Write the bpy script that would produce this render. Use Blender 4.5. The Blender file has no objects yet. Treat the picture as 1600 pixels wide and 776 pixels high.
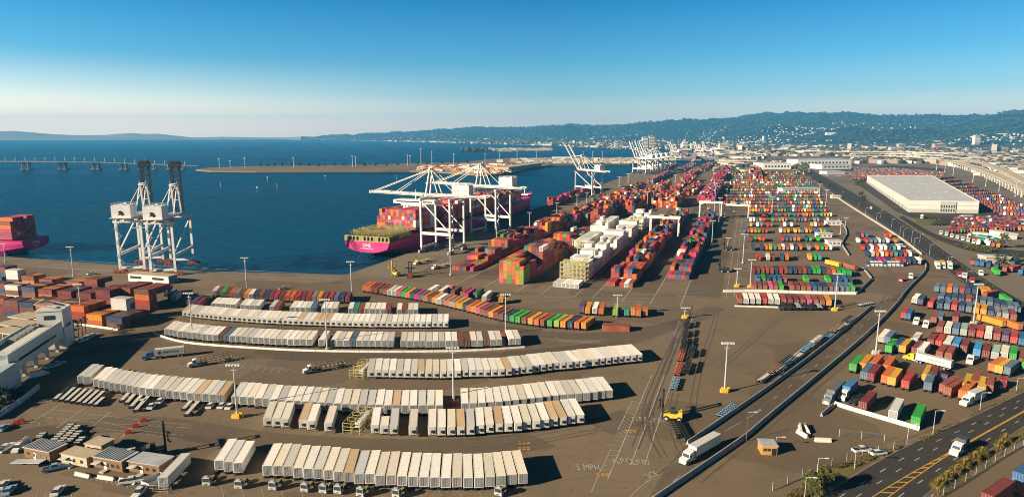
import bpy, bmesh, math, random
from mathutils import Vector, Matrix, noise as mnoise
R = math.radians
rng = random.Random(7)
scene = bpy.context.scene
col = scene.collection

# ------------------------------------------------------------------ camera
F, HOR, H = 1000.0, 211.0, 88.0          # focal length in photo pixels, horizon row, height above the yard in metres
TILT = math.atan((388 - HOR) / F)
ST, CT = math.sin(TILT), math.cos(TILT)
cam_data = bpy.data.cameras.new("camera")
cam = bpy.data.objects.new("camera", cam_data)
col.objects.link(cam)
cam.location = (0, 0, H)
cam.rotation_euler = (math.pi / 2 - TILT, 0, 0)
cam_data.sensor_width = 36.0
cam_data.lens = 36.0 * F / 1600.0
cam_data.clip_start = 1.0
cam_data.clip_end = 120000.0
scene.camera = cam

# ------------------------------------------------------------------ daylight
SUN_EL = R(21.0)
SD = Vector((-0.895, -0.445, 0)).normalized()
world = bpy.data.worlds.new("World")
scene.world = world
world.use_nodes = True
wt = world.node_tree
bg = wt.nodes["Background"]
sky = wt.nodes.new("ShaderNodeTexSky")
sky.sky_type = 'NISHITA'
sky.sun_disc = False
sky.sun_elevation = SUN_EL
sky.sun_rotation = math.atan2(SD.x, SD.y)
sky.altitude = 90.0
sky.air_density = 1.0
sky.dust_density = 0.7
sky.ozone_density = 3.0
tcw = wt.nodes.new("ShaderNodeTexCoord")
sep = wt.nodes.new("ShaderNodeSeparateXYZ")
wt.links.new(tcw.outputs["Generated"], sep.inputs[0])
cr = wt.nodes.new("ShaderNodeValToRGB")                 # clear deep sky: pale at the horizon, dark blue overhead
STOPS = [(0.0, (1.0, 0.68, 0.55)), (0.016, (0.90, 0.59, 0.48)), (0.06, (0.30, 0.38, 0.42)), (0.11, (0.12, 0.30, 0.39)), (0.205, (0.0, 0.21, 0.335)), (0.32, (0.002, 0.030, 0.055)), (1.0, (0.0015, 0.012, 0.022))]
while len(cr.color_ramp.elements) < len(STOPS): cr.color_ramp.elements.new(0.5)
for el, (p_, c_) in zip(cr.color_ramp.elements, STOPS): el.position = p_; el.color = (*c_, 1)
wt.links.new(sep.outputs[2], cr.inputs[0])
az = wt.nodes.new("ShaderNodeMapRange")                 # a little brighter toward the sun's side
az.inputs[1].default_value = 0.05; az.inputs[2].default_value = -0.65; az.inputs[3].default_value = 1.0; az.inputs[4].default_value = 1.45
wt.links.new(sep.outputs[0], az.inputs[0])
m1 = wt.nodes.new("ShaderNodeVectorMath"); m1.operation = 'MULTIPLY'
wt.links.new(sky.outputs[0], m1.inputs[0]); wt.links.new(cr.outputs[0], m1.inputs[1])
m2 = wt.nodes.new("ShaderNodeVectorMath"); m2.operation = 'SCALE'
wt.links.new(m1.outputs[0], m2.inputs[0]); wt.links.new(az.outputs[0], m2.inputs["Scale"])
def wmath(op, a, b):
    n_ = wt.nodes.new("ShaderNodeMath"); n_.operation = op; n_.use_clamp = True
    for k, x in enumerate((a, b)):
        if isinstance(x, (int, float)): n_.inputs[k].default_value = x
        else: wt.links.new(x, n_.inputs[k])
    return n_.outputs[0]
gz = wt.nodes.new("ShaderNodeMapRange"); gz.interpolation_type = 'SMOOTHSTEP'
gz.inputs[1].default_value = 0.11; gz.inputs[2].default_value = 0.0
wt.links.new(sep.outputs[2], gz.inputs[0])
gx = wt.nodes.new("ShaderNodeMapRange"); gx.interpolation_type = 'SMOOTHSTEP'
gx.inputs[1].default_value = 0.15; gx.inputs[2].default_value = -0.75
wt.links.new(sep.outputs[0], gx.inputs[0])
glow = wt.nodes.new("ShaderNodeVectorMath"); glow.operation = 'SCALE'         # whitish sea air low on the sun's side
glow.inputs[0].default_value = (3.8, 2.7, 1.5)
wt.links.new(wmath('MULTIPLY', gz.outputs[0], gx.outputs[0]), glow.inputs["Scale"])
m3 = wt.nodes.new("ShaderNodeVectorMath"); m3.operation = 'ADD'
wt.links.new(m2.outputs[0], m3.inputs[0]); wt.links.new(glow.outputs[0], m3.inputs[1])
wt.links.new(m3.outputs[0], bg.inputs[0])
bg.inputs[1].default_value = 0.13
sun_data = bpy.data.lights.new("sun", 'SUN')
sun = bpy.data.objects.new("sun", sun_data)
col.objects.link(sun)
sun_data.energy = 5.0
sun_data.angle = R(0.5)
sun_data.color = (1.0, 0.83, 0.60)
sdir = Vector((SD.x * math.cos(SUN_EL), SD.y * math.cos(SUN_EL), math.sin(SUN_EL)))
sun.rotation_euler = (-sdir).to_track_quat('-Z', 'Y').to_euler()
sun.location = (0, 0, 400)

scene.view_settings.view_transform = 'Standard'
scene.view_settings.look = 'None'
scene.view_settings.exposure = 1.3
scene.view_settings.gamma = 1.0
scene.view_settings.use_curve_mapping = False
scene.render.engine = 'CYCLES'
cy = scene.cycles
cy.use_denoising = True
try:
    cy.denoiser = 'OPENIMAGEDENOISE'
except Exception:
    pass
cy.max_bounces = 5
cy.diffuse_bounces = 1
cy.glossy_bounces = 2
cy.transmission_bounces = 2
cy.volume_bounces = 0
cy.transparent_max_bounces = 4
cy.caustics_reflective = False
cy.caustics_refractive = False
cy.use_adaptive_sampling = True
cy.filter_width = 1.0

# ------------------------------------------------------------------ placing: a photo pixel to a point of the ground
def G(px, py, z=0.0):
    a, b = px - 800.0, 388.0 - py
    fw, dn = F * CT + b * ST, F * ST - b * CT
    t = (H - z) / dn
    return Vector((a * t, fw * t, z))
def ZAT(py, Y):                                  # height of the thing seen in row py at ground distance Y
    b = 388.0 - py
    return H - (F * ST - b * CT) * Y / (F * CT + b * ST)
def XAT(px, Y, z=0.0):
    return (px - 800.0) * (Y * CT - (z - H) * ST) / F
def PXM(p):                                      # photo pixels per metre at a point
    return F / max(1.0, p.y * CT - (p.z - H) * ST)
QA = math.atan2(372.0, F / CT)                   # heading of the long quay
QU = Vector((math.sin(QA), math.cos(QA), 0)); QV = Vector((math.cos(QA), -math.sin(QA), 0))
QO = G(540, 429)
def Q(u, v, z=0.0):
    p = QO + QU * u + QV * v
    return Vector((p.x, p.y, z))
def UV(px, py, z=0.0):
    d = G(px, py, z) - QO
    return d.x * QU.x + d.y * QU.y, d.x * QV.x + d.y * QV.y
def heading(px, py, slope, z=0.0):               # ground heading of an edge leaning by slope (dx per row upwards)
    d = G(px + slope * 4, py - 4, z) - G(px, py, z)
    return math.atan2(d.x, d.y)

# ------------------------------------------------------------------ tagging
def tag(o, label=None, cat=None, group=None, kind=None):
    if label: o["label"] = label
    if cat: o["category"] = cat
    if group: o["group"] = group
    if kind: o["kind"] = kind
    return o
def empty(name, loc=(0, 0, 0), rz=0.0):
    o = bpy.data.objects.new(name, None)
    o.empty_display_size = 1.0
    o.location = loc
    o.rotation_euler = (0, 0, rz)
    col.objects.link(o)
    return o
def copy_tree(o, parent=None):
    c = o.copy()
    col.objects.link(c)
    if parent is not None: c.parent = parent
    for ch in o.children:
        copy_tree(ch, c)
    return c
ORD = ["", "first", "second", "third", "fourth", "fifth", "sixth", "seventh", "eighth", "ninth", "tenth", "eleventh", "twelfth",
       "thirteenth", "fourteenth", "fifteenth", "sixteenth", "seventeenth", "eighteenth", "nineteenth"]
TENS = {20: ("twentieth", "twenty"), 30: ("thirtieth", "thirty"), 40: ("fortieth", "forty"), 50: ("fiftieth", "fifty"), 60: ("sixtieth", "sixty"), 70: ("seventieth", "seventy")}
def nth(n):
    if n < 20: return ORD[n]
    t = n // 10 * 10
    return TENS[t][0] if n == t else TENS[t][1] + "-" + ORD[n - t]

# ------------------------------------------------------------------ mesh collector
class MB:
    def __init__(s):
        s.v, s.f, s.c, s.m = [], [], [], []
    def face(s, pts, c=None, m=0):
        i = len(s.v)
        s.v.extend(tuple(p) for p in pts)
        s.f.append(tuple(range(i, i + len(pts))))
        s.c.append(c); s.m.append(m)
    def hexa(s, b, t, c=None, m=0, bottom=True):
        i = len(s.v)
        s.v.extend(tuple(p) for p in b); s.v.extend(tuple(p) for p in t)
        n = len(b)
        fs = [tuple(i + n + k for k in range(n))]
        if bottom: fs.append(tuple(i + k for k in reversed(range(n))))
        for k in range(n):
            k2 = (k + 1) % n
            fs.append((i + k, i + k2, i + n + k2, i + n + k))
        s.f.extend(fs); s.c.extend([c] * len(fs)); s.m.extend([m] * len(fs))
    def box(s, cx, cy_, z0, sx, sy, sz, rot=0.0, c=None, m=0, bottom=True):
        ca, sa = math.cos(rot), math.sin(rot)
        q = []
        for x, y in ((-sx / 2, -sy / 2), (sx / 2, -sy / 2), (sx / 2, sy / 2), (-sx / 2, sy / 2)):
            q.append((cx + x * ca - y * sa, cy_ + x * sa + y * ca))
        s.hexa([(x, y, z0) for x, y in q], [(x, y, z0 + sz) for x, y in q], c, m, bottom)
    def prism(s, poly, z0, z1, c=None, m=0):
        s.hexa([(p[0], p[1], z0) for p in poly], [(p[0], p[1], z1) for p in poly], c, m)
    def beam(s, p, q, w, h=None, c=None, m=0):
        p, q = Vector(p), Vector(q); h = h or w
        d = (q - p).normalized()
        up = Vector((0, 0, 1)) if abs(d.z) < 0.95 else Vector((0, 1, 0))
        a = d.cross(up).normalized(); b = a.cross(d).normalized()
        cs = [(-w / 2, -h / 2), (w / 2, -h / 2), (w / 2, h / 2), (-w / 2, h / 2)]
        s.hexa([p + a * x + b * y for x, y in cs], [q + a * x + b * y for x, y in cs], c, m)
    def tube(s, p, q, r, n=8, r2=None, c=None, m=0):
        p, q = Vector(p), Vector(q); r2 = r if r2 is None else r2
        d = (q - p).normalized()
        up = Vector((0, 0, 1)) if abs(d.z) < 0.95 else Vector((0, 1, 0))
        a = d.cross(up).normalized(); b = a.cross(d).normalized()
        A = [(math.cos(2 * math.pi * k / n), math.sin(2 * math.pi * k / n)) for k in range(n)]
        s.hexa([p + a * x * r + b * y * r for x, y in A], [q + a * x * r2 + b * y * r2 for x, y in A], c, m)
    def blob(s, p, r, c=None, m=0, jit=0.25, squash=1.0, rnd=rng):
        i = len(s.v)
        t = (1 + 5 ** 0.5) / 2
        V = [(-1, t, 0), (1, t, 0), (-1, -t, 0), (1, -t, 0), (0, -1, t), (0, 1, t), (0, -1, -t), (0, 1, -t), (t, 0, -1), (t, 0, 1), (-t, 0, -1), (-t, 0, 1)]
        FZ = [(0, 11, 5), (0, 5, 1), (0, 1, 7), (0, 7, 10), (0, 10, 11), (1, 5, 9), (5, 11, 4), (11, 10, 2), (10, 7, 6), (7, 1, 8), (3, 9, 4), (3, 4, 2), (3, 2, 6), (3, 6, 8), (3, 8, 9), (4, 9, 5), (2, 4, 11), (6, 2, 10), (8, 6, 7), (9, 8, 1)]
        for x, y, z in V:
            k = r / 1.9 * (1 + rnd.uniform(-jit, jit))
            s.v.append((p[0] + x * k, p[1] + y * k, p[2] + z * k * squash))
        for f in FZ:
            s.f.append(tuple(i + a for a in f)); s.c.append(c); s.m.append(m)
    def wheel(s, cx, cy_, cz, r, w, c=None, m=0, n=12):
        s.tube((cx - w / 2, cy_, cz), (cx + w / 2, cy_, cz), r, n, c=c, m=m)
    def mesh(s, name, mats):
        me = bpy.data.meshes.new(name)
        me.from_pydata(s.v, [], s.f)
        if not isinstance(mats, (list, tuple)): mats = [mats]
        for mt in mats: me.materials.append(mt)
        if len(mats) > 1: me.polygons.foreach_set("material_index", s.m)
        if any(c is not None for c in s.c):
            at = me.color_attributes.new("Col", 'FLOAT_COLOR', 'CORNER')
            buf = []
            for f, c in zip(s.f, s.c):
                c = c or (0.5, 0.5, 0.5)
                buf.extend((c[0], c[1], c[2], 1.0) * len(f))
            at.data.foreach_set("color", buf)
        me.update()
        return me
    def build(s, name, mats, parent=None, loc=(0, 0, 0), rz=0.0):
        o = bpy.data.objects.new(name, s.mesh(name, mats))
        o.location = loc
        o.rotation_euler = (0, 0, rz)
        if parent is not None: o.parent = parent
        col.objects.link(o)
        return o

# ------------------------------------------------------------------ materials
def nodes_of(m):
    m.use_nodes = True
    nt = m.node_tree
    return nt, nt.nodes["Principled BSDF"]
def mixc(nt, fac, a, b, mode='MIX'):
    n = nt.nodes.new("ShaderNodeMix"); n.data_type = 'RGBA'; n.blend_type = mode
    for sock, val in ((n.inputs[0], fac), (n.inputs[6], a), (n.inputs[7], b)):
        if hasattr(val, "is_linked") or isinstance(val, bpy.types.NodeSocket): nt.links.new(val, sock)
        elif isinstance(val, (int, float)): sock.default_value = val
        else: sock.default_value = (val[0], val[1], val[2], 1)
    return n.outputs[2]
def noise_tex(nt, vec, scale, detail=4.0, rough=0.6):
    n = nt.nodes.new("ShaderNodeTexNoise")
    n.inputs["Scale"].default_value = scale; n.inputs["Detail"].default_value = detail; n.inputs["Roughness"].default_value = rough
    if vec is not None: nt.links.new(vec, n.inputs["Vector"])
    return n.outputs["Fac"]
def ramp(nt, fac, lo, hi):
    n = nt.nodes.new("ShaderNodeMapRange")
    n.inputs[1].default_value = lo; n.inputs[2].default_value = hi
    n.inputs[3].default_value = 0; n.inputs[4].default_value = 1
    nt.links.new(fac, n.inputs[0])
    return n.outputs[0]
def coords(nt, kind="Object", scale=None):
    n = nt.nodes.new("ShaderNodeTexCoord")
    o = n.outputs[kind]
    if scale is not None:
        mp = nt.nodes.new("ShaderNodeMapping")
        mp.inputs["Scale"].default_value = scale
        nt.links.new(o, mp.inputs[0]); o = mp.outputs[0]
    return o
MATS = {}
def mat(name, c, rough=0.65, metal=0.0, wear=0.25, scale=0.6, c2=None, spec=0.4):
    if name in MATS: return MATS[name]
    m = bpy.data.materials.new(name)
    nt, b = nodes_of(m)
    v = coords(nt)
    f = ramp(nt, noise_tex(nt, v, scale, 5, 0.65), 0.35, 0.68)
    c2 = c2 or tuple(x * (1 - wear) for x in c)
    nt.links.new(mixc(nt, f, c, c2), b.inputs["Base Color"])
    b.inputs["Roughness"].default_value = rough
    b.inputs["Metallic"].default_value = metal
    b.inputs["Specular IOR Level"].default_value = spec
    MATS[name] = m
    return m
def mat_varied(name, source, rough=0.55, grime=(0.10, 0.075, 0.055), amount=0.40):
    """paint whose colour comes from each object (source 'object') or from each piece of a merged mesh ('Col')"""
    m = bpy.data.materials.new(name)
    nt, b = nodes_of(m)
    if source == 'object':
        oi = nt.nodes.new("ShaderNodeObjectInfo"); base = oi.outputs["Color"]
        tc = coords(nt)
        ad = nt.nodes.new("ShaderNodeVectorMath"); ad.operation = 'ADD'
        sc_ = nt.nodes.new("ShaderNodeVectorMath"); sc_.operation = 'SCALE'
        cb = nt.nodes.new("ShaderNodeCombineXYZ")
        for k in range(3): nt.links.new(oi.outputs["Random"], cb.inputs[k])
        nt.links.new(cb.outputs[0], sc_.inputs[0]); sc_.inputs["Scale"].default_value = 90.0
        nt.links.new(tc, ad.inputs[0]); nt.links.new(sc_.outputs[0], ad.inputs[1])
        vec = ad.outputs[0]
    else:
        at = nt.nodes.new("ShaderNodeAttribute"); at.attribute_name = "Col"; base = at.outputs["Color"]
        vec = coords(nt)
    f1 = ramp(nt, noise_tex(nt, vec, 0.35, 5, 0.7), 0.42, 0.75)
    f2 = ramp(nt, noise_tex(nt, vec, 2.2, 3, 0.6), 0.52, 0.72)
    pale = mixc(nt, 0.12, base, (0.46, 0.38, 0.28))
    c1 = mixc(nt, f1, base, pale)
    mul = nt.nodes.new("ShaderNodeMath"); mul.operation = 'MULTIPLY'; nt.links.new(f2, mul.inputs[0]); mul.inputs[1].default_value = amount
    nt.links.new(mixc(nt, mul.outputs[0], c1, mixc(nt, 0.6, base, grime)), b.inputs["Base Color"])
    b.inputs["Roughness"].default_value = rough
    b.inputs["Specular IOR Level"].default_value = 0.3
    return m
M_BOX = mat_varied("container_paint", 'object')
M_BOXS = mat_varied("container_paint_mixed", 'Col')
M_FAR = mat_varied("far_walls", 'Col', 0.8, amount=0.2)
M_WHITE = mat("white_steel", (0.60, 0.59, 0.565), 0.5, wear=0.28, scale=0.25)
M_DARK = mat("dark_steel", (0.016, 0.016, 0.018), 0.6)
M_TYRE = mat("tyre", (0.018, 0.018, 0.02), 0.85)
M_GREY = mat("grey_steel", (0.33, 0.34, 0.35), 0.5)
M_GALV = mat("galvanised_steel", (0.52, 0.53, 0.53), 0.45, 0.3)
M_YEL = mat("yellow_paint", (0.68, 0.45, 0.04), 0.55)
M_REDB = mat("red_oxide_paint", (0.30, 0.06, 0.03), 0.65)
M_GLASS = mat("window_glass", (0.03, 0.045, 0.06), 0.1, spec=0.8)
M_CONC = mat("concrete", (0.46, 0.43, 0.38), 0.85, scale=0.3)
M_MAG = mat("magenta_hull", (0.50, 0.02, 0.16), 0.45, wear=0.2, scale=0.08)
M_BLK = mat("black_mark", (0.012, 0.012, 0.02), 0.6)
M_LINE = mat("road_paint_white", (0.42, 0.40, 0.36), 0.8, wear=0.5, scale=0.5)
M_LINEY = mat("road_paint_yellow", (0.52, 0.29, 0.03), 0.8, wear=0.4, scale=0.5)
M_RUST = mat("rusty_steel", (0.17, 0.075, 0.04), 0.8)
def ground_mat(name, c1, c2, s1, c3=None, s2=0.08, rough=0.9, stains=0.0, streak=None):
    m = bpy.data.materials.new(name)
    nt, b = nodes_of(m)
    v = coords(nt)
    a = ramp(nt, noise_tex(nt, v, s1, 8, 0.65), 0.3, 0.72)
    k = mixc(nt, a, c1, c2)
    if c3:
        k = mixc(nt, ramp(nt, noise_tex(nt, v, s2, 6, 0.7), 0.5, 0.72), k, c3)
    g = ramp(nt, noise_tex(nt, v, 1.3, 3, 0.8), 0.3, 0.8)
    k = mixc(nt, 0.35, k, mixc(nt, g, c1, c2))
    if stains:
        dark = tuple(x * 0.34 for x in c1)
        f = ramp(nt, noise_tex(nt, v, 0.22, 5, 0.72), 0.60, 0.76)
        mu = nt.nodes.new("ShaderNodeMath"); mu.operation = 'MULTIPLY'; nt.links.new(f, mu.inputs[0]); mu.inputs[1].default_value = stains
        k = mixc(nt, mu.outputs[0], k, dark)
        vo = nt.nodes.new("ShaderNodeTexVoronoi"); vo.feature = 'DISTANCE_TO_EDGE'; vo.inputs["Scale"].default_value = 0.055      # joints and sealed cracks
        wv = nt.nodes.new("ShaderNodeVectorMath"); wv.operation = 'ADD'
        nz_ = nt.nodes.new("ShaderNodeTexNoise"); nz_.inputs["Scale"].default_value = 0.12; nt.links.new(v, nz_.inputs["Vector"])
        sc_ = nt.nodes.new("ShaderNodeVectorMath"); sc_.operation = 'SCALE'; sc_.inputs["Scale"].default_value = 9.0; nt.links.new(nz_.outputs["Color"], sc_.inputs[0])
        nt.links.new(v, wv.inputs[0]); nt.links.new(sc_.outputs[0], wv.inputs[1]); nt.links.new(wv.outputs[0], vo.inputs["Vector"])
        cf = ramp(nt, vo.outputs["Distance"], 0.016, 0.005)
        mu2 = nt.nodes.new("ShaderNodeMath"); mu2.operation = 'MULTIPLY'; nt.links.new(cf, mu2.inputs[0]); mu2.inputs[1].default_value = stains * 0.30
        k = mixc(nt, mu2.outputs[0], k, dark)
        # resurfaced rectangles of slightly other asphalt
        mp = nt.nodes.new("ShaderNodeMapping"); mp.inputs["Rotation"].default_value = (0, 0, 0.349); nt.links.new(v, mp.inputs[0])
        vb = nt.nodes.new("ShaderNodeTexVoronoi"); vb.distance = 'CHEBYCHEV'; vb.inputs["Scale"].default_value = 0.028; nt.links.new(mp.outputs[0], vb.inputs["Vector"])
        sr = nt.nodes.new("ShaderNodeSeparateColor"); nt.links.new(vb.outputs["Color"], sr.inputs[0])
        pf = ramp(nt, sr.outputs[0], 0.62, 0.66)
        mu3 = nt.nodes.new("ShaderNodeMath"); mu3.operation = 'MULTIPLY'; nt.links.new(pf, mu3.inputs[0]); mu3.inputs[1].default_value = 0.42
        k = mixc(nt, mu3.outputs[0], k, tuple(x * 0.62 for x in c2))
        st_ = coords(nt, "Object", (0.035, 0.9, 1.0))
        mu4 = nt.nodes.new("ShaderNodeMath"); mu4.operation = 'MULTIPLY'; nt.links.new(ramp(nt, noise_tex(nt, st_, 0.8, 4, 0.7), 0.55, 0.75), mu4.inputs[0]); mu4.inputs[1].default_value = 0.35
        k = mixc(nt, mu4.outputs[0], k, tuple(x * 0.55 for x in c2))
    nt.links.new(k, b.inputs["Base Color"])
    b.inputs["Roughness"].default_value = rough
    b.inputs["Specular IOR Level"].default_value = 0.15
    bp = nt.nodes.new("ShaderNodeBump"); bp.inputs["Strength"].default_value = 0.25; bp.inputs["Distance"].default_value = 0.05
    nt.links.new(noise_tex(nt, v, 3.0, 4, 0.7), bp.inputs["Height"]); nt.links.new(bp.outputs[0], b.inputs["Normal"])
    return m
M_ASPH = ground_mat("yard_asphalt", (0.205, 0.153, 0.102), (0.145, 0.110, 0.076), 0.02, (0.105, 0.082, 0.060), 0.012, stains=1.0)
M_ASPD = ground_mat("dark_asphalt", (0.066, 0.054, 0.045), (0.050, 0.043, 0.038), 0.03, (0.085, 0.070, 0.055), 0.02, stains=0.5)
M_LANE = ground_mat("worn_lane", (0.140, 0.106, 0.073), (0.100, 0.079, 0.058), 0.03, (0.175, 0.130, 0.086), 0.03, stains=0.7)
M_ROAD = ground_mat("road_asphalt", (0.050, 0.046, 0.042), (0.036, 0.034, 0.032), 0.02, (0.064, 0.058, 0.050), 0.05)
M_DIRT = ground_mat("packed_dirt", (0.165, 0.125, 0.080), (0.125, 0.095, 0.063), 0.03, (0.21, 0.16, 0.10), 0.02)
M_LOT = ground_mat("dusty_lot", (0.185, 0.138, 0.088), (0.145, 0.108, 0.070), 0.03, (0.105, 0.085, 0.064), 0.015, stains=0.45)
M_CITY = ground_mat("city_ground", (0.20, 0.165, 0.125), (0.12, 0.105, 0.085), 0.006, (0.055, 0.065, 0.05), 0.004)
M_QUAY = ground_mat("quay_deck", (0.20, 0.16, 0.115), (0.14, 0.113, 0.085), 0.03, (0.09, 0.076, 0.062), 0.03)
M_SAND = ground_mat("shore_ground", (0.22, 0.16, 0.10), (0.13, 0.105, 0.07), 0.01, (0.07, 0.075, 0.05), 0.006)
M_GRASS = ground_mat("dry_grass", (0.16, 0.13, 0.05), (0.10, 0.10, 0.035), 0.05, (0.07, 0.08, 0.03), 0.05)
def water_mat():
    m = bpy.data.materials.new("bay_water"); m.use_nodes = True
    nt = m.node_tree
    nt.nodes.remove(nt.nodes["Principled BSDF"])
    out = [x for x in nt.nodes if x.type == 'OUTPUT_MATERIAL'][0]
    big = ramp(nt, noise_tex(nt, coords(nt, "Object", (0.22, 1.0, 1.0)), 0.0028, 5, 0.62), 0.36, 0.68)
    df = nt.nodes.new("ShaderNodeBsdfDiffuse"); gl_ = nt.nodes.new("ShaderNodeBsdfGlossy"); mx = nt.nodes.new("ShaderNodeMixShader"); fr = nt.nodes.new("ShaderNodeFresnel")
    nt.links.new(mixc(nt, big, (0.0004, 0.030, 0.062), (0.001, 0.052, 0.100)), df.inputs["Color"])
    gl_.inputs["Color"].default_value = (0.22, 0.55, 0.76, 1)
    rg = nt.nodes.new("ShaderNodeMapRange"); rg.inputs[3].default_value = 0.10; rg.inputs[4].default_value = 0.30
    nt.links.new(big, rg.inputs[0]); nt.links.new(rg.outputs[0], gl_.inputs["Roughness"])
    fr.inputs["IOR"].default_value = 1.22
    w1 = noise_tex(nt, coords(nt, "Object", (0.55, 1.0, 1.0)), 0.14, 6, 0.72)
    bp = nt.nodes.new("ShaderNodeBump"); bp.inputs["Strength"].default_value = 1.0; bp.inputs["Distance"].default_value = 3.4
    nt.links.new(w1, bp.inputs["Height"])
    bp2 = nt.nodes.new("ShaderNodeBump"); bp2.inputs["Strength"].default_value = 0.9; bp2.inputs["Distance"].default_value = 9.0
    nt.links.new(noise_tex(nt, coords(nt, "Object", (0.5, 1.0, 1.0)), 0.045, 4, 0.65), bp2.inputs["Height"]); nt.links.new(bp2.outputs[0], bp.inputs["Normal"])
    for n_ in (df, gl_, fr): nt.links.new(bp.outputs[0], n_.inputs["Normal"])
    nt.links.new(fr.outputs[0], mx.inputs[0]); nt.links.new(df.outputs[0], mx.inputs[1]); nt.links.new(gl_.outputs[0], mx.inputs[2]); nt.links.new(mx.outputs[0], out.inputs["Surface"])
    return m
M_WATER = water_mat()
def leaf_mat(name, c1, c2):
    m = bpy.data.materials.new(name)
    nt, b = nodes_of(m)
    f = ramp(nt, noise_tex(nt, coords(nt), 0.9, 4, 0.7), 0.3, 0.7)
    nt.links.new(mixc(nt, f, c1, c2), b.inputs["Base Color"])
    b.inputs["Roughness"].default_value = 0.7
    b.inputs["Specular IOR Level"].default_value = 0.2
    return m
M_LEAF = leaf_mat("tree_leaves", (0.055, 0.065, 0.014), (0.10, 0.095, 0.02))
M_LEAFD = leaf_mat("dark_leaves", (0.03, 0.045, 0.02), (0.055, 0.07, 0.03))
M_AGAVE = leaf_mat("spiky_leaves", (0.30, 0.20, 0.03), (0.16, 0.14, 0.03))
M_BARK = mat("bark", (0.09, 0.06, 0.04), 0.9)

# ------------------------------------------------------------------ curves and sheets
def smooth(pts, n=8):
    P = [Vector(p) for p in pts]
    out = []
    for i in range(len(P) - 1):
        a = P[i - 1] if i else P[i] * 2 - P[i + 1]
        b, c = P[i], P[i + 1]
        d = P[i + 2] if i + 2 < len(P) else P[i + 1] * 2 - P[i]
        for k in range(n):
            t = k / n
            out.append(0.5 * ((2 * b) + (c - a) * t + (2 * a - 5 * b + 4 * c - d) * t * t + (3 * b - a - 3 * c + d) * t ** 3))
    out.append(P[-1])
    return out
def gl(pts, z=0.0):
    return [G(x, y, z) for x, y in pts]
def structure(name, mb, m):
    return tag(mb.build(name, m), kind="structure")
def sheet(name, pts, z, m):
    mb = MB()
    mb.face([(p.x, p.y, z) for p in pts])
    return structure(name, mb, m)
def normals2(P):
    N = []
    for i in range(len(P)):
        a, b = P[max(0, i - 1)], P[min(len(P) - 1, i + 1)]
        d = Vector((b.x - a.x, b.y - a.y, 0)).normalized()
        N.append(Vector((d.y, -d.x, 0)))
    return N
def strip(mb, P, w, z, off=0.0):
    N = normals2(P)
    for i in range(len(P) - 1):
        a, b, c, d = P[i] + N[i] * (off - w / 2), P[i] + N[i] * (off + w / 2), P[i + 1] + N[i + 1] * (off + w / 2), P[i + 1] + N[i + 1] * (off - w / 2)
        mb.face([(q.x, q.y, z) for q in (a, b, c, d)])
def along(P, step, start=0.0):
    """points every step metres along a polyline, with direction"""
    out, need = [], start
    for i in range(len(P) - 1):
        d = P[i + 1] - P[i]; L = d.length
        if L < 1e-6: continue
        while need <= L:
            out.append((P[i] + d * (need / L), d / L)); need += step
        need -= L
    return out
def dashes(mb, P, step, length, w, z, off=0.0):
    for p, d in along(P, step):
        n = Vector((d.y, -d.x, 0)) * (w / 2); p = p + Vector((d.y, -d.x, 0)) * off
        q = p + d * length
        mb.face([(r.x, r.y, z) for r in (p - n, p + n, q + n, q - n)])

# ================================================================== SETTING
WATER_Z = -3.5
mb = MB()
n = 48
mb.face([(18600 * math.cos(2 * math.pi * k / n), 18600 * math.sin(2 * math.pi * k / n), WATER_Z) for k in range(n)])
structure("water", mb, M_WATER)

# --- land
BERTH = (G(540, 429) - G(0, 400)).normalized()                 # direction of the near (left) berth
left_far = G(0, 400) - BERTH * 1200
shore = gl([(839, 325.5), (988, 271), (1045, 260.5), (1117, 259), (1124, 250), (1140, 243), (1165, 238.5), (1175, 235.6), (1135, 234.6),
            (1032, 232.6), (960, 231.6), (860, 226.6), (800, 225.4), (690, 222.4), (620, 220.9), (560, 219.6), (480, 218.3)])
land = [left_far, G(0, 400), G(309, 423), G(540, 429)] + shore + [Vector((-4200, 17600, 0)), Vector((6000, 17600, 0)), Vector((16500, 8000, 0)), Vector((17500, -600, 0)), Vector((-1800, -600, 0)), Vector((-1800, left_far.y, 0))]
def slab(name, poly, z0, z1, m):
    mb = MB(); mb.prism(poly, z0, z1); return structure(name, mb, m)
slab("ground", land, -6, 0, M_CITY)
spit = gl([(306, 264.8), (330, 266.8), (400, 267.5), (640, 266.5), (678, 267.6), (743, 272), (761, 273.5), (781, 272), (800, 269), (826, 264), (862, 257.5), (913, 257),
           (944, 255.5), (985, 255.5), (1040, 251), (1112, 247.5), (1117, 244), (1108, 242), (1010, 242), (980, 246), (862, 246), (800, 247), (761, 249),
           (727, 253.5), (647, 255.2), (580, 257.6), (400, 259.7), (330, 262)])
slab("spit_ground", spit, -6, 0.4, M_SAND)
slab("breakwater_ground", gl([(720, 233.4), (735, 234.6), (800, 236), (862, 235.6), (862, 233.6), (800, 233), (728, 232.6)]), -6, 1.0, M_SAND)

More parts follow.
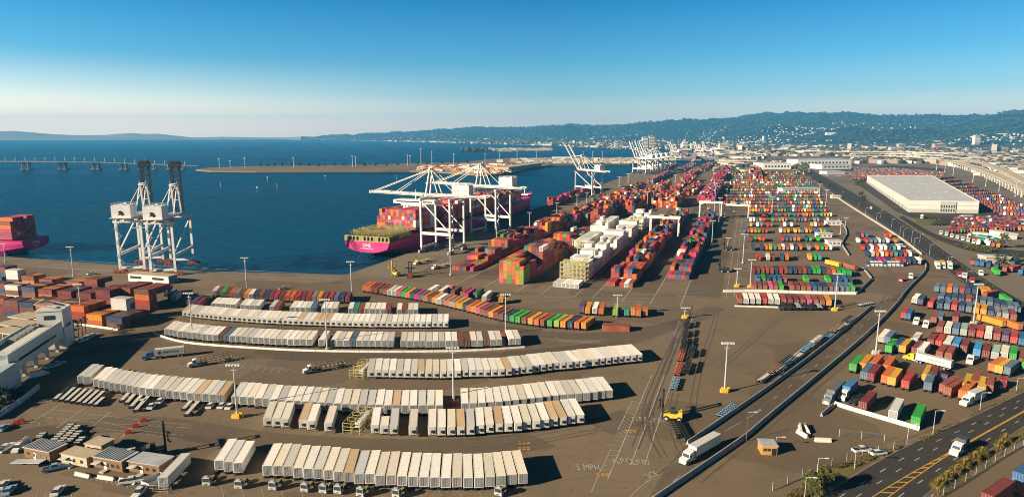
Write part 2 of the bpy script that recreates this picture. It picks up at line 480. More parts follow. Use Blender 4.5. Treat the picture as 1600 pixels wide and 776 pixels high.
# --- yards and lots, each a sheet a little above the one below
YARD = [left_far + BERTH * 600, G(0, 400.5), G(309, 423.5), G(540, 429.5), G(839, 326), G(988, 271.5), G(1044, 261), G(1116, 259.6), G(1128, 262), G(1240, 262), G(1290, 297),
        G(1330, 322), G(1357, 338), G(1440, 395), G(1500, 440), G(1620, 510), Vector((420, 150, 0)), Vector((180, 40, 0)), Vector((-500, 40, 0)), Vector((-760, 380, 0))]
sheet("yard_asphalt", YARD, 0.02, M_ASPH)
sheet("quay_apron", [Q(2, 2), Q(1150, -9), Q(1150, 44), Q(2, 40)], 0.026, M_QUAY)
sheet("berth_apron", [G(0, 401), G(309, 424), G(540, 430), G(540, 441), G(309, 436), G(90, 420), G(0, 414)], 0.026, M_QUAY)
# right side ground: dirt verges, lots
sheet("dusty_lot", gl([(1452, 412), (1500, 442), (1620, 520), (1620, 600), (1400, 700), (1270, 776), (1040, 776), (1165, 690), (1205, 655), (1339, 542), (1424, 453)]), 0.026, M_LOT)
sheet("equipment_lot", gl([(1125, 478), (1290, 486), (1358, 484), (1296, 532), (1195, 606), (1073, 694), (1020, 740), (1010, 690), (1055, 600), (1082, 490)]), 0.028, M_LOT)
sheet("rail_verge", gl([(1447, 776), (1500, 735), (1620, 655), (1720, 760), (1620, 800)]), 0.026, M_DIRT)
sheet("warehouse_apron", gl([(1348, 280), (1340, 288), (1400, 330), (1455, 352), (1560, 352), (1580, 340), (1530, 312), (1440, 276)]), 0.03, M_ASPD)
sheet("rail_yard", gl([(1330, 266), (1440, 266), (1620, 342), (1620, 380), (1500, 330), (1430, 282)]), 0.026, M_DIRT)
sheet("car_lot", gl([(1280, 268), (1330, 263), (1390, 258), (1480, 264), (1470, 270), (1400, 273), (1310, 273)]), 0.032, M_ASPD)
sheet("grass_verge", gl([(1430, 340), (1462, 344), (1448, 354), (1432, 350)]), 0.034, M_GRASS)
sheet("hedge_verge", gl([(1265, 776), (1240, 776), (1290, 735), (1380, 700), (1345, 730)]), 0.032, M_GRASS)
# darker lanes between the rows of the near yard
def lane_sheet(name, pts, w, z, m, n=8):
    P = smooth(gl(pts), n); mb = MB(); strip(mb, P, w, z); return structure(name, mb, m)
lane_sheet("yard_lane", [(90, 560), (200, 540), (420, 553), (640, 560), (830, 553), (960, 536), (1050, 508)], 11, 0.030, M_LANE)
lane_sheet("yard_lane", [(-20, 690), (200, 662), (420, 690), (640, 700), (800, 692), (930, 668), (990, 650)], 11.5, 0.032, M_LANE)
lane_sheet("yard_lane", [(560, 470), (700, 500), (850, 522), (960, 523), (1060, 505), (1120, 480)], 10, 0.034, M_LANE)
lane_sheet("yard_lane", [(330, 508), (500, 517), (640, 519), (760, 514)], 6, 0.036, M_LANE)
lane_sheet("yard_lane", [(720, 640), (850, 660), (960, 720), (940, 776)], 18, 0.036, M_ASPH)
for v0, v1 in ((80, 97), (119, 132), (152, 161), (179, 193), (209, 228)):
    sheet("block_lane", [Q(18, v0), Q(980, v0), Q(980, v1), Q(18, v1)], 0.034, M_LANE)
# roads
def road(name, left, right, z, m, nseg=8):
    A, B = smooth(gl(left), nseg), smooth(gl(right), nseg)
    mb = MB()
    for i in range(len(A) - 1):
        mb.face([(p.x, p.y, z) for p in (A[i], B[i], B[i + 1], A[i + 1])])
    structure(name, mb, m); return A, B
tr_l = [(1005, 790), (1074, 693), (1200, 607), (1288, 541), (1362, 480), (1395, 440), (1380, 415), (1330, 385), (1322, 360), (1310, 340)]
tr_r = [(1020, 790), (1159, 687), (1200, 652.5), (1334, 540), (1419, 451), (1444, 425), (1440, 408), (1345, 375), (1334, 355), (1322, 338)]
road("truck_road", tr_l[:5], tr_r[:5], 0.040, M_LANE)
av_l = [(1243, 259), (1295, 297), (1335, 322), (1362, 338.5), (1442, 394), (1502, 440), (1610, 503)]
av_r = [(1256, 258), (1315, 290), (1376, 324), (1403, 340), (1444, 367), (1486, 397), (1545, 438), (1625, 484)]
road("avenue", av_l + [(1660, 530)], av_r, 0.045, M_ROAD)
road("side_road", [(1403, 340), (1440, 362), (1490, 384), (1540, 396), (1620, 404)], [(1412, 337), (1462, 365), (1510, 379), (1556, 387), (1620, 393)], 0.050, M_ROAD)
st_u = [(1240, 800), (1279, 776), (1401, 705), (1500, 660), (1600, 612), (1660, 580)]
st_d = [(1420, 800), (1447, 773), (1510, 728), (1560, 694), (1610, 660), (1690, 612)]
SA, SB = road("street", st_u, st_d, 0.045, M_ROAD)
def bank(name, P, w, h, m, off=0.0):
    mb = MB(); N = normals2(P)
    for i in range(len(P) - 1):
        a, b = P[i] + N[i] * (off - w / 2), P[i] + N[i] * (off + w / 2)
        c, d = P[i + 1] + N[i + 1] * (off + w / 2), P[i + 1] + N[i + 1] * (off - w / 2)
        mb.hexa([(q.x, q.y, 0.0) for q in (a, d, c, b)], [(q.x, q.y, h) for q in (a, d, c, b)])
    return structure(name, mb, m)
M_KERB = mat("kerb_concrete", (0.20, 0.17, 0.13), 0.9, scale=0.4)
bank("kerb", smooth(gl(st_u)), 0.35, 0.15, M_KERB)
bank("kerb", smooth(gl(st_d)), 0.35, 0.15, M_KERB)
bank("median_kerb", smooth(gl(av_r)), 1.6, 0.18, M_SAND)
bank("median_kerb", smooth(gl([(1412, 337), (1462, 365), (1510, 379), (1556, 387), (1620, 393)])), 1.2, 0.17, M_SAND)

# --- painted markings
mb = MB(); my = MB()
mid = [(a + b) * 0.5 for a, b in zip(SA, SB[:len(SA)])]
def between(t):
    nA = len(SA)
    return [SA[i].lerp(SB[min(len(SB) - 1, i)], t) for i in range(nA)]
for t in (0.2, 0.36, 0.76):
    dashes(mb, between(t), 10.5, 3.0, 0.28, 0.052)
c1, c2 = smooth(gl([(1340, 797), (1363, 776), (1427, 737), (1500, 697), (1620, 630)])), smooth(gl([(1360, 797), (1388, 776), (1432, 744), (1500, 699), (1620, 632)]))
strip(my, c1, 0.3, 0.052); strip(my, c2, 0.3, 0.053)
for (p, _), (q, _) in zip(along(c1, 4.2), along(c2, 4.2)):
    if (p - q).length > 1.2: strip(my, [p, q], 0.5, 0.054)
# avenue and truck road
AL, AR = smooth(gl(av_l)), smooth(gl(av_r[:7]))
for t in (0.25, 0.75):
    P = [a.lerp(b, t) for a, b in zip(AL, AR)]; dashes(mb, P, 13, 4, 0.35, 0.052)
strip(mb, [a.lerp(b, 0.06) for a, b in zip(AL, AR)], 0.3, 0.053)
strip(mb, [a.lerp(b, 0.94) for a, b in zip(AL, AR)], 0.3, 0.053)
TL, TR = smooth(gl(tr_l[:5])), smooth(gl(tr_r[:5]))
dashes(mb, [a.lerp(b, 0.52) for a, b in zip(TL, TR)], 14, 4, 0.22, 0.048)
# flip lanes in the middle of the equipment lot
def seg(pts, w=0.22, z=0.05, m=None): strip(m or mb, gl(pts), w, z)
seg([(1018, 586), (949, 749)], 0.3); seg([(1038, 586), (986, 725)], 0.3, 0.051); seg([(1052, 588), (1008, 724)], 0.3, 0.052)
seg([(1083, 492), (1052, 588)], 0.35); seg([(1062, 500), (1042, 560)]); seg([(1050, 560), (1064, 504)])
seg([(988, 626), (965, 672)]); seg([(955, 700), (935, 742), (924, 768)])
for k in range(12):
    t = k / 11; a, b = G(988 - 23 * t, 626 + 46 * t), G(1012 - 27 * t, 630 + 58 * t)
    strip(mb, [a, a.lerp(b, 0.78) + Vector((0, -1.2, 0))], 0.16, 0.05)
for k in range(9):
    t = k / 8; a, b = G(962 - 27 * t, 680 + 62 * t), G(980 - 26 * t, 682 + 58 * t)
    strip(mb, [a, a.lerp(b, 0.8)], 0.14, 0.05)
seg([(1190, 640), (1074, 707), (1000, 760), (970, 790)], 0.2)
# white bay lines of the near lot at the left
for a, b in (((90, 634), (47, 661)), ((131, 638), (88, 668)), ((173, 643), (131, 676)), ((226, 652), (188, 684))): seg([a, b], 0.3)
for pts in ([(65, 650), (150, 660), (300, 668)], [(75, 638), (180, 651), (300, 664)], [(150, 655), (210, 671), (288, 680)], [(150, 668), (230, 678), (285, 686)]): seg(pts, 0.13)
seg([(47, 661), (61, 659), (62, 664), (47, 665), (47, 661)], 0.16)
for x in range(0, 16):
    xx = 345 + x * 31; seg([(xx, 757 + min(x, 8) * 1.2), (xx + 5, 776)], 0.13)
for k in range(8): seg([(138 + k * 8.2, 738 + k * 1.9), (143 + k * 8.2, 749 + k * 1.9)], 0.12)
for x in (55, 70, 96, 110): seg([(x + 4, 766), (x, 780)], 0.14)
# hatched bay behind the nearest lane
for k in range(11): seg([(330 + k * 11, 558 + k * 1.6), (318 + k * 11.5, 566 + k * 1.9)], 0.16)
for k in range(8): seg([(352 + k * 12, 566 + k), (372 + k * 13, 575 + k * 0.8)], 0.14)
for k in range(12): seg([(872 + k * 5.5, 529 + k * 0.35), (884 + k * 5, 535 + k * 0.2)], 0.14)
seg([(868, 524), (880, 540), (940, 532)], 0.16); seg([(1035, 520), (1046, 528), (1054, 518)], 0.16); seg([(1038, 537), (1055, 550)], 0.16)
# long lines and crane lanes of the container blocks
for vv in (78, 96.5, 118, 133, 152, 162, 178.5, 193.5, 209): strip(mb, [Q(-6, vv), Q(420, vv)], 0.45, 0.048)
for vv in (7, 12, 17, 22, 27, 36.5): strip(mb, [Q(4, vv), Q(700, vv - 5)], 0.35, 0.048)
for vv in (231, 235): strip(mb, [Q(20, vv), Q(420, vv)], 0.25, 0.048)
seg([(590, 448), (760, 462), (1000, 466), (1080, 462), (1125, 466)], 0.25); seg([(800, 452), (960, 461), (1100, 457)], 0.2)
seg([(60, 417), (309, 430), (530, 436)], 0.5); seg([(60, 422), (309, 434), (530, 440)], 0.3)
for k in range(7): seg([(64 + k * 40, 403.5 + k * 2.4), (300 + k * 36, 420 + k * 1.5)], 0.2, 0.046 + k * 0.0012)
structure("road_markings", mb, M_LINE)
M_TRACK = mat("tyre_marks", (0.070, 0.057, 0.045), 0.8, wear=-0.7, scale=0.35)
mb = MB(); rr = random.Random(77)
for pts, n, w in (([(90, 560), (200, 540), (420, 553), (640, 560), (830, 553), (960, 536), (1050, 508)], 7, 9), ([(-20, 690), (200, 662), (420, 690), (640, 700), (800, 692), (930, 668), (1000, 645)], 7, 9), ([(560, 470), (700, 500), (850, 522), (960, 523), (1060, 505), (1125, 480)], 6, 9),
                  ([(1010, 780), (1130, 690), (1220, 622), (1320, 540), (1380, 478), (1410, 440), (1420, 425)], 8, 13), ([(1085, 740), (1045, 660), (1060, 590), (1090, 500), (1100, 470)], 4, 20), ([(960, 770), (1010, 640), (1050, 540), (1075, 480)], 5, 6), ([(640, 452), (800, 458), (1000, 461), (1120, 463)], 5, 8),
                  ([(1110, 640), (1180, 560), (1250, 500), (1300, 490)], 3, 30), ([(1180, 700), (1260, 700), (1330, 690), (1400, 690)], 2, 8), ([(1330, 470), (1340, 440), (1330, 420), (1326, 390), (1335, 360)], 4, 5), ([(1200, 776), (1240, 720), (1300, 660), (1390, 600), (1500, 590)], 2, 14)):
    for k in range(n):
        dy = rr.uniform(-1, 1)
        P = smooth(gl([(x + rr.uniform(-4, 4), y + rr.uniform(-1.2, 1.2)) for x, y in pts]), 10)
        N = normals2(P); off = rr.uniform(-.5, .5) * w
        i0, i1 = sorted((rr.randrange(len(P)), rr.randrange(len(P))))
        if i1 - i0 < 8: continue
        P = [p + q * off for p, q in zip(P[i0:i1], N[i0:i1])]
        for s_ in (-0.95, 0.95): strip(mb, P, rr.uniform(.22, .5), 0.0585 + k * 0.0004, s_)
structure("tyre_marks", mb, M_TRACK)
for a, b in (((984, 673), 1), ((941, 741), 1), ((818, 691), 1), ((818, 700), 1)):
    p = G(*a)
    for k in range(3):
        for j in range(2):
            x0, y0 = p.x - 1.6 + k * 1.25, p.y - 0.9 + j * 1.0
            my.face([(x0, y0, 0.056), (x0 + 0.85, y0, 0.056), (x0 + 1.0, y0 + 0.6, 0.056), (x0 + 0.15, y0 + 0.6, 0.056)])
structure("yellow_markings", my, M_LINEY)
def words(name, text, p, size, rz, m, stretch=1.0, parent=None, flat=True, rot=None, loc=None, ext=0.0, align='CENTER'):
    cu = bpy.data.curves.new(name, 'FONT'); cu.body = text; cu.size = size; cu.align_x = align; cu.align_y = 'CENTER'; cu.extrude = ext
    tmp = bpy.data.objects.new(name + "_tmp", cu); col.objects.link(tmp)
    me = bpy.data.meshes.new_from_object(tmp.evaluated_get(bpy.context.evaluated_depsgraph_get()))
    bpy.data.objects.remove(tmp); bpy.data.curves.remove(cu)
    me.name = name; me.materials.clear(); me.materials.append(m)
    for v in me.vertices: v.co.y *= stretch
    o = bpy.data.objects.new(name, me); col.objects.link(o)
    if parent is not None: o.parent = parent
    if flat: o.location = (p.x, p.y, 0.058); o.rotation_euler = (0, 0, rz)
    else: o.location = loc; o.rotation_euler = rot
    return o
for t, px, py, s in (("FLP 01", 974, 720, 2.1), ("FLP 02", 999, 722, 2.1), ("FLP 01", 1003, 654.5, 2.2), ("FLP 02", 1024, 656, 2.2), ("5 MPH", 919, 730, 2.3)):
    tag(words("lane_lettering", t, G(px, py), s, 0.0, M_LINE, 2.0), kind="structure")
tag(words("lane_lettering", "SCE", G(1019, 741), 2.2, R(28), M_LINE, 1.5), kind="structure")

# ------------------------------------------------------------------ hills
PROF = [(0, 206), (22, 205.5), (45, 207), (80, 209.5), (120, 211), (165, 210.6), (185, 209), (207, 208), (226, 209.3), (246, 208.8), (264, 210.6), (282, 212.5), (300, 214), (350, 213.2), (400, 214.2), (440, 214.4),
        (480, 213), (520, 211.5), (560, 210), (600, 207.5), (640, 205.5), (680, 203.5), (720, 201), (745, 199), (800, 200), (860, 199), (900, 197), (960, 195), (1000, 193), (1040, 191), (1080, 189),
        (1120, 186), (1160, 182.5), (1195, 177.5), (1215, 179), (1240, 177), (1280, 179), (1320, 177.5), (1360, 181.5), (1400, 182.5), (1440, 180.5), (1480, 181.5), (1520, 180), (1550, 179.5),
        (1575, 174), (1600, 172.5), (1650, 176), (1720, 178), (1800, 176)]
def interp(tab, x):
    if x <= tab[0][0]: return tab[0][1]
    for (a, p), (b, q) in zip(tab, tab[1:]):
        if x <= b: return p + (q - p) * (x - a) / (b - a)
    return tab[-1][1]
BASE_R = [(0, 14200), (440, 14200), (480, 12300), (700, 8600), (900, 7400), (1100, 6600), (1300, 5400), (1800, 4800)]
RIDGE_R = [(0, 16200), (440, 16000), (480, 15000), (700, 12800), (900, 12000), (1200, 10500), (1800, 9500)]
def hill_z(x, y):
    if y < 500: return 0.0
    px = 800 + F * x / (y * CT)
    if px < 470: return 0.0
    r = math.hypot(x, y)
    r0, r1 = interp(BASE_R, px), interp(RIDGE_R, px)
    s = (r - r0) / (r1 - r0)
    if s <= 0: return 0.0
    yr = r1 * y / r
    top = 88 + yr * (211 - interp(PROF, px) + 1.6 * mnoise.noise((px / 17.0, 2.2, 0)) + 0.9 * mnoise.noise((px / 5.0, 7.2, 0))) / F * 1.03
    if s > 1: return max(0.0, top * (1 - (s - 1) * 1.5))
    k = s ** 1.5
    nz = mnoise.fractal((x / 1500.0, y / 1500.0, 3.1), 1.0, 2.0, 5)
    return max(0.0, top * (k + 0.95 * nz * s * (1.04 - s) * 2.0))
def terrain(name, x0, x1, nx, nr, f, m):
    mb = MB(); V = []; FC = []
    for i in range(nx + 1):
        px = x0 + (x1 - x0) * i / nx
        d = Vector((px - 800, F * CT + 177 * ST, 0)).normalized()
        r0, r1 = interp(BASE_R, px), interp(RIDGE_R, px)
        for j in range(nr + 1):
            s = -0.02 + 1.35 * j / nr
            r = r0 + (r1 - r0) * s
            V.append((d.x * r, d.y * r, f(px, d.x * r, d.y * r, s)))
    for i in range(nx):
        for j in range(nr):
            a = i * (nr + 1) + j; FC.append((a, a + nr + 1, a + nr + 2, a + 1))
    me = bpy.data.meshes.new(name); me.from_pydata(V, [], FC); me.materials.append(m)
    me.polygons.foreach_set("use_smooth", [True] * len(FC))
    o = bpy.data.objects.new(name, me); col.objects.link(o); return tag(o, kind="structure")
def hill_mat():
    m = bpy.data.materials.new("wooded_hills"); nt, b = nodes_of(m); v = coords(nt)
    a = ramp(nt, noise_tex(nt, v, 0.0016, 6, 0.65), 0.42, 0.62)
    k = mixc(nt, a, (0.006, 0.022, 0.022), (0.018, 0.034, 0.026))  # red held low: blue of the haze put into the woodland colour
    a2 = ramp(nt, noise_tex(nt, v, 0.0022, 5, 0.6), 0.60, 0.70)
    k = mixc(nt, a2, k, (0.11, 0.085, 0.05))
    a3 = ramp(nt, noise_tex(nt, v, 0.02, 3, 0.7), 0.35, 0.7)
    k = mixc(nt, 0.5, k, mixc(nt, a3, (0.004, 0.014, 0.014), (0.022, 0.040, 0.032)))
    nt.links.new(k, b.inputs["Base Color"]); b.inputs["Roughness"].default_value = 0.9; b.inputs["Specular IOR Level"].default_value = 0.1
    bp = nt.nodes.new("ShaderNodeBump"); bp.inputs["Strength"].default_value = 0.9; bp.inputs["Distance"].default_value = 25.0
    nt.links.new(noise_tex(nt, v, 0.012, 4, 0.7), bp.inputs["Height"]); nt.links.new(bp.outputs[0], b.inputs["Normal"])
    return m
M_HILL = hill_mat()
terrain("hills", 470, 1800, 420, 60, lambda px, x, y, s: hill_z(x, y) - 1.5 + (8 * mnoise.noise((x / 60.0, y / 60.0, 0)) if s > 0.9 else 0), M_HILL)
def isl(px, x, y, s):
    top = 88 + math.hypot(x, y) * 0.93 * (211 - interp(PROF, px)) / F * 1.03
    e = max(0.0, 1 - abs(s - 0.6) / 0.62)
    return top * e ** 0.8 - 5
terrain("far_hills", -20, 470, 120, 24, isl, ground_mat("haze_pale_hills", (0.34, 0.30, 0.24), (0.22, 0.20, 0.17), 0.0015, (0.14, 0.14, 0.12), 0.001))  # pale tone stands in for whitish haze over the far ridges

# ------------------------------------------------------------------ haze: one closed box of even, thin air round everything below the sky
HAZE = 0.000062
hm = bpy.data.materials.new("haze"); hm.use_nodes = True
hn = hm.node_tree
for nd in list(hn.nodes):
    if nd.type == 'BSDF_PRINCIPLED': hn.nodes.remove(nd)
pv = hn.nodes.new("ShaderNodeVolumePrincipled")
pv.inputs["Color"].default_value = (0.12, 0.52, 1.0, 1); pv.inputs["Density"].default_value = HAZE; pv.inputs["Anisotropy"].default_value = 0.0
hn.links.new(pv.outputs[0], [x for x in hn.nodes if x.type == 'OUTPUT_MATERIAL'][0].inputs["Volume"])
mb = MB(); mb.box(0, 0, -8, 38000, 38000, 640)
tag(mb.build("haze", hm), kind="stuff")

# ================================================================== CONTAINERS
COLS = {  # paint colours as they are, not as the sun shows them
 "cream": (0.70, 0.635, 0.53), "white": (0.78, 0.745, 0.69), "pale grey": (0.54, 0.53, 0.51), "grey": (0.19, 0.19, 0.195), "tan": (0.54, 0.38, 0.23), "brown": (0.14, 0.055, 0.035),
 "red brown": (0.23, 0.055, 0.032), "maroon": (0.16, 0.025, 0.026), "red": (0.36, 0.028, 0.022), "orange": (0.50, 0.115, 0.014), "amber": (0.54, 0.215, 0.016), "yellow": (0.52, 0.29, 0.025),
 "magenta": (0.40, 0.020, 0.125), "pink": (0.46, 0.10, 0.18), "blue": (0.020, 0.095, 0.24), "navy": (0.018, 0.042, 0.10), "sky blue": (0.03, 0.21, 0.42), "slate blue": (0.08, 0.13, 0.20),
 "green": (0.025, 0.29, 0.035), "lime": (0.25, 0.34, 0.05), "teal": (0.03, 0.22, 0.17), "mint": (0.24, 0.36, 0.30), "dark green": (0.03, 0.11, 0.045), "purple": (0.09, 0.045, 0.115)}
def jitter(c, a=0.10, rnd=rng):
    k = 1 + rnd.uniform(-a, a)
    h = rnd.uniform(-a, a) * 0.25
    return tuple(max(0.0, x * k * (1 + h * q)) for x, q in zip(c, (1, 0, -1)))
BW, BH, BL = 2.44, 2.75, 12.19

def box_mesh(name, L, z0, h=BH, ribs=26, matl=M_BOX):
    """corrugated steel box, front end (y=0) left flat for its doors or machinery; rails and corner castings proud of the panels"""
    mb = MB(); w = BW / 2; d = 0.05
    outline = [(-w + 0.03, 0.06), (w - 0.03, 0.06)]
    step = (L - 0.3) / ribs
    for k in range(ribs):
        y = 0.15 + k * step
        outline += [(w - 0.03, y), (w - 0.03 - d, y + step * 0.25), (w - 0.03 - d, y + step * 0.55), (w - 0.03, y + step * 0.8)]
    outline += [(w - 0.03, L - 0.06)]
    for k in range(7):
        x = w - 0.15 - k * (2 * w - 0.3) / 7
        outline += [(x, L - 0.06), (x - 0.1, L - 0.11), (x - 0.2, L - 0.11), (x - 0.29, L - 0.06)]
    outline += [(-w + 0.03, L - 0.06)]
    for k in reversed(range(ribs)):
        y = 0.15 + k * step
        outline += [(-w + 0.03, y + step * 0.8), (-w + 0.03 + d, y + step * 0.55), (-w + 0.03 + d, y + step * 0.25), (-w + 0.03, y)]
    mb.prism(outline, z0 + 0.1, z0 + h - 0.06)
    for sx in (-1, 1):
        mb.box(sx * (w - 0.05), L / 2, z0, 0.1, L, 0.16)
        mb.box(sx * (w - 0.05), L / 2, z0 + h - 0.12, 0.1, L - 0.2, 0.1)
        for y in (0.07, L - 0.07): mb.box(sx * (w - 0.07), y, z0, 0.15, 0.15, h)
    for k in range(int(L / 0.75)):
        mb.box(0, 0.5 + k * 0.75, z0 + h - 0.075, BW - 0.3, 0.42, 0.035)
    for y in (0.06, L - 0.06):
        mb.box(0, y, z0, BW - 0.1, 0.12, 0.14); mb.box(0, y, z0 + h - 0.13, BW - 0.1, 0.12, 0.125)
    return mb.mesh(name, matl)
def chassis_mesh(L, rear=True):
    mb = MB()
    for sx in (-0.45, 0.45): mb.box(sx, L / 2, 0.88, 0.16, L - 0.2, 0.32)
    for y in (0.25, L * 0.3, L * 0.6, L - 0.25): mb.box(0, y, 0.95, 2.3, 0.2, 0.22)
    yl = L - 2.6 if rear else 2.6
    for sx in (-0.75, 0.75): mb.box(sx, yl, 0.1, 0.14, 0.14, 0.85); mb.box(sx, yl, 0.05, 0.35, 0.3, 0.06)
    return mb.mesh("chassis", M_DARK)
def wheel_mesh():
    mb = MB(); mb.wheel(0, 0, 0, 0.5, 0.55, m=0); mb.wheel(0, 0, 0, 0.25, 0.58, m=1, n=8)
    return mb.mesh("wheel", [M_TYRE, M_GALV])
WHEEL = wheel_mesh()
def add(name, me, parent, loc=(0, 0, 0), rz=0.0):
    o = bpy.data.objects.new(name, me); o.location = loc; o.rotation_euler = (0, 0, rz); o.parent = parent; col.objects.link(o); return o
def doors_mesh(z0, h=BH):
    mb = MB()
    for sx in (-1, 1):
        x0 = sx * 0.57
        mb.box(x0, 0.045, z0 + 0.15, 1.06, 0.06, h - 0.29)
        for k in range(4): mb.box(x0 - 0.40 + k * 0.265, -0.01, z0 + 0.22, 0.12, 0.09, h - 0.44)
    return mb.mesh("doors", M_BOX)
def bars_mesh(z0, h=BH):
    mb = MB()
    for x in (-0.85, -0.32, 0.32, 0.85):
        mb.tube((x, -0.045, z0 + 0.12), (x, -0.045, z0 + h - 0.1), 0.03, 6); mb.box(x + 0.12, -0.05, z0 + 0.95, 0.3, 0.03, 0.06)
    return mb.mesh("locking_bars", M_GALV)
def unit_mesh(z0, h=BH):
    mb = MB()
    mb.box(0, 0.0, z0 + 0.15, 2.14, 0.16, h - 0.3); mb.box(0, -0.10, z0 + 1.55, 2.0, 0.06, 0.95); mb.box(-0.62, -0.10, z0 + 0.25, 0.7, 0.05, 1.15)
    return mb.mesh("refrigeration_unit", M_WHITE)
def grille_mesh(z0):
    mb = MB()
    mb.tube((0.05, -0.075, z0 + 1.12), (0.05, -0.16, z0 + 1.12), 0.42, 14); mb.box(0.55, -0.10, z0 + 0.5, 0.75, 0.06, 1.0)
    return mb.mesh("fan_grille", M_DARK)
Z1 = 1.22
BOXM = {(L, z): box_mesh("container_box", L, z, ribs=int(L * 2.1)) for L in (BL, 6.06) for z in (0.0, Z1)}
BOXM[(8.9, 0.0)] = box_mesh("container_box", 8.9, 0.0, ribs=20)
DOORM = {z: doors_mesh(z) for z in (0.0, Z1)}; BARM = {z: bars_mesh(z) for z in (0.0, Z1)}
UNITM, GRILM = {z: unit_mesh(z) for z in (0.0, Z1)}, {z: grille_mesh(z) for z in (0.0, Z1)}
CHASM = {(L, r): chassis_mesh(L, r) for L in (BL, 6.06) for r in (True, False)}
def container_thing(name, label, cat, group, x, y, z, hd, L, colour, end, chassis=True, detail=2):
    """a container, on its chassis or bare; its front left bottom edge at y=0, running away along its heading"""
    o = empty(name, (x, y, z), -hd)
    tag(o, label, cat, group)
    z0 = Z1 if chassis else 0.0
    c = (*colour, 1.0)
    b = add("container_box", BOXM[(L, z0)], o); b.color = c
    if end == 'unit':
        u = add("refrigeration_unit", UNITM[z0], o)
        add("fan_grille", GRILM[z0], u)
    else:
        d = add("doors", DOORM[z0], o); d.color = (0.30, 0.31, 0.32, 1.0) if min(colour) > 0.2 else c  # pale boxes: shade of the grazed end wall put into a darker grey
        if detail > 0: add("locking_bars", BARM[z0], d)
    if chassis:
        ch = add("chassis", CHASM[(L, end != 'unit')], o)
        if detail > 0:
            ys = (0.9, 2.2) if end != 'unit' else (L - 0.9, L - 2.2)
            for yy in ys:
                for sx in (-0.92, 0.92): add("wheel", WHEEL, ch, (sx, yy, 0.5))
    return o

# one list per kind: everything is gathered first, then the nearest 300 of a kind become things and the rest one object
TRAILERS, REEFERS, STACKED = [], [], []
def lean(pts, x):
    return interp([(p[0], p[2]) for p in pts], x)
def row(dest, rowname, pts, pitch, colours, end='doors', gaps=(), L=BL, skip=0.0, group=None, rnd=None, z=0.0, seed=1, chassis=True):
    """containers side by side along a curved line of photo points (x, y, lean)"""
    rr = random.Random(seed)
    P = smooth([G(a, b, z if not chassis else 0.6) for a, b, _ in pts], 10)
    k = 0; i = 0
    for p, d in along(P, pitch, pitch / 2):
        px = 800 + F * p.x / (p.y * CT - (p.z - H) * ST); py = 388 - F * (p.y * ST + (p.z - H) * CT) / (p.y * CT - (p.z - H) * ST)
        i += 1
        cn = colours[(i - 1) % len(colours)] if isinstance(colours, list) else None
        if any(a <= px <= b for a, b in gaps) or rr.random() < skip: continue
        k += 1
        if cn is None:
            r = rr.random() * sum(colours.values())
            for cn, wgt in colours.items():
                r -= wgt
                if r <= 0: break
        ln = L
        e = end if not isinstance(end, list) else rr.choice(end)
        if cn.endswith("*"): cn, ln = cn[:-1], 6.06
        sz = heading(px, py, lean(pts, px)) + R(rr.uniform(-0.7, 0.7))
        fwd = Vector((math.sin(sz), math.cos(sz), 0))
        q = p + fwd * rr.uniform(-0.25, 0.25)
        dest.append(dict(x=q.x, y=q.y, z=z, h=sz, L=ln, cn=cn, c=jitter(COLS[cn], 0.12, rr), end=e, row=rowname, n=k, group=group or rowname, chassis=chassis))
def one(dest, px, py, slope, cn, L=BL, end='doors', where="", chassis=True, group="single parked container trailers", z=0.0, width=0.5):
    """px, py: where the photo shows the front left bottom corner"""
    p = G(px, py, 0.6 if chassis else z); hd = heading(px, py, slope)
    p = p + Vector((math.cos(hd), -math.sin(hd), 0)) * (BW * width)
    dest.append(dict(x=p.x, y=p.y, z=z, h=hd, L=L, cn=cn, c=jitter(COLS[cn], 0.08), end=end, row=None, where=where, n=0, group=group, chassis=chassis))

RC = {"cream": 3.6, "white": 7, "pale grey": 2.5, "tan": 0.7}
# --- white refrigerated rows, nearest first
row(REEFERS, "row nearest the camera", [(336, 736, .65), (400, 743, .50), (442, 746, .42), (492, 750.5, .36), (559, 757.5, .28), (631, 762, .20), (706, 764.5, .05), (760, 763, -.11), (806, 759, -.26), (831, 755.5, -.34)], 2.78, RC, 'doors', gaps=[(386, 405)], seed=3)
row(REEFERS, "second row from the camera", [(412, 667, .38), (446, 669.5, .36), (470, 671, .34), (510, 676, .3), (575, 679, .18), (600, 680, .12), (640, 681.5, .07), (690, 682, .0), (735, 681, -.05), (785, 677, -.16), (830, 673, -.3), (880, 666, -.48), (916, 661.5, -.55)], 2.84,
    ["cream", "cream", "white", "tan", "tan", "white", "white", "cream", "pale grey*", "white", "cream", "white", "white", "cream*", "pale grey", "white", "cream", "cream", "white", "white", "cream", "tan", "pale grey", "white", "cream", "tan", "white", "white"], 'unit',
    gaps=[(453, 473), (489, 501), (520, 534), (541, 574), (621, 633), (651, 663)], seed=4)
row(REEFERS, "third row from the camera", [(148, 605, 1.0), (196, 615, .95), (247, 622, .9), (290, 627, .9), (352, 632, .7), (404, 636, .5), (450, 640, .42), (500, 643, .33), (545, 645.5, .25), (600, 647, .15), (650, 647.5, .04), (694, 647, .0), (740, 644, -.04), (800, 640, -.25), (850, 634, -.42), (912, 628, -.62), (959, 623, -.72)], 2.72, RC, 'doors', gaps=[(351, 366), (693, 719)], seed=5)
row(REEFERS, "fourth row from the camera", [(574, 590.5, .18), (650, 592, .05), (700, 592, -.05), (736, 590.5, -.2), (770, 590, -.36), (800, 588, -.5), (828, 584.5, -.6), (865, 580, -.72), (900, 577, -.85), (934, 572.5, -.95), (967, 569, -1.0), (1003, 565.5, -1.1)], 2.66, RC, 'unit', seed=6, gaps=[(683, 689)])
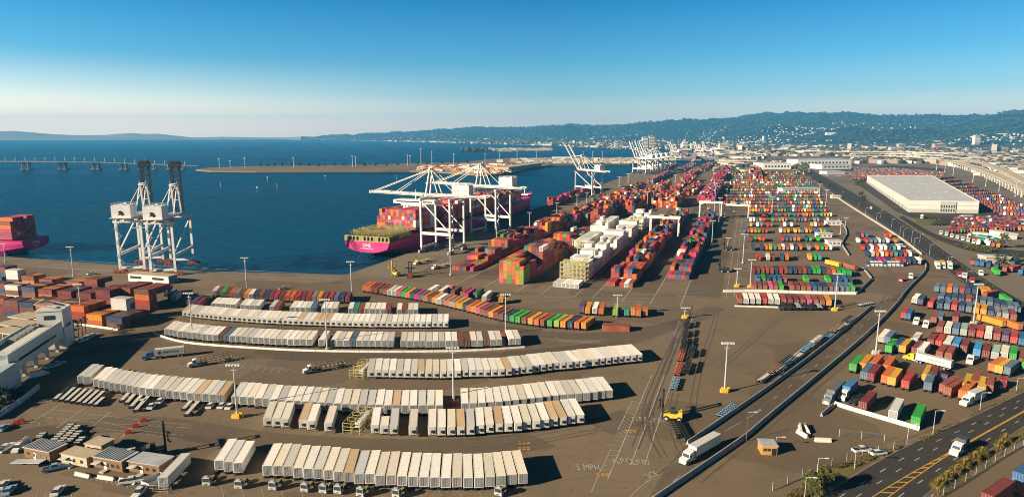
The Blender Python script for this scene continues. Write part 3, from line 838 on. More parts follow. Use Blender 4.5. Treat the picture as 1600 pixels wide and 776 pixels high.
row(REEFERS, "fifth row from the camera", [(259, 524, 1.15), (290, 529, 1.05), (334, 534, 1.0), (378, 536.5, .95), (430, 540, .86), (480, 541.5, .74), (530, 543, .58), (580, 543.5, .38), (630, 544, .14), (690, 544, -.04), (740, 543, -.17), (780, 541.5, -.3), (818, 540, -.4)], 2.66, {"cream": 4, "white": 5, "pale grey": 4, "brown": .4, "slate blue": .5}, 'doors', gaps=[(488, 493), (508, 517), (617, 627), (788, 794)], seed=7)
row(REEFERS, "sixth row from the camera", [(286, 495, 1.1), (340, 501, 1.0), (400, 505.5, .9), (480, 509.5, .72), (560, 512, .4), (640, 512.8, .12), (705, 512.5, .0)], 2.62, RC, 'unit', seed=8, gaps=[(672, 678)])
row(REEFERS, "broken row behind the sixth row", [(331, 483, 1.0), (400, 487, .85), (470, 490, .65), (560, 492, .3), (655, 493.5, .05)], 2.7,
    ["cream", "white", "white", "white", "white", "cream", "cream", "white", "pale grey", "white", "white", "cream", "pale grey", "red brown", "white", "white", "cream", "white", "white", "pale grey", "slate blue", "orange*", "white", "white", "cream", "pale grey", "white", "white", "teal", "red brown", "cream", "white", "white", "white", "red brown", "white", "white", "red brown"], 'doors',
    gaps=[(371, 376), (405, 418), (437, 452), (468, 472), (494, 500), (508, 514), (530, 541), (612, 618)], seed=9)

# --- coloured rows
MIXD = {"maroon": 4, "red brown": 4, "orange": 3, "red": 3, "blue": 2, "navy": 2, "grey": 2, "amber": 1.5, "brown": 2, "white": 1}
row(TRAILERS, "dark row along the berth road", [(332, 463, .8), (400, 469, .7), (470, 472, .6), (549, 473.5, .5)], 3.0,
    ["pale grey", "maroon", "green", "maroon", "orange", "grey", "brown", "amber", "white", "navy", "red brown", "navy", "maroon", "red", "maroon", "orange", "orange", "red", "maroon", "red", "grey", "amber", "maroon", "red", "slate blue", "navy", "maroon", "red", "maroon"], seed=11, gaps=[(381, 384), (474, 478)])
row(TRAILERS, "long slanting multicoloured row", [(566, 455, 1.4), (590, 459, 1.4), (620, 464, 1.4), (650, 469, 1.45), (680, 475, 1.5), (710, 482, 1.6), (740, 489.5, 1.7), (770, 498, 1.8), (800, 504, 1.8), (840, 509.5, 1.6), (880, 513, 1.5), (915, 515, 1.4)], 3.15,
    ["orange", "orange", "maroon", "red brown", "brown", "red brown", "pale grey", "cream", "pink", "green", "amber", "navy", "magenta", "slate blue", "orange", "brown", "amber", "white", "grey", "orange", "grey", "amber", "yellow", "navy", "orange", "amber", "pink", "red brown", "brown", "amber", "maroon", "brown", "navy", "green", "green", "red brown", "yellow", "orange", "red brown", "green", "lime", "amber", "navy", "orange", "amber", "red brown", "brown", "red brown", "white", "red brown", "white", "blue", "white", "amber", "navy", "slate blue", "slate blue", "navy", "brown", "red brown", "amber", "blue"], seed=12)
for px, py, s, cn, L in ((668, 461, 1.6, "white", BL), (686, 462, 1.5, "cream", BL), (700, 457, 1.3, "pink", 6.06), (704, 463, 1.4, "brown", BL), (725, 467, 1.5, "magenta", BL), (719, 465, 1.5, "red brown", BL), (739, 466, 1.3, "dark green", BL), (753, 471, 1.2, "white", BL),
                         (779, 474, .7, "amber", 6.06)):
    one(TRAILERS, px, py, s, cn, L, where="behind the slanting multicoloured row", group="container trailers behind the slanting row")
for px, py, s, cn, L in ((905, 489, .35, "purple", BL), (914, 491, .4, "amber", BL), (925, 491, .4, "white", BL), (935, 492, .35, "orange", BL), (957, 494, .3, "lime", BL), (975, 494, .2, "teal", 6.06), (984, 494, .15, "amber", 6.06), (993, 495, .1, "orange", BL), (1004, 494, 0, "orange", 6.06)):
    one(TRAILERS, px, py, s, cn, L, where="near the slanting row's end", group="container trailers by the row end")
for k, (px, py, cn) in enumerate(((941, 516, "red brown"), (943, 513.5, "red brown"))):
    p = G(px, py); STACKED.append(dict(x=p.x, y=p.y, z=0.0, h=R(96), L=BL, cn=cn, c=jitter(COLS[cn], .1), end='doors', where="across the slanting row's end", group="containers across the row end", top=True))
row(TRAILERS, "pink and maroon row on white blocks", [(1151, 475.5, -.25), (1200, 476, -.35), (1250, 477.5, -.5), (1301, 479, -.6)], 3.2,
    ["red brown", "white", "white", "white", "red", "white", "white", "red brown", "maroon", "maroon", "red brown", "pink", "red brown", "red brown", "amber", "red brown", "slate blue", "red", "slate blue", "pink", "slate blue"], seed=13)
row(TRAILERS, "front row behind the white barrier", [(1174, 454, -.2), (1230, 455, -.4), (1290, 456.5, -.6), (1335, 457, -.75)], 3.0,
    ["red brown", "brown", "red brown", "pink", "red brown", "green", "green", "red brown", "maroon", "red brown", "red brown", "blue", "navy", "navy", "red brown", "slate blue", "slate blue", "slate blue", "green", "green", "teal", "red brown", "green", "grey", "red brown"], seed=14, gaps=[(1228, 1232), (1308, 1311)])
row(TRAILERS, "second row behind the white barrier", [(1180, 443, -.2), (1230, 443, -.4), (1290, 444, -.6), (1330, 444, -.7)], 3.2, {"blue": 3, "navy": 2, "red brown": 3, "green": 3, "red": 2}, seed=15, skip=.3)
row(TRAILERS, "green and blue row", [(1173, 428, -.1), (1230, 428, -.3), (1290, 429, -.55), (1330, 432, -.7)], 2.95,
    ["maroon", "brown", "red brown", "red brown", "red brown", "navy", "red", "red brown", "navy", "navy", "maroon", "red brown", "navy", "green", "green", "navy", "red brown", "orange", "green", "green", "green", "green", "red", "green", "green", "magenta", "white"], seed=16)
for u_i, (yy, x0, x1, sk) in enumerate(((407, 1160, 1290, .55), (391, 1160, 1300, .25), (377, 1158, 1300, .25), (364, 1160, 1290, .2), (354, 1165, 1290, .3), (346, 1170, 1300, .2), (338, 1168, 1300, .2), (331, 1170, 1295, .15), (325, 1170, 1290, .15), (319, 1125, 1285, .3), (313.5, 1126, 1282, .2),
                              (308, 1126, 1280, .2), (303, 1124, 1278, .15), (298.5, 1124, 1276, .15), (294, 1124, 1272, .15), (290, 1122, 1270, .1), (286.5, 1120, 1268, .1), (283, 1120, 1262, .1), (279.5, 1120, 1256, .15), (276.5, 1120, 1250, .1), (273.5, 1122, 1245, .15), (271, 1150, 1240, .2))):
    row(TRAILERS, nth(u_i + 4) + " row behind the white barrier", [(x0, yy, -.1), ((x0 + x1) / 2, yy, -.3), (x1, yy, -.55)], 3.3,
        {"orange": 3, "red": 2, "red brown": 3, "yellow": 1.6, "amber": 1.2, "green": 1.6, "blue": 2, "navy": 1.6, "white": 1.6, "grey": 1.4, "maroon": 1.6, "teal": .6, "cream": 1}, seed=30 + u_i, skip=sk)
# --- truck lot inside the loop road
for k, (yy, x0, x1) in enumerate(((413, 1362, 1436), (401, 1352, 1422), (391, 1345, 1410), (380, 1338, 1402), (371, 1338, 1392))):
    row(TRAILERS, nth(k + 1) + " rank of the loop road lot", [(x0, yy, -.65), (x1, yy, -.75)], 3.4, {"red": 4, "white": 4, "navy": 3, "orange": 1.5, "magenta": 1.2, "slate blue": 2, "teal": .5}, seed=60 + k, skip=.12)
# --- lots on the right
RLG = "container trailers in the dusty lot"
row(TRAILERS, "topmost row of the dusty lot", [(1458, 456, .45), (1490, 458.5, .2), (1530, 461, -.1)], 3.0, ["slate blue", "slate blue", "orange", "slate blue", "red brown", "navy", "navy", "red brown", "orange", "teal"], seed=71)
for px, py, s, cn in ((1534, 462, -.6, "amber"), (1541, 463, -.7, "amber")): one(TRAILERS, px, py, s, cn, where="at the right end of the topmost row", group=RLG)
one(TRAILERS, 1534, 465, 5.0, "red brown", where="side on, below the yellow pair by the fence", group=RLG)
row(TRAILERS, "navy row of the dusty lot", [(1462, 483, .6), (1500, 487, .4), (1540, 494, .15), (1560, 498, -.2), (1590, 503, -.5)], 3.05,
    ["navy", "slate blue", "red", "navy", "slate blue", "amber", "amber", "navy", "grey", "grey", "red brown", "orange", "navy", "slate blue", "white", "slate blue", "white"], seed=72)
row(TRAILERS, "upper navy row of the dusty lot", [(1464, 472, .5), (1500, 475, .3), (1540, 480, .1), (1575, 487, -.4), (1600, 492, -.6)], 3.05, {"navy": 5, "slate blue": 4, "red brown": 1}, seed=73)
for px, py, s, cn in ((1424, 474, .9, "white"), (1433, 476, .9, "navy"), (1448.5, 481, .75, "red"), (1407, 498, .5, "red"), (1413, 499, .75, "blue"), (1453, 505, .4, "red brown"), (1462, 505, .45, "slate blue"), (1487, 504, .35, "maroon")):
    one(TRAILERS, px, py, s, cn, where="among the upper ranks of the dusty lot", group=RLG)
row(TRAILERS, "long mixed row of the dusty lot", [(1461, 520, .42), (1500, 525, .28), (1540, 530, .16), (1575, 536, .1), (1605, 543, .05)], 2.95,
    ["red brown", "cream", "slate blue", "mint", "maroon", "red", "cream", "red brown", "purple", "red", "blue", "mint", "red brown", "green", "red brown", "white", "red", "red", "green"], seed=74)
row(TRAILERS, "middle row of the dusty lot", [(1447, 540, .75), (1465, 544, .65), (1490, 549, .5), (1515, 554, .45)], 2.9,
    ["maroon", "red", "cream", "sky blue", "maroon", "red brown", "red", "red brown", "red brown"], seed=75)
row(TRAILERS, "lower middle row of the dusty lot", [(1460, 560, .75), (1492, 566, .55)], 2.9, ["red brown", "red brown", "orange", "white"], seed=76)
row(TRAILERS, "right middle row of the dusty lot", [(1518, 556, .35), (1550, 562, .28), (1584, 565, .2)], 2.95, ["sky blue", "maroon", "mint", "cream", "green", "slate blue", "red brown"], seed=77)
for px, py, s, cn in ((1372, 535, .85, "cream"), (1380, 537, .95, "slate blue"), (1382, 551, 1.0, "green"), (1395, 549, .95, "navy"), (1403.5, 551, .95, "yellow"), (1422, 540, .8, "pale grey"), (1423, 554, .9, "maroon"), (1432, 556, .9, "white"), (1326, 580, .9, "green"), (1341, 579, .85, "amber"), (1357, 578, .9, "orange"),
                      (1343, 593, .85, "slate blue"), (1353, 595, .8, "maroon"), (1377.5, 582, .7, "orange"), (1375.5, 599, .8, "orange"), (1386, 602, .75, "yellow"), (1407, 607, .7, "red"), (1439, 597, .5, "yellow"), (1449, 597, .4, "maroon"), (1442, 610, .4, "slate blue"),
                      (1472.5, 617, 1.6, "red brown"), (1466, 613, 1.5, "red brown"), (1502, 612, .4, "yellow"), (1515, 607, .35, "red brown"), (1525, 617, .3, "yellow"), (1537, 614, .2, "red brown"), (1496, 623, .95, "orange"),
                      (1542.5, 580, 1.6, "orange"), (1553, 583, 1.5, "yellow"), (1565, 585, 1.3, "slate blue"), (1590, 572, .2, "red brown"), (1595, 578, .2, "green")):
    one(TRAILERS, px, py, s, cn, where="in the dusty lot", group=RLG)
for px, py, s, cn, wh in ((1340, 641, .95, "maroon", "standing alone by the white barrier, left of the white one"), (1387, 655, .55, "pale grey", "standing alone by the white barrier, left of the green one"), (1422, 665, .5, "green", "standing alone at the right end of the white barrier")):
    one(TRAILERS, px, py, s, cn, where=wh, group="container trailers standing alone by the white barrier")
# --- far storage fields on the right, seen over and beside the warehouse
FARC = {"red": 3, "orange": 2.5, "red brown": 4, "navy": 2, "purple": 2, "maroon": 3, "white": 1, "amber": 1, "blue": 1.2, "green": .4}
for k in range(9):
    row(TRAILERS, "far field", [(1330 + k * 3, 281 - k * 1.15, .6), (1435 + k * 5, 279.5 - k * 1.15, .9)], 3.6, FARC, seed=100 + k, skip=.1)
for k in range(13):
    t = k / 12
    row(TRAILERS, "far field", [(1448 + 112 * t, 281.5 + 55 * t, 1.0), (1490 + 145 * t, 278 + 60 * t, 1.2)], 3.6, FARC, seed=120 + k, skip=.08)
for k in range(9):
    t = k / 8
    row(TRAILERS, "far field", [(1490 - 12 * t, 345 + 20 * t, .5), (1560 + 40 * t, 343 + 17 * t, .9), (1640, 345 + 14 * t, 1.1)], 3.5, {**FARC, "orange": 5}, seed=140 + k, skip=.15)
for k in range(3):
    row(TRAILERS, "far field", [(1505 + k * 6, 371 + k * 5, .4), (1560, 381 + k * 3, .6)], 3.6, {"white": 3, "red brown": 2, "teal": 1, "orange": 1}, seed=160 + k, skip=.3)
for k, (x, y, s, cn) in enumerate(((1515, 414, .5, "red brown"), (1522, 415, .5, "blue"), (1530, 416, .6, "blue"), (1540, 418, .6, "navy"), (1552, 420, .7, "navy"), (1555, 430, -1.2, "green"), (1575, 424, 4, "red"), (1590, 429, 4, "blue"), (1578, 415, 3, "navy"), (1572, 476, -1.4, "green"), (1565, 512, -3.5, "amber"), (1590, 517, -3.0, "orange"), (1565, 425, .8, "red brown"), (1335, 423, -3.2, "red brown"), (1310, 418, -4, "yellow"))):
    one(TRAILERS, x, y, s, cn, where="along the avenue fence", group="container trailers along the avenue")

# --- reefer trailers in the building's shade and other loose ones
for px, py, s, cn in ((122, 601, 1.2, "pale grey"), (131, 602.5, 1.15, "pale grey")): one(REEFERS, px, py, s, cn, where="shaded pair left of the third row", group="shaded refrigerated pair")
one(TRAILERS, 248, 764, .95, "pale grey", where="bluish, parked right of the site cabins", group="container trailers by the cabins")

# --- stacks
BAY = 12.75
def block(name, u0, bays, v0, cols, heights, pal, seed, L=BL, gap=0.16, group=None, rot=0.0, pad=0.5, top=None):
    """stacks along the quay heading; heights(b, c) says how many boxes high"""
    rr = random.Random(seed)
    Hm = [[max(0, heights(b, c, rr)) for c in range(cols)] for b in range(bays)]
    for b in range(bays):
        for c in range(cols):
            n = Hm[b][c]
            run = None
            for k in range(n):
                if run is None or rr.random() < 0.6:
                    r = rr.random() * sum(pal.values())
                    for cn, wgt in pal.items():
                        r -= wgt
                        if r <= 0: break
                    run = cn
                fr = b == 0 or Hm[b - 1][c] <= k
                ri = c == cols - 1 or Hm[b][c + 1] <= k
                le = c == 0 or Hm[b][c - 1] <= k
                if not (k == n - 1 or fr or ri or le): continue
                p = Q(u0 + b * BAY, v0 + (c + 0.5) * (BW + gap))
                STACKED.append(dict(x=p.x, y=p.y, z=k * BH, h=QA, L=L, cn=run, c=jitter(COLS[run], .14, rr), end='doors', where=name, group=group or name, top=k == n - 1, col=c + 1, bay=b + 1, tier=k + 1, tiers=n, front=fr and b == 0))
def hts(lo, hi, empty=0.0):
    def f(b, c, rr):
        return 0 if rr.random() < empty else rr.randint(lo, hi)
    return f
MAGP = {"magenta": 2.2, "orange": 4, "red": 3, "maroon": 4, "red brown": 4, "amber": 1, "navy": 1, "white": .6, "teal": .5, "green": .5}
ORP = {"orange": 5, "red": 4, "red brown": 5, "maroon": 2, "magenta": 1, "amber": 1.5, "white": .8, "navy": 1, "teal": .6, "green": .3}
LOWP = {"orange": 4, "red": 4, "red brown": 3, "navy": 3, "blue": 2, "green": 1.2, "white": 1.2, "magenta": 1, "maroon": 2}
def b1(b, c, rr):
    base = [1, 1, 2, 3, 2, 4, 3, 4, 3, 4, 4, 3, 2, 4, 4, 3, 4][b % 17]
    return base - (1 if rr.random() < .35 else 0) if c > 0 else max(1, base - rr.randint(0, 2))
block("quayside stacks", 37, 17, 57.5, 6, b1, MAGP, 201, group="quayside container stacks")
def b2(b, c, rr):
    if b == 0: return 5 if c < 5 else 4
    if b == 1: return 5 if c < 3 else rr.choice((3, 4))
    if b == 2: return (5, 5, 4, 3, 2, 2)[c]
    if b in (3, 4): return 6 if c > 0 else 5
    return [0, 0, 0, 0, 0, 6, 5, 4, 3, 5, 4, 4, 3, 4, 2][b] - (1 if rr.random() < .4 else 0) - (1 if c == 5 and rr.random() < .5 else 0)
FRP = {"lime": 1, "green": 1.6, "amber": 2.4, "white": 2, "red": 2, "orange": 3, "pink": 1, "maroon": 1.2, "red brown": 1.5, "blue": .8}
block("tall mixed stack", 13, 1, 100.5, 6, lambda b, c, rr: b2(0, c, rr), FRP, 202, group="tall mixed container stack")
block("tall mixed stack", 13 + BAY, 14, 100.5, 6, lambda b, c, rr: b2(b + 1, c, rr), {**ORP, "white": 1.5, "green": .8}, 222, group="tall mixed container stack")
RWP = {"white": 5, "cream": 2, "pale grey": 4}
def b3(b, c, rr):
    if b == 0: return 1 if c > 1 else 1
    if b == 1: return 0
    return [0, 0, 4, 4, 3, 4, 5, 3, 2, 4, 4, 5, 4, 0, 4, 4, 5][b % 17] - (1 if rr.random() < .12 else 0)
block("white refrigerated stack", 14, 25, 134, 6, b3, RWP, 203, group="white refrigerated container stacks")
block("white stack behind the tall stack", 118, 4, 119.5, 4, hts(4, 4), RWP, 204, group="white refrigerated container stacks")
block("white stack behind the tall stack", 200, 4, 112.5, 6, hts(4, 5), RWP, 224, group="white refrigerated container stacks")
def b4(b, c, rr):
    if b == 0: return 1 if c != 2 else 0
    if b < 4: return rr.choice((1, 2, 2, 3))
    return rr.choice((1, 2, 2, 3, 3))
block("low mixed stack under the gantry", 27, 29, 163.2, 6, b4, LOWP, 205, group="low mixed container stack")
def b5(b, c, rr):
    if b == 0: return 1 if c < 5 else 0
    return rr.choice((1, 2, 2, 3, 3)) if c else rr.choice((2, 3))
block("rightmost low stack", 60, 26, 195, 5, b5, LOWP, 206, group="rightmost low container stack")
# beyond the cross lane
block("far stacks", 462, 9, 128, 12, hts(3, 5, .05), {**ORP, "white": 2, "amber": 3}, 207)
block("far stacks", 300, 26, 84, 6, hts(2, 5, .06), MAGP, 208)
block("far stacks", 250, 40, 60, 7, hts(2, 4, .12), MAGP, 209)
block("far stacks", 430, 22, 3, 3, hts(2, 4, .05), {"red": 3, "magenta": 3, "maroon": 3}, 210)
block("far stacks", 400, 30, 102, 6, hts(2, 5, .06), ORP, 211)
block("far stacks", 600, 30, 128, 6, hts(2, 4, .1), {**ORP, "magenta": 4}, 212)
block("far stacks", 520, 26, 178, 8, hts(3, 4, .02), {"magenta": 3, "maroon": 3, "red": 3, "pale grey": 1.5}, 213)
block("far stacks", 640, 16, 148, 6, hts(1, 3, .1), ORP, 214)
block("far stacks", 860, 26, 60, 6, hts(1, 3, .1), {"brown": 4, "grey": 2, "magenta": 2, "red brown": 3}, 215)
block("far stacks", 980, 24, 110, 7, hts(1, 3, .1), {"brown": 4, "grey": 2, "magenta": 3, "red brown": 3}, 216)
block("far stacks", 900, 24, 175, 8, hts(2, 4, .1), {"magenta": 4, "maroon": 3, "red": 3}, 217)
block("far stacks", 1000, 30, 240, 10, hts(1, 4, .25), {"red": 3, "navy": 2, "red brown": 3, "pale grey": 1}, 218)
block("far stacks", 1330, 26, 20, 8, hts(0, 3, .2), {"red brown": 3, "grey": 2, "magenta": 2, "navy": 1, "pale grey": 1}, 230)
block("far stacks", 1340, 30, 70, 8, hts(0, 2, .2), {"red brown": 3, "grey": 3, "magenta": 1, "slate blue": 1, "brown": 3}, 231)
block("far stacks", 1320, 34, 120, 8, hts(0, 3, .3), {"red brown": 3, "grey": 2, "maroon": 2, "brown": 3}, 232)
block("far stacks", 1300, 40, 175, 9, hts(0, 3, .3), {"magenta": 2, "red brown": 3, "navy": 2, "grey": 2, "cream": 1}, 233)
block("far stacks", 1400, 46, 240, 9, hts(0, 3, .35), {"red": 3, "navy": 2, "red brown": 3, "pale grey": 2, "grey": 2}, 234)
# left yard: long sides to the camera
LH = math.atan2(0.97, -0.24)
def left_stack(px, py, n, colours, depth=1, pitch=2.52):
    p = G(px, py)
    fw = Vector((math.sin(LH), math.cos(LH), 0)); side = Vector((-fw.y, fw.x, 0))      # fw to the right, side away from the camera
    for d in range(depth):
        for k in range(n):
            if d and k < n - 1 and d > 1: continue
            cn = colours[(k + d * 2) % len(colours)]
            q = p + side * (BW / 2 + d * pitch)
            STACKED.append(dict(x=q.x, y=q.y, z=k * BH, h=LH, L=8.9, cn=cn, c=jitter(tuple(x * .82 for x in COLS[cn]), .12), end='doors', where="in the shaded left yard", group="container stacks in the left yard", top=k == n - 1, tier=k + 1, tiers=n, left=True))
lc = [["amber", "orange", "brown"], ["brown", "navy", "maroon"], ["red brown", "brown", "maroon"], ["maroon", "red brown", "maroon"], ["red brown", "red", "orange", "brown"], ["orange", "amber", "red brown"], ["amber", "brown", "navy"], ["navy", "maroon", "brown"], ["pale grey", "brown", "pale grey"]]
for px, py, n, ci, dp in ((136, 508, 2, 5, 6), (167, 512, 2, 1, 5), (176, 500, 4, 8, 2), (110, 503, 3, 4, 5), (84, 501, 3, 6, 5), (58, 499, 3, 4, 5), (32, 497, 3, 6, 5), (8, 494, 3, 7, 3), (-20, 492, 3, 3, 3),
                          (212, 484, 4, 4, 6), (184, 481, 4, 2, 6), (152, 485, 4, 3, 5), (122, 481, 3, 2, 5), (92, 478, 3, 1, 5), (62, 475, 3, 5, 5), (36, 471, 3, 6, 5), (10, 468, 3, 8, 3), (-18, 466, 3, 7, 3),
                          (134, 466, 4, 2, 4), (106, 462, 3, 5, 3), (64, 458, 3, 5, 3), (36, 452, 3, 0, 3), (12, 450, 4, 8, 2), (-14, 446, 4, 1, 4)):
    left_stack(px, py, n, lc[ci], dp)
for px, py, s, cn in ((256, 462, .9, "navy"), (262, 468, 1.0, "slate blue"), (268, 472, 1.0, "pale grey"), (292, 478, 1.2, "purple"), (300, 480, 1.2, "purple"), (306, 483, 1.2, "maroon")):
    one(TRAILERS, px, py, s, cn, where="in the shade right of the left yard stacks", group="shaded container trailers")

# --- build them
def dist(d): return (Vector((d["x"], d["y"], d["z"])) - Vector((0, 0, H))).length
def in_frame(d):
    fw = d["y"] * CT - (d["z"] - H) * ST
    px = 800 + F * d["x"] / fw; py = 388 - F * (d["y"] * ST + (d["z"] - H) * CT) / fw
    return -12 < px < 1605 and py < 790
def split(lst, n):
    vis = sorted([d for d in lst if in_frame(d)], key=dist)
    return vis[:n], vis[n:]
def lite(mb, d):
    """the same box, trimmed for the far crowd"""
    ca, sa = math.cos(d["h"]), math.sin(d["h"])
    z0 = d["z"] + (1.2 if d.get("chassis") else 0)
    cx, cy_ = d["x"] + sa * d["L"] / 2, d["y"] + ca * d["L"] / 2
    mb.box(cx, cy_, z0, BW, d["L"], BH, -d["h"], d["c"], 0, bottom=True)
    if d.get("chassis"): mb.box(cx, cy_, 0.5, 1.2, d["L"] - 0.5, 0.7, -d["h"], (0.02, 0.02, 0.02), 0, bottom=False)
def crowd(name, lst, label, cat, group):
    mb = MB()
    for d in lst: lite(mb, d)
    return tag(mb.build(name, M_BOXS), label, cat, group, "stuff")
for kind, lst in (("refrigerated_trailer", REEFERS), ("container_trailer", TRAILERS)):
    a, b = split(lst, 300)
    noun = "refrigerated trailer" if kind[0] == "r" else "container trailer"
    singles = {}
    for d in a:
        if d["row"]: lab = "%s %s, %s from left in the %s" % (d["cn"], noun, nth(d["n"]), d["row"])
        else:
            singles.setdefault((d["cn"], d["where"]), []).append(d); continue
        d["lab"] = lab
    for (cn, wh), ds in singles.items():
        ds.sort(key=lambda d: d["x"] / d["y"])
        for k, d in enumerate(ds):
            d["lab"] = "%s %s %s" % (cn, noun, wh) if len(ds) == 1 else "%s %s %s, %s such from left" % (cn, noun, wh, nth(k + 1))
    for d in a:
        container_thing(kind, d["lab"], "trailer", d["group"] if not d["row"] else noun + "s in the " + d["row"], d["x"], d["y"], d["z"], d["h"], d["L"], d["c"], d["end"], True, 2 if dist(d) < 420 else 0)
    if b: crowd("distant_trailers", b, "distant mixed container trailers filling the far lots and yards", "trailers", "distant trailers")
a, b = split(STACKED, 300)
groups = {}
for d in a: groups.setdefault((d["where"], d["cn"]), []).append(d)
for (wh, cn), ds in groups.items():
    ds.sort(key=lambda d: (d["x"] / d["y"], d["z"]))
    for k, d in enumerate(ds):
        d["lab"] = "%s shipping container %s" % (cn, wh if wh.startswith(("in ", "across")) else "in the " + wh)
        if len(ds) > 1: d["lab"] += ", %s such from left" % nth(k + 1)
for d in a:
    container_thing("shipping_container", d["lab"], "container", d["group"], d["x"], d["y"], d["z"], d["h"], d["L"], d["c"], 'doors', False, 0 if dist(d) > 430 else 1)
crowd("stacked_containers", b, "mixed shipping containers stacked in the blocks farther back", "containers", "farther container stacks")

# ================================================================== CRANES
def sts_crane(label, ws, ls, portal, apex, reach, back, boom_deg, spacing=22.0, boom_m=None, bogie_m=None, house=(14, 8, 7), group="ship to shore cranes", marks=False, thick=1.0, detail=True, name="ship_to_shore_crane", slim=False):
    """ws, ls: photo points of the nearer waterside and landside legs"""
    W, L = (ws if isinstance(ws, Vector) else G(*ws)), (ls if isinstance(ls, Vector) else G(*ls))
    d = (W - L); g = d.length; d.normalize()
    rz = math.atan2(d.y, d.x)
    o = empty(name, (W.x, W.y, 0), rz); tag(o, label, "crane", group)
    t = thick
    sgn = -1.0 if d.x < 0 else 1.0                     # local y that runs away from the camera
    if d.y > 0.5: sgn = -1.0
    Y = (0.0, sgn * spacing)
    bm_ = boom_m or M_WHITE
    def P(nm, f, m=M_WHITE, par=o):
        if slim and m is M_WHITE: m = mat("bounce_lit_crane_white", (0.80, 0.79, 0.77), 0.45, wear=0.2, scale=0.25)  # white lightened to stand in for bounce light on shaded faces
        mb = MB(); f(mb); return mb.build(nm, m, par)
    for x in (0.0, -g):
        for y in Y:
            P("leg", lambda mb: mb.beam((x, y, 2.4), (x, y, portal - 0.2), 1.5 * t, 1.9 * t))
            def bog(mb):
                for k in (-3.4, -1.2, 1.2, 3.4):
                    mb.box(x, y + k, 0.15, 1.1, 1.8, 1.3); mb.wheel(x, y + k, 0.45, 0.45, 1.3)
                mb.box(x, y, 1.45, 1.2, 8.0, 0.9)
            P("bogie", bog, bogie_m or M_GREY)
        P("sill_beam", lambda mb: mb.beam((x, Y[0], 3.8), (x, Y[1], 3.8), 1.5 * t, 1.9 * t))
        P("cross_girder", lambda mb: mb.beam((x, Y[0] - sgn * 1.5, portal - 0.9), (x, Y[1] + sgn * 1.5, portal - 0.9), 1.6 * t, 2.0 * t))
    zb = portal * 0.36
    for y in Y:
        P("portal_beam", lambda mb: mb.beam((0, y, zb), (-g, y, zb), 1.5 * t, 2.6 * t))
        P("diagonal_brace", lambda mb: mb.beam((-0.4, y, portal - 2.0), (-g + 0.6, y, zb + 1.6), 1.0 * t, 1.0 * t))
    ym = sgn * spacing / 2; e = 3.4 if not slim else 2.2
    def girders(mb):
        for s in (-e, e): mb.beam((1.0, ym + s, portal + 1.3), (-g - back, ym + s, portal + 1.3), 1.2 * t, 2.3 * t)
        for k in range(9):
            x = 0.5 - (g + back) * k / 8.2
            mb.beam((x, ym - e, portal + 1.3), (x, ym + e, portal + 1.3), 0.7 * t, 0.9 * t)
    P("bridge_girder", girders)
    ca, sa = math.cos(R(boom_deg)), math.sin(R(boom_deg))
    def bp(r, s, up=0.0): return (2.0 + r * ca - up * sa, ym + s, portal + 1.3 + r * sa + up * ca)
    def boom(mb):
        for s in (-e, e): mb.beam(bp(0, s), bp(reach, s), (1.2 if not slim else .8) * t, (2.0 if not slim else 1.5) * t)
        n = 11
        for k in range(n + 1):
            r = reach * k / n; mb.beam(bp(r, -e), bp(r, e), 0.6 * t, 0.8 * t)
            if k < n: mb.beam(bp(r, -e), bp(reach * (k + 1) / n, e), 0.3 * t)
        if detail:
            for s in (-e - 1.2, e + 1.2):
                mb.beam(bp(1, s, 1.1), bp(reach, s, 1.1), 0.10 * t)
                mb.beam(bp(1, s, -.1), bp(reach, s, -.1), 0.6, 0.12)
                for k in range(13): mb.beam(bp(1 + (reach - 1) * k / 12, s), bp(1 + (reach - 1) * k / 12, s, 1.15), 0.12)
        mb.beam(bp(reach, -e - .8), bp(reach, e + .8), 1.2 * t, 2.6 * t)
    P("boom", boom, bm_)
    top = (-3.0, apex)
    def aframe(mb):
        for s in (-1, 1):
            mb.beam((0.0, ym + s * e, portal + 2), (top[0], ym + s * 2.0, apex), 1.1 * t, 1.3 * t)
            mb.beam((-g * 0.42, ym + s * e, portal + 2), (top[0] - 1.4, ym + s * 2.0, apex - 1), 0.8 * t)
        mb.beam((top[0], ym - 3, apex), (top[0], ym + 3, apex), 1.6 * t, 1.8 * t)
        mb.box(top[0] - 0.6, ym, apex + 0.6, 4.0 * t, 4.5 * t, 0.5); mb.beam((0, ym - e, (portal + apex) / 2), (0, ym + e, (portal + apex) / 2), 0.6 * t)
        for s in (-1, 1): mb.beam((top[0] - 1, ym + s * 2, apex + .8), (top[0] - 1, ym + s * 2, apex + 2.6), 0.3 * t)
    P("apex_frame", aframe)
    for fr in ((0.52, 0.93) if boom_deg < 20 else ()):
        for s in (-e, e): P("forestay", lambda mb: mb.beam((top[0], ym + s * 0.6, apex), bp(reach * fr, s, 1.0), 0.42 * t))
    if boom_deg >= 20:
        for s in (-e, e): P("forestay", lambda mb: mb.beam((top[0], ym + s * 0.6, apex), bp(reach * (0.36 if boom_deg > 70 else .5), s, 1.0), 0.36 * t))
    for s in (-e, e): P("backstay", lambda mb: mb.beam((top[0] - 1, ym + s * 0.6, apex), (-g - 1.0, ym + s, portal + 2.4), 0.45 * t))
    hl, hw, hh = house
    hx = -g + 2 - hl / 2
    def hs(mb):
        mb.box(hx, ym, portal + 2.6, hl, hw, hh); mb.box(hx, ym, portal + 2.6 + hh, hl - 0.8, hw - 0.8, 0.35); mb.box(hx - hl / 2 - 1.2, ym, portal + 2.5, 2.2, hw + 1.5, 0.25)
        for k in (-0.25, 0.25): mb.box(hx + hl * k, ym, portal + 2.9 + hh, 1.6, 1.6, 0.9)
    h_ = P("machinery_house", hs)
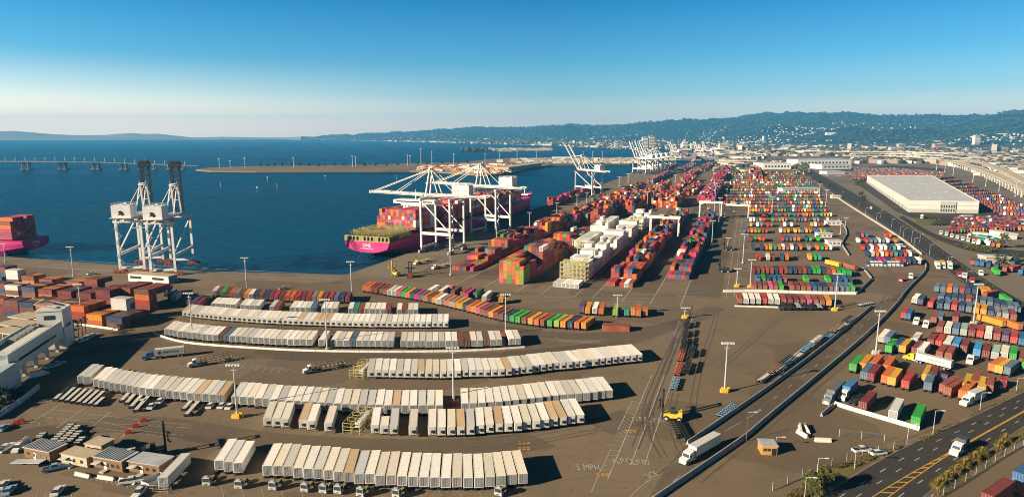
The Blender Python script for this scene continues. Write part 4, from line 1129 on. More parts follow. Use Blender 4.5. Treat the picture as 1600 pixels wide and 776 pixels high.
    if detail:
        def hw_(mb):
            for k in range(4): mb.box(hx - hl * .36 + k * hl * .24, ym - sgn * (hw / 2 + 0.04), portal + 5.2, hl * .1, .1, 1.1)
        P("house_louvre", hw_, M_GREY, h_)
        def hr(mb):
            z = portal + 3.1 + hh
            for a, b in (((hx - hl / 2, ym - hw / 2), (hx + hl / 2, ym - hw / 2)), ((hx - hl / 2, ym + hw / 2), (hx + hl / 2, ym + hw / 2)), ((hx - hl / 2, ym - hw / 2), (hx - hl / 2, ym + hw / 2)), ((hx + hl / 2, ym - hw / 2), (hx + hl / 2, ym + hw / 2))):
                mb.beam((*a, z + 1), (*b, z + 1), .1); mb.beam((*a, z + .5), (*b, z + .5), .08)
                for k in range(6): t = k / 5; x_, y_ = a[0] + (b[0] - a[0]) * t, a[1] + (b[1] - a[1]) * t; mb.beam((x_, y_, z - .2), (x_, y_, z + 1), .1)
        P("roof_rail", hr, M_GALV, h_)
        def fest(mb):
            for s in (-e - 1.4, e + 1.4):
                mb.beam((0.5, ym + s, portal + 2.4), (-g - back, ym + s, portal + 2.4), .1); mb.box((-g - back) / 2, ym + s, portal + 1.2, g + back, .7, .1)
                for k in range(14): x_ = .5 - (g + back) * k / 13; mb.beam((x_, ym + s, portal + 1.3), (x_, ym + s, portal + 2.4), .1)
        P("girder_walkway", fest, M_GALV)
    if marks:
        def mk(mb):   # dark mark of a bird-like blot on the house walls
            pts = [(-2.1, 0.6), (-1.2, 2.5), (0.1, 3.3), (1.6, 2.7), (1.1, 1.4), (2.2, 0.2), (0.3, 0.6), (-0.8, -0.2)]
            xe = hx - hl / 2 - 0.02
            mb.face([(xe, ym + sgn * -(p[0]), portal + 3.9 + p[1]) for p in pts])
            xe = hx + hl / 2 + 0.02
            ys = ym - sgn * (hw / 2 + 0.03)
            for off in (-hl * .22, hl * .22): mb.face([(hx + off + p[0], ys, portal + 3.9 + p[1]) for p in pts])
            for off in (0.9,): mb.face([(hx + 1 + k, ys - 0.01, portal + 3.4 + z) for k, z in ((0, 0), (2.2, 0.3), (2.2, 0.5), (0, 0.2))])
        P("house_emblem", mk, M_BLK, h_)
    tx = -g * 0.5 if boom_deg > 20 else reach * 0.05
    def trol(mb):
        mb.box(tx, ym, portal - 1.1, 5.5, 6.2, 1.1); mb.box(tx + 3.4, ym - 1.5, portal - 3.6, 2.2, 2.2, 2.4)
        for sx in (-1.6, 1.6): mb.beam((tx + sx, ym, portal - 1.2), (tx + sx, ym, portal - 7), 0.15)
        mb.box(tx, ym, portal - 7.6, 2.2, 8.5, 0.6)
    P("trolley", trol, M_GREY)
    if detail:
        def stairs(mb):
            x = -g - 1.7
            for k in range(7):
                z0, z1 = 3 + (portal - 4) * k / 7, 3 + (portal - 4) * (k + 1) / 7
                a, b = (Y[0], Y[0] + sgn * 3.2) if k % 2 == 0 else (Y[0] + sgn * 3.2, Y[0])
                mb.beam((x, a, z0), (x, b, z1), 0.9, 0.2); mb.box(x, b, z1, 1.6, 1.2, 0.12)
        P("access_stairs", stairs, M_GALV)
    return o
A_GRP = "white cranes over the moored magenta ship"
sts_crane("white container crane with lowered boom over the ship's stern stacks", (659, 394), (704, 397.5), 41.5, 62.5, 48, 26, 1.5, 23, group=A_GRP, thick=0.84)
sts_crane("white container crane with lowered boom, the one nearer the ship's bow", (736, 366), (775, 370), 41.5, 62, 48, 22, 1.5, 23, group=A_GRP, thick=0.84)
sts_crane("white container crane standing alone with its boom half raised", (899, 304), (925, 308), 36, 58, 53, 26, 43, 17, group="white cranes along the long quay", thick=0.9)
for k, (wx, wy, ang, nm) in enumerate(((989, 271, 58, "nearest"), (997, 269, 58, "second"), (1005, 267, 52, "third"), (1013, 265, 4, "farthest"))):
    sts_crane("pale crane of the clustered group down the quay, %s of the four" % nm, (wx, wy), (wx + 20, wy + 1.6), 34, 54, 44, 22, ang, 22, thick=1.15, detail=False, group="clustered white cranes far down the quay")
for k, (x, y, nm) in enumerate(((1046, 250.2, "left"), (1084, 248.2, "middle"), (1097, 248.0, "right"))):
    sts_crane("tiny far crane with raised boom across the inner harbour, %s one" % nm, (x, y), (x + 10, y + 1.0), 30, 46, 40, 12, 52, 18, thick=1.2, detail=False, group="cranes across the inner harbour")
C_GRP = "old cranes with black raised booms"
for ws, ls, lab in (((221, 411), (189, 427), "white crane with black raised boom, left one of the pair"), ((268, 414), (237, 431), "white crane with black raised boom, right one of the pair")):
    sts_crane(lab, ws, ls, 34.5, 55, 34, 12, 89, 14.5, M_DARK, M_REDB, (11, 11, 7.5), C_GRP, True, 0.72, slim=True)
# dark boom tops with their tip platforms
for o in [o for o in col.objects if o.get("group") == C_GRP]:
    mb = MB(); mb.box(2.0, -7.25, 66.8, 2.4, 7.6, 2.8); mb.box(1.4, -7.25, 69.6, 1.6, 5.2, .5)
    b = [c for c in o.children if c.name.startswith("boom")][0]
    mb.build("tip_platform", M_DARK, b)

# rubber-tyred gantries over the blocks
def gantry(label, u, v0, v1, h):
    p = Q(u, v0); w = v1 - v0
    o = empty("yard_gantry_crane", (p.x, p.y, 0), -QA); tag(o, label, "crane", "yard gantries over the container blocks")
    for x in (0, w):
        for y in (0, 7.5):
            mb = MB(); mb.beam((x, y, 1.9), (x, y, h), 0.9, 0.9); mb.build("leg", M_WHITE, o)
        mb = MB(); mb.beam((x, -2, 1.9), (x, 9.5, 1.9), 0.9, 1.1); mb.build("sill_beam", M_WHITE, o)
        for y in (-1.2, 0.9, 6.6, 8.7):
            mb = MB(); mb.wheel(x, y, 0.75, 0.75, 0.6, n=14); mb.build("wheel", M_TYRE, o)
    for y in (0.0, 7.5):
        mb = MB(); mb.beam((-1, y, h + 0.7), (w + 1, y, h + 0.7), 1.1, 1.7); mb.build("main_girder", M_WHITE, o)
    mb = MB(); mb.box(w * .4, 3.75, h + 1.6, 4.5, 7.8, 1.6); mb.build("trolley", M_GREY, o)
    mb = MB(); mb.box(w * .4 - 3.2, 3.75, h - 2.4, 1.8, 2.2, 2.2); mb.build("cab", M_GLASS, o)
    mb = MB(); mb.box(w * .4, 3.75, h - 6.0, 2.4, 10.5, 0.5)
    for sx in (-1, 1): mb.beam((w * .4 + sx, 3.75, h - 5.6), (w * .4 + sx, 3.75, h + 1.6), 0.12)
    mb.build("spreader", M_YEL, o)
u_, _ = UV(1002, 368); gantry("white yard gantry straddling the low mixed stack", u_ - 6, 160.5, 184.5, 17)
u_, _ = UV(1081, 339); gantry("white yard gantry at the far end of the rightmost low stack", u_ - 12, 192, 214, 17)
u_, _ = UV(1112, 338); gantry("white yard gantry on the bare lane right of the rightmost stack", u_ - 14, 217, 241, 14)

# racks for refrigerated boxes in front of the white stacks
def rack(label, u, v0, n, tiers):
    p = Q(u, v0); o = empty("access_rack", (p.x, p.y, 0), -QA); tag(o, label, "rack", "steel racks in the white stacks")
    fr, fl, rl = MB(), MB(), MB()
    for k in range(n + 1):
        for y in (0, 1.6): fr.beam((k * 2.6, y, 0), (k * 2.6, y, tiers * 2.75 + 1.0), 0.22)
    for t in range(tiers + 1):
        z = t * 2.75 + 0.1
        fl.box(n * 1.3, 0.8, z, n * 2.6, 1.5, 0.16)
        for y in (0.0, 1.6): rl.beam((0, y, z + 1.1), (n * 2.6, y, z + 1.1), 0.12); rl.beam((0, y, z + 0.6), (n * 2.6, y, z + 0.6), 0.1)
    m = mat("rack_paint", (0.50, 0.43, 0.16), 0.6)
    fr.build("frame", m, o); fl.build("walkway", M_GALV, o); rl.build("handrail", m, o)
rack("open yellowish steel rack behind the low white boxes", 29, 134, 6, 4)
rack("yellowish steel rack against the front of the white stack", 36.5, 134, 6, 4)
for u, v, lab in ((113, 119.5, "steel rack before the white stack behind the tall stack"), (247, 134, "farther steel rack in the middle of the white stacks")): rack(lab, u, v, 4 if v < 130 else 6, 4)
def genset_rack(px, py, lab):
    p = G(px, py); o = empty("generator_rack", (p.x, p.y, 0), R(-8)); tag(o, lab, "rack", "small yellow generator racks")
    mb = MB()
    for x in (0, 2.6, 5.2):
        for y in (0, 4, 8, 12): mb.beam((x, y, 0), (x, y, 3.4), 0.15)
        for z in (1.2, 2.3, 3.4): mb.beam((x, 0, z), (x, 12, z), 0.12)
    for y in (0, 4, 8, 12):
        for z in (1.2, 2.3, 3.4): mb.beam((0, y, z), (5.2, y, z), 0.12)
    mb.build("frame", mat("rack_paint", (0.50, 0.43, 0.16), 0.6), o)
    mb = MB(); mb.box(3.9, 6, 1.25, 1.6, 8, 1.8); mb.build("generator", M_WHITE, o)
genset_rack(546, 591, "yellow pipe rack with generator at left end of fourth row")
genset_rack(536, 677, "yellow pipe rack with generator in the gap of second row")

# ================================================================== SHIPS
M_OLIVE = mat("lashing_bridge_paint", (0.30, 0.26, 0.08), 0.7, scale=0.3)
M_SHIPW = mat("ship_white", (0.74, 0.73, 0.70), 0.5, wear=0.12, scale=0.15)
def ship(label, origin, ang, L, B, deck, bays, name_text, seed, tower=None, first=44, lite_fit=False):
    """x runs from the stern to the bow, z from the waterline"""
    o = empty("container_ship", (origin.x, origin.y, WATER_Z), ang); tag(o, label, "ship", "magenta container ships")
    n = 40
    st = []
    for i in range(n + 1):
        s = i / n; x = L * s
        hb = B / 2 * (1 if s < 0.72 else math.cos((s - 0.72) / 0.28 * math.pi / 2) ** 0.62)
        wl = B / 2 * (0.52 + 0.48 * min(1, s / 0.14) if s < 0.62 else max(0.0, 1 - ((s - 0.62) / 0.36) ** 2) if s < 0.98 else 0)
        sh = deck + 6.0 * max(0, (s - 0.80) / 0.2) ** 1.2
        keel = 5.2 * max(0, 1 - s / 0.09) - 0.9
        st.append((x, hb, wl, sh, keel))
    mb = MB()
    def ring(a):
        x, hb, wl, sh, kz = a
        xr = x + 5.0 * max(0, (x / L - .8) / .2)
        pts = []
        for f, z in ((1, sh), (0.999, kz + (sh - kz) * 0.7), (0.99, kz + (sh - kz) * 0.35), (None, kz + 0.6), (None, kz)):
            w = hb * f if f else (wl if z > kz + .3 else wl * 0.55)
            if f and f < 0.9995: w = wl + (hb - wl) * (f > .995 and 0.97 or 0.8)
            pts.append((xr if z == sh else x + (xr - x) * (z - kz) / (sh - kz), w, z))
        return pts
    for a, b in zip(st, st[1:]):
        ra, rb = ring(a), ring(b)
        for s in (1, -1):
            for k in range(4):
                q = [ra[k], rb[k], rb[k + 1], ra[k + 1]]
                mb.face([(p[0], p[1] * s, p[2]) for p in (q if s < 0 else q[::-1])])
        mb.face([(ra[4][0], ra[4][1], ra[4][2]), (ra[4][0], -ra[4][1], ra[4][2]), (rb[4][0], -rb[4][1], rb[4][2]), (rb[4][0], rb[4][1], rb[4][2])])
        mb.face([(ra[0][0], -ra[0][1], ra[0][2] - .4), (ra[0][0], ra[0][1], ra[0][2] - .4), (rb[0][0], rb[0][1], rb[0][2] - .4), (rb[0][0], -rb[0][1], rb[0][2] - .4)])
    r0 = ring(st[0]); mb.face([(p[0], p[1], p[2]) for p in r0] + [(p[0], -p[1], p[2]) for p in r0[::-1]])
    hull = mb.build("hull", M_MAG, o)
    # stern gallery with openings, lashing bridges
    if not lite_fit:
        mb = MB()
        for k in range(13):
            y = -B / 2 + B * k / 12; mb.box(0.5, y, deck - 0.4, 0.8, 1.1, 4.0)
            if k % 4 == 3 and k < 12: mb.box(0.5, y + B / 24, deck - 0.4, 0.5, B / 12, 4.0)
        mb.box(0.5, 0, deck + 3.6, 0.9, B, 0.6); mb.box(0.5, 0, deck - 0.4, 0.6, B, 1.0)
        for s in (-1, 1): mb.box(9, s * (B / 2 - .3), deck + 3.6, 17, 0.6, 0.5)
        mb.build("stern_gallery", M_OLIVE, o)
        mb = MB(); mb.box(9, 0, deck, 16, B - 2, 3.4); mb.build("mooring_deck_house", M_DARK, o)
        for x in (5, 11, 17, 23, 30, 37):
            if x > first - 3: continue
            mb = MB()
            for k in range(18):
                y = -B / 2 + 0.6 + (B - 1.2) * k / 17
                for dx in (0, 1.4): mb.beam((x + dx, y, deck + 3.0), (x + dx, y, deck + 7.4 + (0.8 if k % 3 == 0 else 0)), 0.22)
            for z in (4.6, 6.6): mb.box(x + 0.7, 0, deck + z, 1.5, B - 0.8, 0.12)
            mb.build("lashing_bridge", M_OLIVE, o)
        mb = MB()
        for k in range(3): mb.box(20 + k * 7, 0, deck + 0.4, 6.2, B - 2, 2.5)
        mb.build("hatch_cover", M_OLIVE, o)
        for yy in (-B * .18, B * .12):
            mb = MB(); mb.tube((0.2, yy, 2.5), (-13, yy - 5, 3.4), 0.09, 5); mb.build("mooring_line", M_GALV, o)
    if tower:
        x0, x1 = tower
        def tw(mb):
            mb.box((x0 + x1) / 2, 0, deck + 0.2, x1 - x0, B * 0.62, 21)
            for k in range(6): mb.box((x0 + x1) / 2, 0, deck + 3.2 + k * 3.4, x1 - x0 + 1.2, B * 0.66, 0.35)
        t_ = MB(); tw(t_); acc = t_.build("accommodation_block", M_SHIPW, o)
        mb = MB()
        for k in range(6):
            for j in range(9): mb.box(x0 - 0.06, -B * .28 + j * B * .07, deck + 1.6 + k * 3.4, 0.1, 1.2, 0.9)
        mb.build("window", M_GLASS, acc)
        mb = MB(); mb.box((x0 + x1) / 2, 0, deck + 21.2, x1 - x0 - 1, B + 2, 3.0); br = mb.build("bridge", M_SHIPW, o)
        mb = MB(); mb.box(x0 + 0.42, 0, deck + 22.3, 0.2, B * .9, 1.1); mb.box(x1 - 0.42, 0, deck + 22.3, 0.2, B * .9, 1.1); mb.build("bridge_window", M_GLASS, br)
        mb = MB(); mb.tube((x0 + 4, 0, deck + 24.2), (x0 + 4, 0, deck + 33), 0.5, 8, 0.2); mb.box(x0 + 4, 0, deck + 29, .6, 5, .4); mb.build("radar_mast", M_SHIPW, br)
    mb = MB(); mb.box(L * .93, 0, deck + 4.4, 14, B * .5, 1.2); mb.tube((L * .95, 0, deck + 5), (L * .95, 0, deck + 14), .5, 8, .25); mb.build("foremast", M_SHIPW, o)
    if name_text:
        words("hull_lettering", name_text[0], None, 3.4, 0, M_SHIPW, parent=hull, flat=False, rot=(math.pi / 2, 0, -math.pi / 2), loc=(-0.06, 0, deck - 1.9 - 1.0), ext=0.03)
        words("hull_lettering", name_text[1], None, 1.5, 0, M_SHIPW, parent=hull, flat=False, rot=(math.pi / 2, 0, -math.pi / 2), loc=(-0.06, 0, deck - 5.4), ext=0.03)
    # boxes on deck
    rr = random.Random(seed); lst = MB()
    pal = [("magenta", 4), ("pink", 1.5), ("red", 3), ("orange", 3.5), ("maroon", 2), ("red brown", 2.5), ("pale grey", .5), ("navy", .6), ("teal", .4)]
    rot = Matrix.Rotation(ang, 3, 'Z')
    for x, tiers, wid in bays:
        nb = int(B * wid / 2.56)
        for r in range(nb):
            hgt = tiers - (1 if rr.random() < .22 else 0) - (1 if r in (0, nb - 1) and rr.random() < .5 else 0)
            for k in range(hgt):
                q = rr.random() * sum(w for _, w in pal)
                for cn, w in pal:
                    q -= w
                    if q <= 0: break
                y = (r - (nb - 1) / 2) * 2.56
                p = rot @ Vector((x + 6.1, y, 0)) + Vector((origin.x, origin.y, 0))
                lst.box(p.x, p.y, WATER_Z + deck + (0.6 if lite_fit else 3.0) + k * 2.78, 12.1, 2.40, 2.70, ang, jitter(COLS[cn], .16, rr))
    tag(lst.build("deck_containers", M_BOXS), "red, pink and orange containers stacked on the " + ("magenta ship under the cranes" if tower else "magenta ship at the left edge"), "containers", "containers on deck", "stuff")
    return o
sa = G(580, 398, WATER_Z)
u_s, v_s = UV(607, 396.5, 0.9)
B1 = 38.0
so = Q(u_s, v_s - B1 / 2 + 0.5)
ship("long magenta container ship moored under the white cranes", so, math.pi / 2 - QA, 384, B1, 12.6,
     [(44, 6, .96), (57.5, 6, .96)] + [(96 + k * 14, t, .96) for k, t in enumerate((5, 5, 6, 6, 5, 6, 5, 5, 6, 5, 5))] + [(252, 5, .9), (266, 4, .8), (280, 5, .8), (294, 5, .8), (308, 4, .66)], ("ONE", "ONE SINGAPORE"), 5, tower=(74, 88))
sp2 = G(30, 401.5, WATER_Z) + Vector((0.23, 0.97, 0)) * 15
ang2 = math.atan2(-BERTH.y, -BERTH.x)
ship("magenta container ship cut off by the left edge, stern to the right", sp2, ang2 + R(8), 220, 26, 12.0, [(9, 6, .94), (23, 5, .94), (37, 6, .94), (51, 6, .94), (65, 6, .9)], ("ONE", "ONE"), 6, lite_fit=True)

# ================================================================== LIGHT MASTS
M_LAMP = mat("lamp_housing", (0.62, 0.62, 0.60), 0.4)
MASTN = []
def mast(px, py, ty, label, style='ring', group="tall yard light masts", base=None, tx=None, pole=None):
    p = G(px, py); h = max(3.5, ZAT(ty, p.y))
    s = max(1.0, min(2.4, 1.5 / PXM(p)))          # slender, but never thinner than about a pixel far away
    o = empty("light_mast" if style == 'ring' else "street_lamp", (p.x, p.y, 0)); tag(o, label, "light mast" if style == 'ring' else "street lamp", group)
    mb = MB(); r = (0.34 if style == 'ring' else 0.11) * (s if style == 'ring' else max(1.0, s * 0.8))
    mb.tube((0, 0, 0), (0, 0, h), r, 8, r * 0.55); mb.build("pole", pole or M_GALV, o)
    if style == 'ring':
        w = 1.85 * min(s, 2)
        mb = MB(); mb.beam((-w, 0, h), (w, 0, h), 0.35 * s, 0.3 * s); mb.beam((0, -w * .6, h + .02), (0, w * .6, h + .02), 0.3 * s); mb.beam((-w * .5, 0, h - 1.6), (w * .5, 0, h - 1.6), 0.2 * s); mb.build("crossarm", M_GALV, o)
        for k in (-1, -.5, 0, .5, 1):
            mb = MB(); mb.box(w * k, -0.35, h - 0.1, 0.62 * s, 0.8, 0.55 * s); mb.build("lamp", M_LAMP, o)
        mb = MB()
        if base: mb.box(0, 0, 0, 1.9, 1.9, 1.5); mb.box(1.3, 0.2, 0, .8, 1.2, 1.9); mb.box(-1.3, -.3, 0, .6, 1.0, 1.2)
        else: mb.tube((0, 0, 0), (0, 0, 0.9), r * 2.2, 10)
        mb.build("base", base or M_CONC, o)
    else:
        mb = MB(); mb.beam((0, 0, h), (1.8, -0.6, h + 0.3), 0.12); mb.build("arm", M_GALV, o)
        mb = MB(); mb.box(1.9, -0.65, h + 0.2, 0.9, 0.4, 0.2); mb.build("lamp", M_LAMP, o)
    return o
for px, py, ty, lab, bs in ((129, 503, 444, "grey light mast before the maroon and orange stacks at left", None), (115, 431, 386, "grey light mast on the left berth behind the stacks", None), (9, 409, 381, "light mast at the left edge below the ship", None),
        (240, 441, 385, "light mast at the white shed under the old cranes", None), (386, 455, 403, "light mast at the dark row by the berth road", None), (301, 527, 458, "light mast at the left end of the sixth reefer row", None),
        (550, 465, 409, "light mast at the right end of the dark row", None), (511.5, 546, 468, "light mast standing in the fifth reefer row", None), (790, 522, 460, "light mast at the right end of the fifth reefer row", M_REDB),
        (708.6, 633, 543, "light mast in the gap of the third reefer row", M_REDB), (371, 652, 570, "light mast with yellow base left of the second reefer row", M_YEL), (964, 495, 461, "small light mast beside the lime trailer", None),
        (1132, 612, 536, "white light mast with yellow block base on the empty lot", M_YEL), (902, 420, 379, "light mast before the white refrigerated stack", None), (704, 430, 372, "light mast at the front of the quayside stacks", None),
        (776, 378, 352, "light mast beside the bow crane's landside leg", None), (827.5, 354, 332, "light mast on the quay beyond the ship's bow", None), (1304, 485, 428, "white light mast with yellow base at the pink row's end", M_YEL),
        (1368, 553, 486, "tall white light mast at the left of the dusty lot", M_CONC), (1520.5, 507, 444, "tall white light mast in the middle of the dusty lot", M_CONC), (1172, 449, 406, "light mast with yellow base left of the barrier rows", M_YEL),
        (1151, 448, 420, "short light mast near the white barrier's left end", M_YEL), (1160.5, 411, 366, "light mast left of the sparse barrier row", None), (1137, 387, 372, "small light mast on the bare lane right of the blocks", None), (1112, 385, 345, "light mast right of the rightmost low stack", None),
        (1070, 497, 481, "short yellow mast at the head of the flip lanes", M_YEL)):
    mast(px, py, ty, lab, base=bs)
FARM = [(870, 337, 317), (901.5, 321, 304), (917, 316, 301), (938.5, 303, 286), (981.5, 285, 272), (967.5, 291, 277), (1011, 325, 300), (1030.5, 306, 289), (1021, 321, 299), (1055, 285, 274), (1081, 263, 252), (1116, 331, 291), (1123, 350, 309),
        (1206, 332, 308), (1201, 321, 304), (1290, 322, 297), (1280, 307, 288), (1488.7, 277, 261), (1520, 284, 268), (1540, 291, 279), (1560.7, 298, 282), (1586, 307, 284), (1476, 270, 257), (1463, 266, 256), (1313, 366, 350), (1321, 354, 340)]
FARM.sort()
for k, (x, y, t) in enumerate(FARM):
    mast(x, y, t, "distant light mast rising over the far yards, %s from the left" % nth(k + 1), group="distant light masts")
for px, py, ty, lab in ((1457.5, 678, 641, "street lamp beside the green trailer at the street"), (1531, 640, 613, "street lamp behind the white box trailer"), (1588, 609, 590, "street lamp near the right edge of the street"),
                        (1335, 731, 703, "street lamp beside the white pickup"), (1277, 738, 715, "street lamp left above the bushy tree"), (1257, 778, 745, "street lamp at the bottom edge left of the bushy tree"), (1166, 689, 643, "thin brown lamp post by the truck road barrier"),
                        (1212, 700, 684, "thin pole beside the small orange hut"), (1418, 684, 662, "thin pole at the end of the white barrier")):
    mast(px, py, ty, lab, 'street', "street lamps", pole=M_RUST if px == 1166 else None)
AVL = [(1393, 355, 342), (1406, 366, 354), (1411, 373, 357), (1424, 378, 360), (1437, 378, 366), (1340, 330, 318), (1352, 336, 325), (1369, 346, 333), (1427, 391, 372), (1452, 398, 382), (1480, 420, 402), (1510, 440, 424), (1315, 310, 300), (1376, 340, 328)]
AVL.sort()
for k, (x, y, t) in enumerate(AVL): mast(x, y, t, "thin lamp post along the avenue, %s from the left" % nth(k + 1), 'street', "lamp posts along the avenue")

# ================================================================== BUILDINGS
def win_row(par, x0, x1, y, z, n, w, h, name="window", m=M_GLASS, face=-1):
    for k in range(n):
        mb = MB(); mb.box(x0 + (x1 - x0) * (k + .5) / n, y + face * 0.03, z, w, 0.08, h); mb.build(name, m, par)
def at_front(name, label, cat, a, b, group=None):
    """an Empty at the front left bottom corner; local x runs along the front edge a-b, y away from the camera; returns it and the width"""
    A, B = G(*a), G(*b); d = B - A
    o = empty(name, (A.x, A.y, 0), math.atan2(d.y, d.x)); tag(o, label, cat, group); return o, d.length
M_ROOFG = mat("ribbed_roof_grey", (0.42, 0.43, 0.45), 0.6, scale=0.2)
M_WALLB = mat("brown_cabin_wall", (0.19, 0.105, 0.05), 0.7)
M_WALLC = mat("cream_cabin_wall", (0.46, 0.38, 0.26), 0.7)
M_BWHITE = mat("building_white", (0.60, 0.59, 0.55), 0.6, wear=0.1, scale=0.05)
M_BGREY = mat("building_grey", (0.42, 0.41, 0.38), 0.7, wear=0.12, scale=0.05)
M_ROOFW = mat("pale_roof", (0.50, 0.51, 0.54), 0.7, wear=0.12, scale=0.03)
M_BLUEW = mat("bluish_panel", (0.40, 0.46, 0.52), 0.5, wear=0.15, scale=0.2)
def cabin(label, a, b, depth, h, wall, roof, nwin, ribs=True, canopy=True):
    o, w = at_front("site_cabin", label, "cabin", a, b, "site cabins in the near left corner")
    mb = MB(); mb.box(w / 2, depth / 2, 0.4, w, depth, h - 0.4); mb.build("walls", wall, o)
    mb = MB(); mb.box(w / 2, depth / 2, h, w + .5, depth + .5, 0.18)
    if ribs:
        for k in range(int(w / .9)): mb.box(.4 + k * .9, depth / 2, h + .18, .34, depth + .4, .16)
    mb.build("roof", roof, o)
    win_row(o, 0.6, w - 0.6, 0, 1.3, nwin, 0.9, 0.9)
    mb = MB(); mb.box(w * .42, -0.03, 0.4, 0.95, .08, 2.0); d = mb.build("door", M_BWHITE, o)
    mb = MB(); mb.box(w * .42 + .35, -0.1, 1.3, .1, .08, .1); mb.build("handle", M_DARK, d)
    mb = MB(); mb.box(w * .42, -.8, 0, 1.6, 1.4, .38); mb.build("steps", M_CONC, o)
    if canopy: mb = MB(); mb.box(w * .2, -.9, 2.3, 2.0, 1.7, .1); mb.build("awning", M_BWHITE, o)
cabin("brown site cabin with grey ribbed roof, leftmost of the cabins", (39, 716), (79, 724.5), 5.0, 3.4, M_WALLB, M_ROOFG, 4, canopy=False)
cabin("cream site cabin with a plain cream roof, second cabin from left", (97, 724), (137, 732), 4.2, 3.0, M_WALLC, M_WALLC, 3, False)
cabin("brown site cabin with bluish ribbed roof, third cabin from left", (147, 731), (192, 739.5), 5.2, 3.4, M_WALLB, M_ROOFG, 5)
cabin("brown site cabin with smooth grey roof, rightmost of the cabins", (202, 737.5), (250, 745), 5.0, 3.2, M_WALLB, M_ROOFG, 4, False)
cabin("cream cabin with wide windows standing behind the other cabins", (134, 708), (160, 712), 4.2, 3.0, M_WALLC, M_WALLC, 2, False, False)
p = G(160, 696); o = empty("canopy_tent", (p.x, p.y, 0)); tag(o, "blue pop-up canopy behind the cream cabin", "tent")
mb = MB()
for x in (-1.4, 1.4):
    for y in (-1.4, 1.4): mb.tube((x, y, 0), (x, y, 2.3), .05, 6)
mb.build("frame", M_GALV, o)
mb = MB()
for a, b in (((-1.6, -1.6), (1.6, -1.6)), ((1.6, -1.6), (1.6, 1.6)), ((1.6, 1.6), (-1.6, 1.6)), ((-1.6, 1.6), (-1.6, -1.6))): mb.face([(a[0], a[1], 2.2), (b[0], b[1], 2.2), (0, 0, 3.4)])
mb.build("cover", mat("blue_canvas", (0.02, 0.14, 0.42)), o)
# small orange hut on the right lot
o, w = at_front("guard_hut", "small orange hut with grey ribbed roof on the empty right lot", "hut", (1190, 710), (1214, 711))
mb = MB(); mb.box(w / 2, 2, 0, w, 4, 2.7); mb.build("walls", mat("hut_orange", (0.50, 0.25, 0.06)), o)
mb = MB(); mb.box(w / 2, 2, 2.7, w + .6, 4.6, .15)
for k in range(8): mb.box(.3 + k * w / 8, 2, 2.85, .2, 4.5, .07)
mb.build("roof", M_ROOFG, o); win_row(o, .3, w * .6, 0, 1.2, 2, .9, .8)
mb = MB(); mb.box(w * .8, -.03, 0, 1.2, .08, 2.0); mb.build("door", M_DARK, o)

# long bridge-like gate office at the left
A, B = G(22, 603), G(112, 537); d = (B - A); Lb = d.length; ang = math.atan2(d.y, d.x)
o = empty("gate_office", (A.x, A.y, 0), ang); tag(o, "long white gate office raised on columns, ending in a tower, at the left edge", "building")
W = 11.5
mb = MB(); mb.box(Lb * .42, W / 2, 5.0, Lb * 0.9, W, 5.2); hall = mb.build("hall", M_BWHITE, o)
mb = MB(); mb.box(Lb * .42, -.04, 7.4, Lb * .62, .1, 1.0); mb.build("ribbon_window", M_GLASS, hall)
mb = MB(); mb.box(Lb * .42, W / 2, 10.2, Lb * .9 - .8, W - .8, .12); mb.build("roof_deck", mat("roof_deck_blue", (0.22, 0.30, 0.36)), o)
mb = MB()
for y in (.25, W - .25): mb.box(Lb * .42, y, 10.2, Lb * .9, .4, 1.9)
mb.build("parapet", M_BWHITE, o)
mb = MB(); mb.box(Lb * .40, 3.4, 10.32, Lb * .62, 3.6, 1.4); mb.build("roof_duct", M_BWHITE, o)
mb = MB()
for k in range(5): mb.box(Lb * (.45 + .07 * k), 8.5, 10.32, 2.4, 2.4, 1.5)
mb.build("roof_machinery", M_GREY, o)
for k in range(4):
    for y in (1.2, W - 1.2):
        mb = MB(); mb.box(Lb * (.22 + .19 * k), y, 0, 1.1, 1.1, 5.0); mb.build("column", M_BWHITE, o)
mb = MB(); mb.box(Lb * .97, 4.6, 0, 8.5, 9.6, 16.2); tw = mb.build("tower", M_BWHITE, o)
mb = MB(); mb.box(Lb * .97, 4.6, 16.2, 9.0, 10.1, .5)
for x in (-4.2, 0, 4.2): mb.beam((Lb * .97 + x, 0, 16.7), (Lb * .97 + x, 9.4, 19.4), .5)
mb.beam((Lb * .97 - 4.2, 9.4, 19.4), (Lb * .97 + 4.2, 9.4, 19.4), .6)
mb.build("roof_frame", M_BWHITE, tw)
mb = MB(); mb.box(Lb * .97 - 4.3, 4.6, 12.6, .1, 4, 1.8); mb.build("window", M_GLASS, tw)
mb = MB(); mb.box(Lb * .97, -.24, 8.6, 5, .1, 1.2); mb.build("window", M_GLASS, tw)
mb = MB(); mb.box(-9, 5.5, 0, 20, 15, 9.0); lb = mb.build("end_block", M_BLUEW, o)
mb = MB()
for k in range(8): mb.box(-9, -2.05, 1 + k, 20, .06, .12)
mb.build("cladding_joint", M_GREY, lb)
# canopies behind the office
for k, (a, b, dp) in enumerate((((14, 512), (46, 517), 9), ((-6, 524), (36, 530), 9), ((-14, 536), (30, 543), 9))):
    q, w = at_front("truck_canopy", "flat cream truck gate canopy behind the gate office, %s from the top" % nth(k + 1), "canopy", a, b, "truck gate canopies")
    mb = MB(); mb.box(w / 2, dp / 2, 5.0, w, dp, .5); mb.build("roof", M_WALLC, q)
    for x in (1, w - 1):
        mb = MB(); mb.box(x, dp / 2, 0, .5, .5, 5.0); mb.build("post", M_GREY, q)
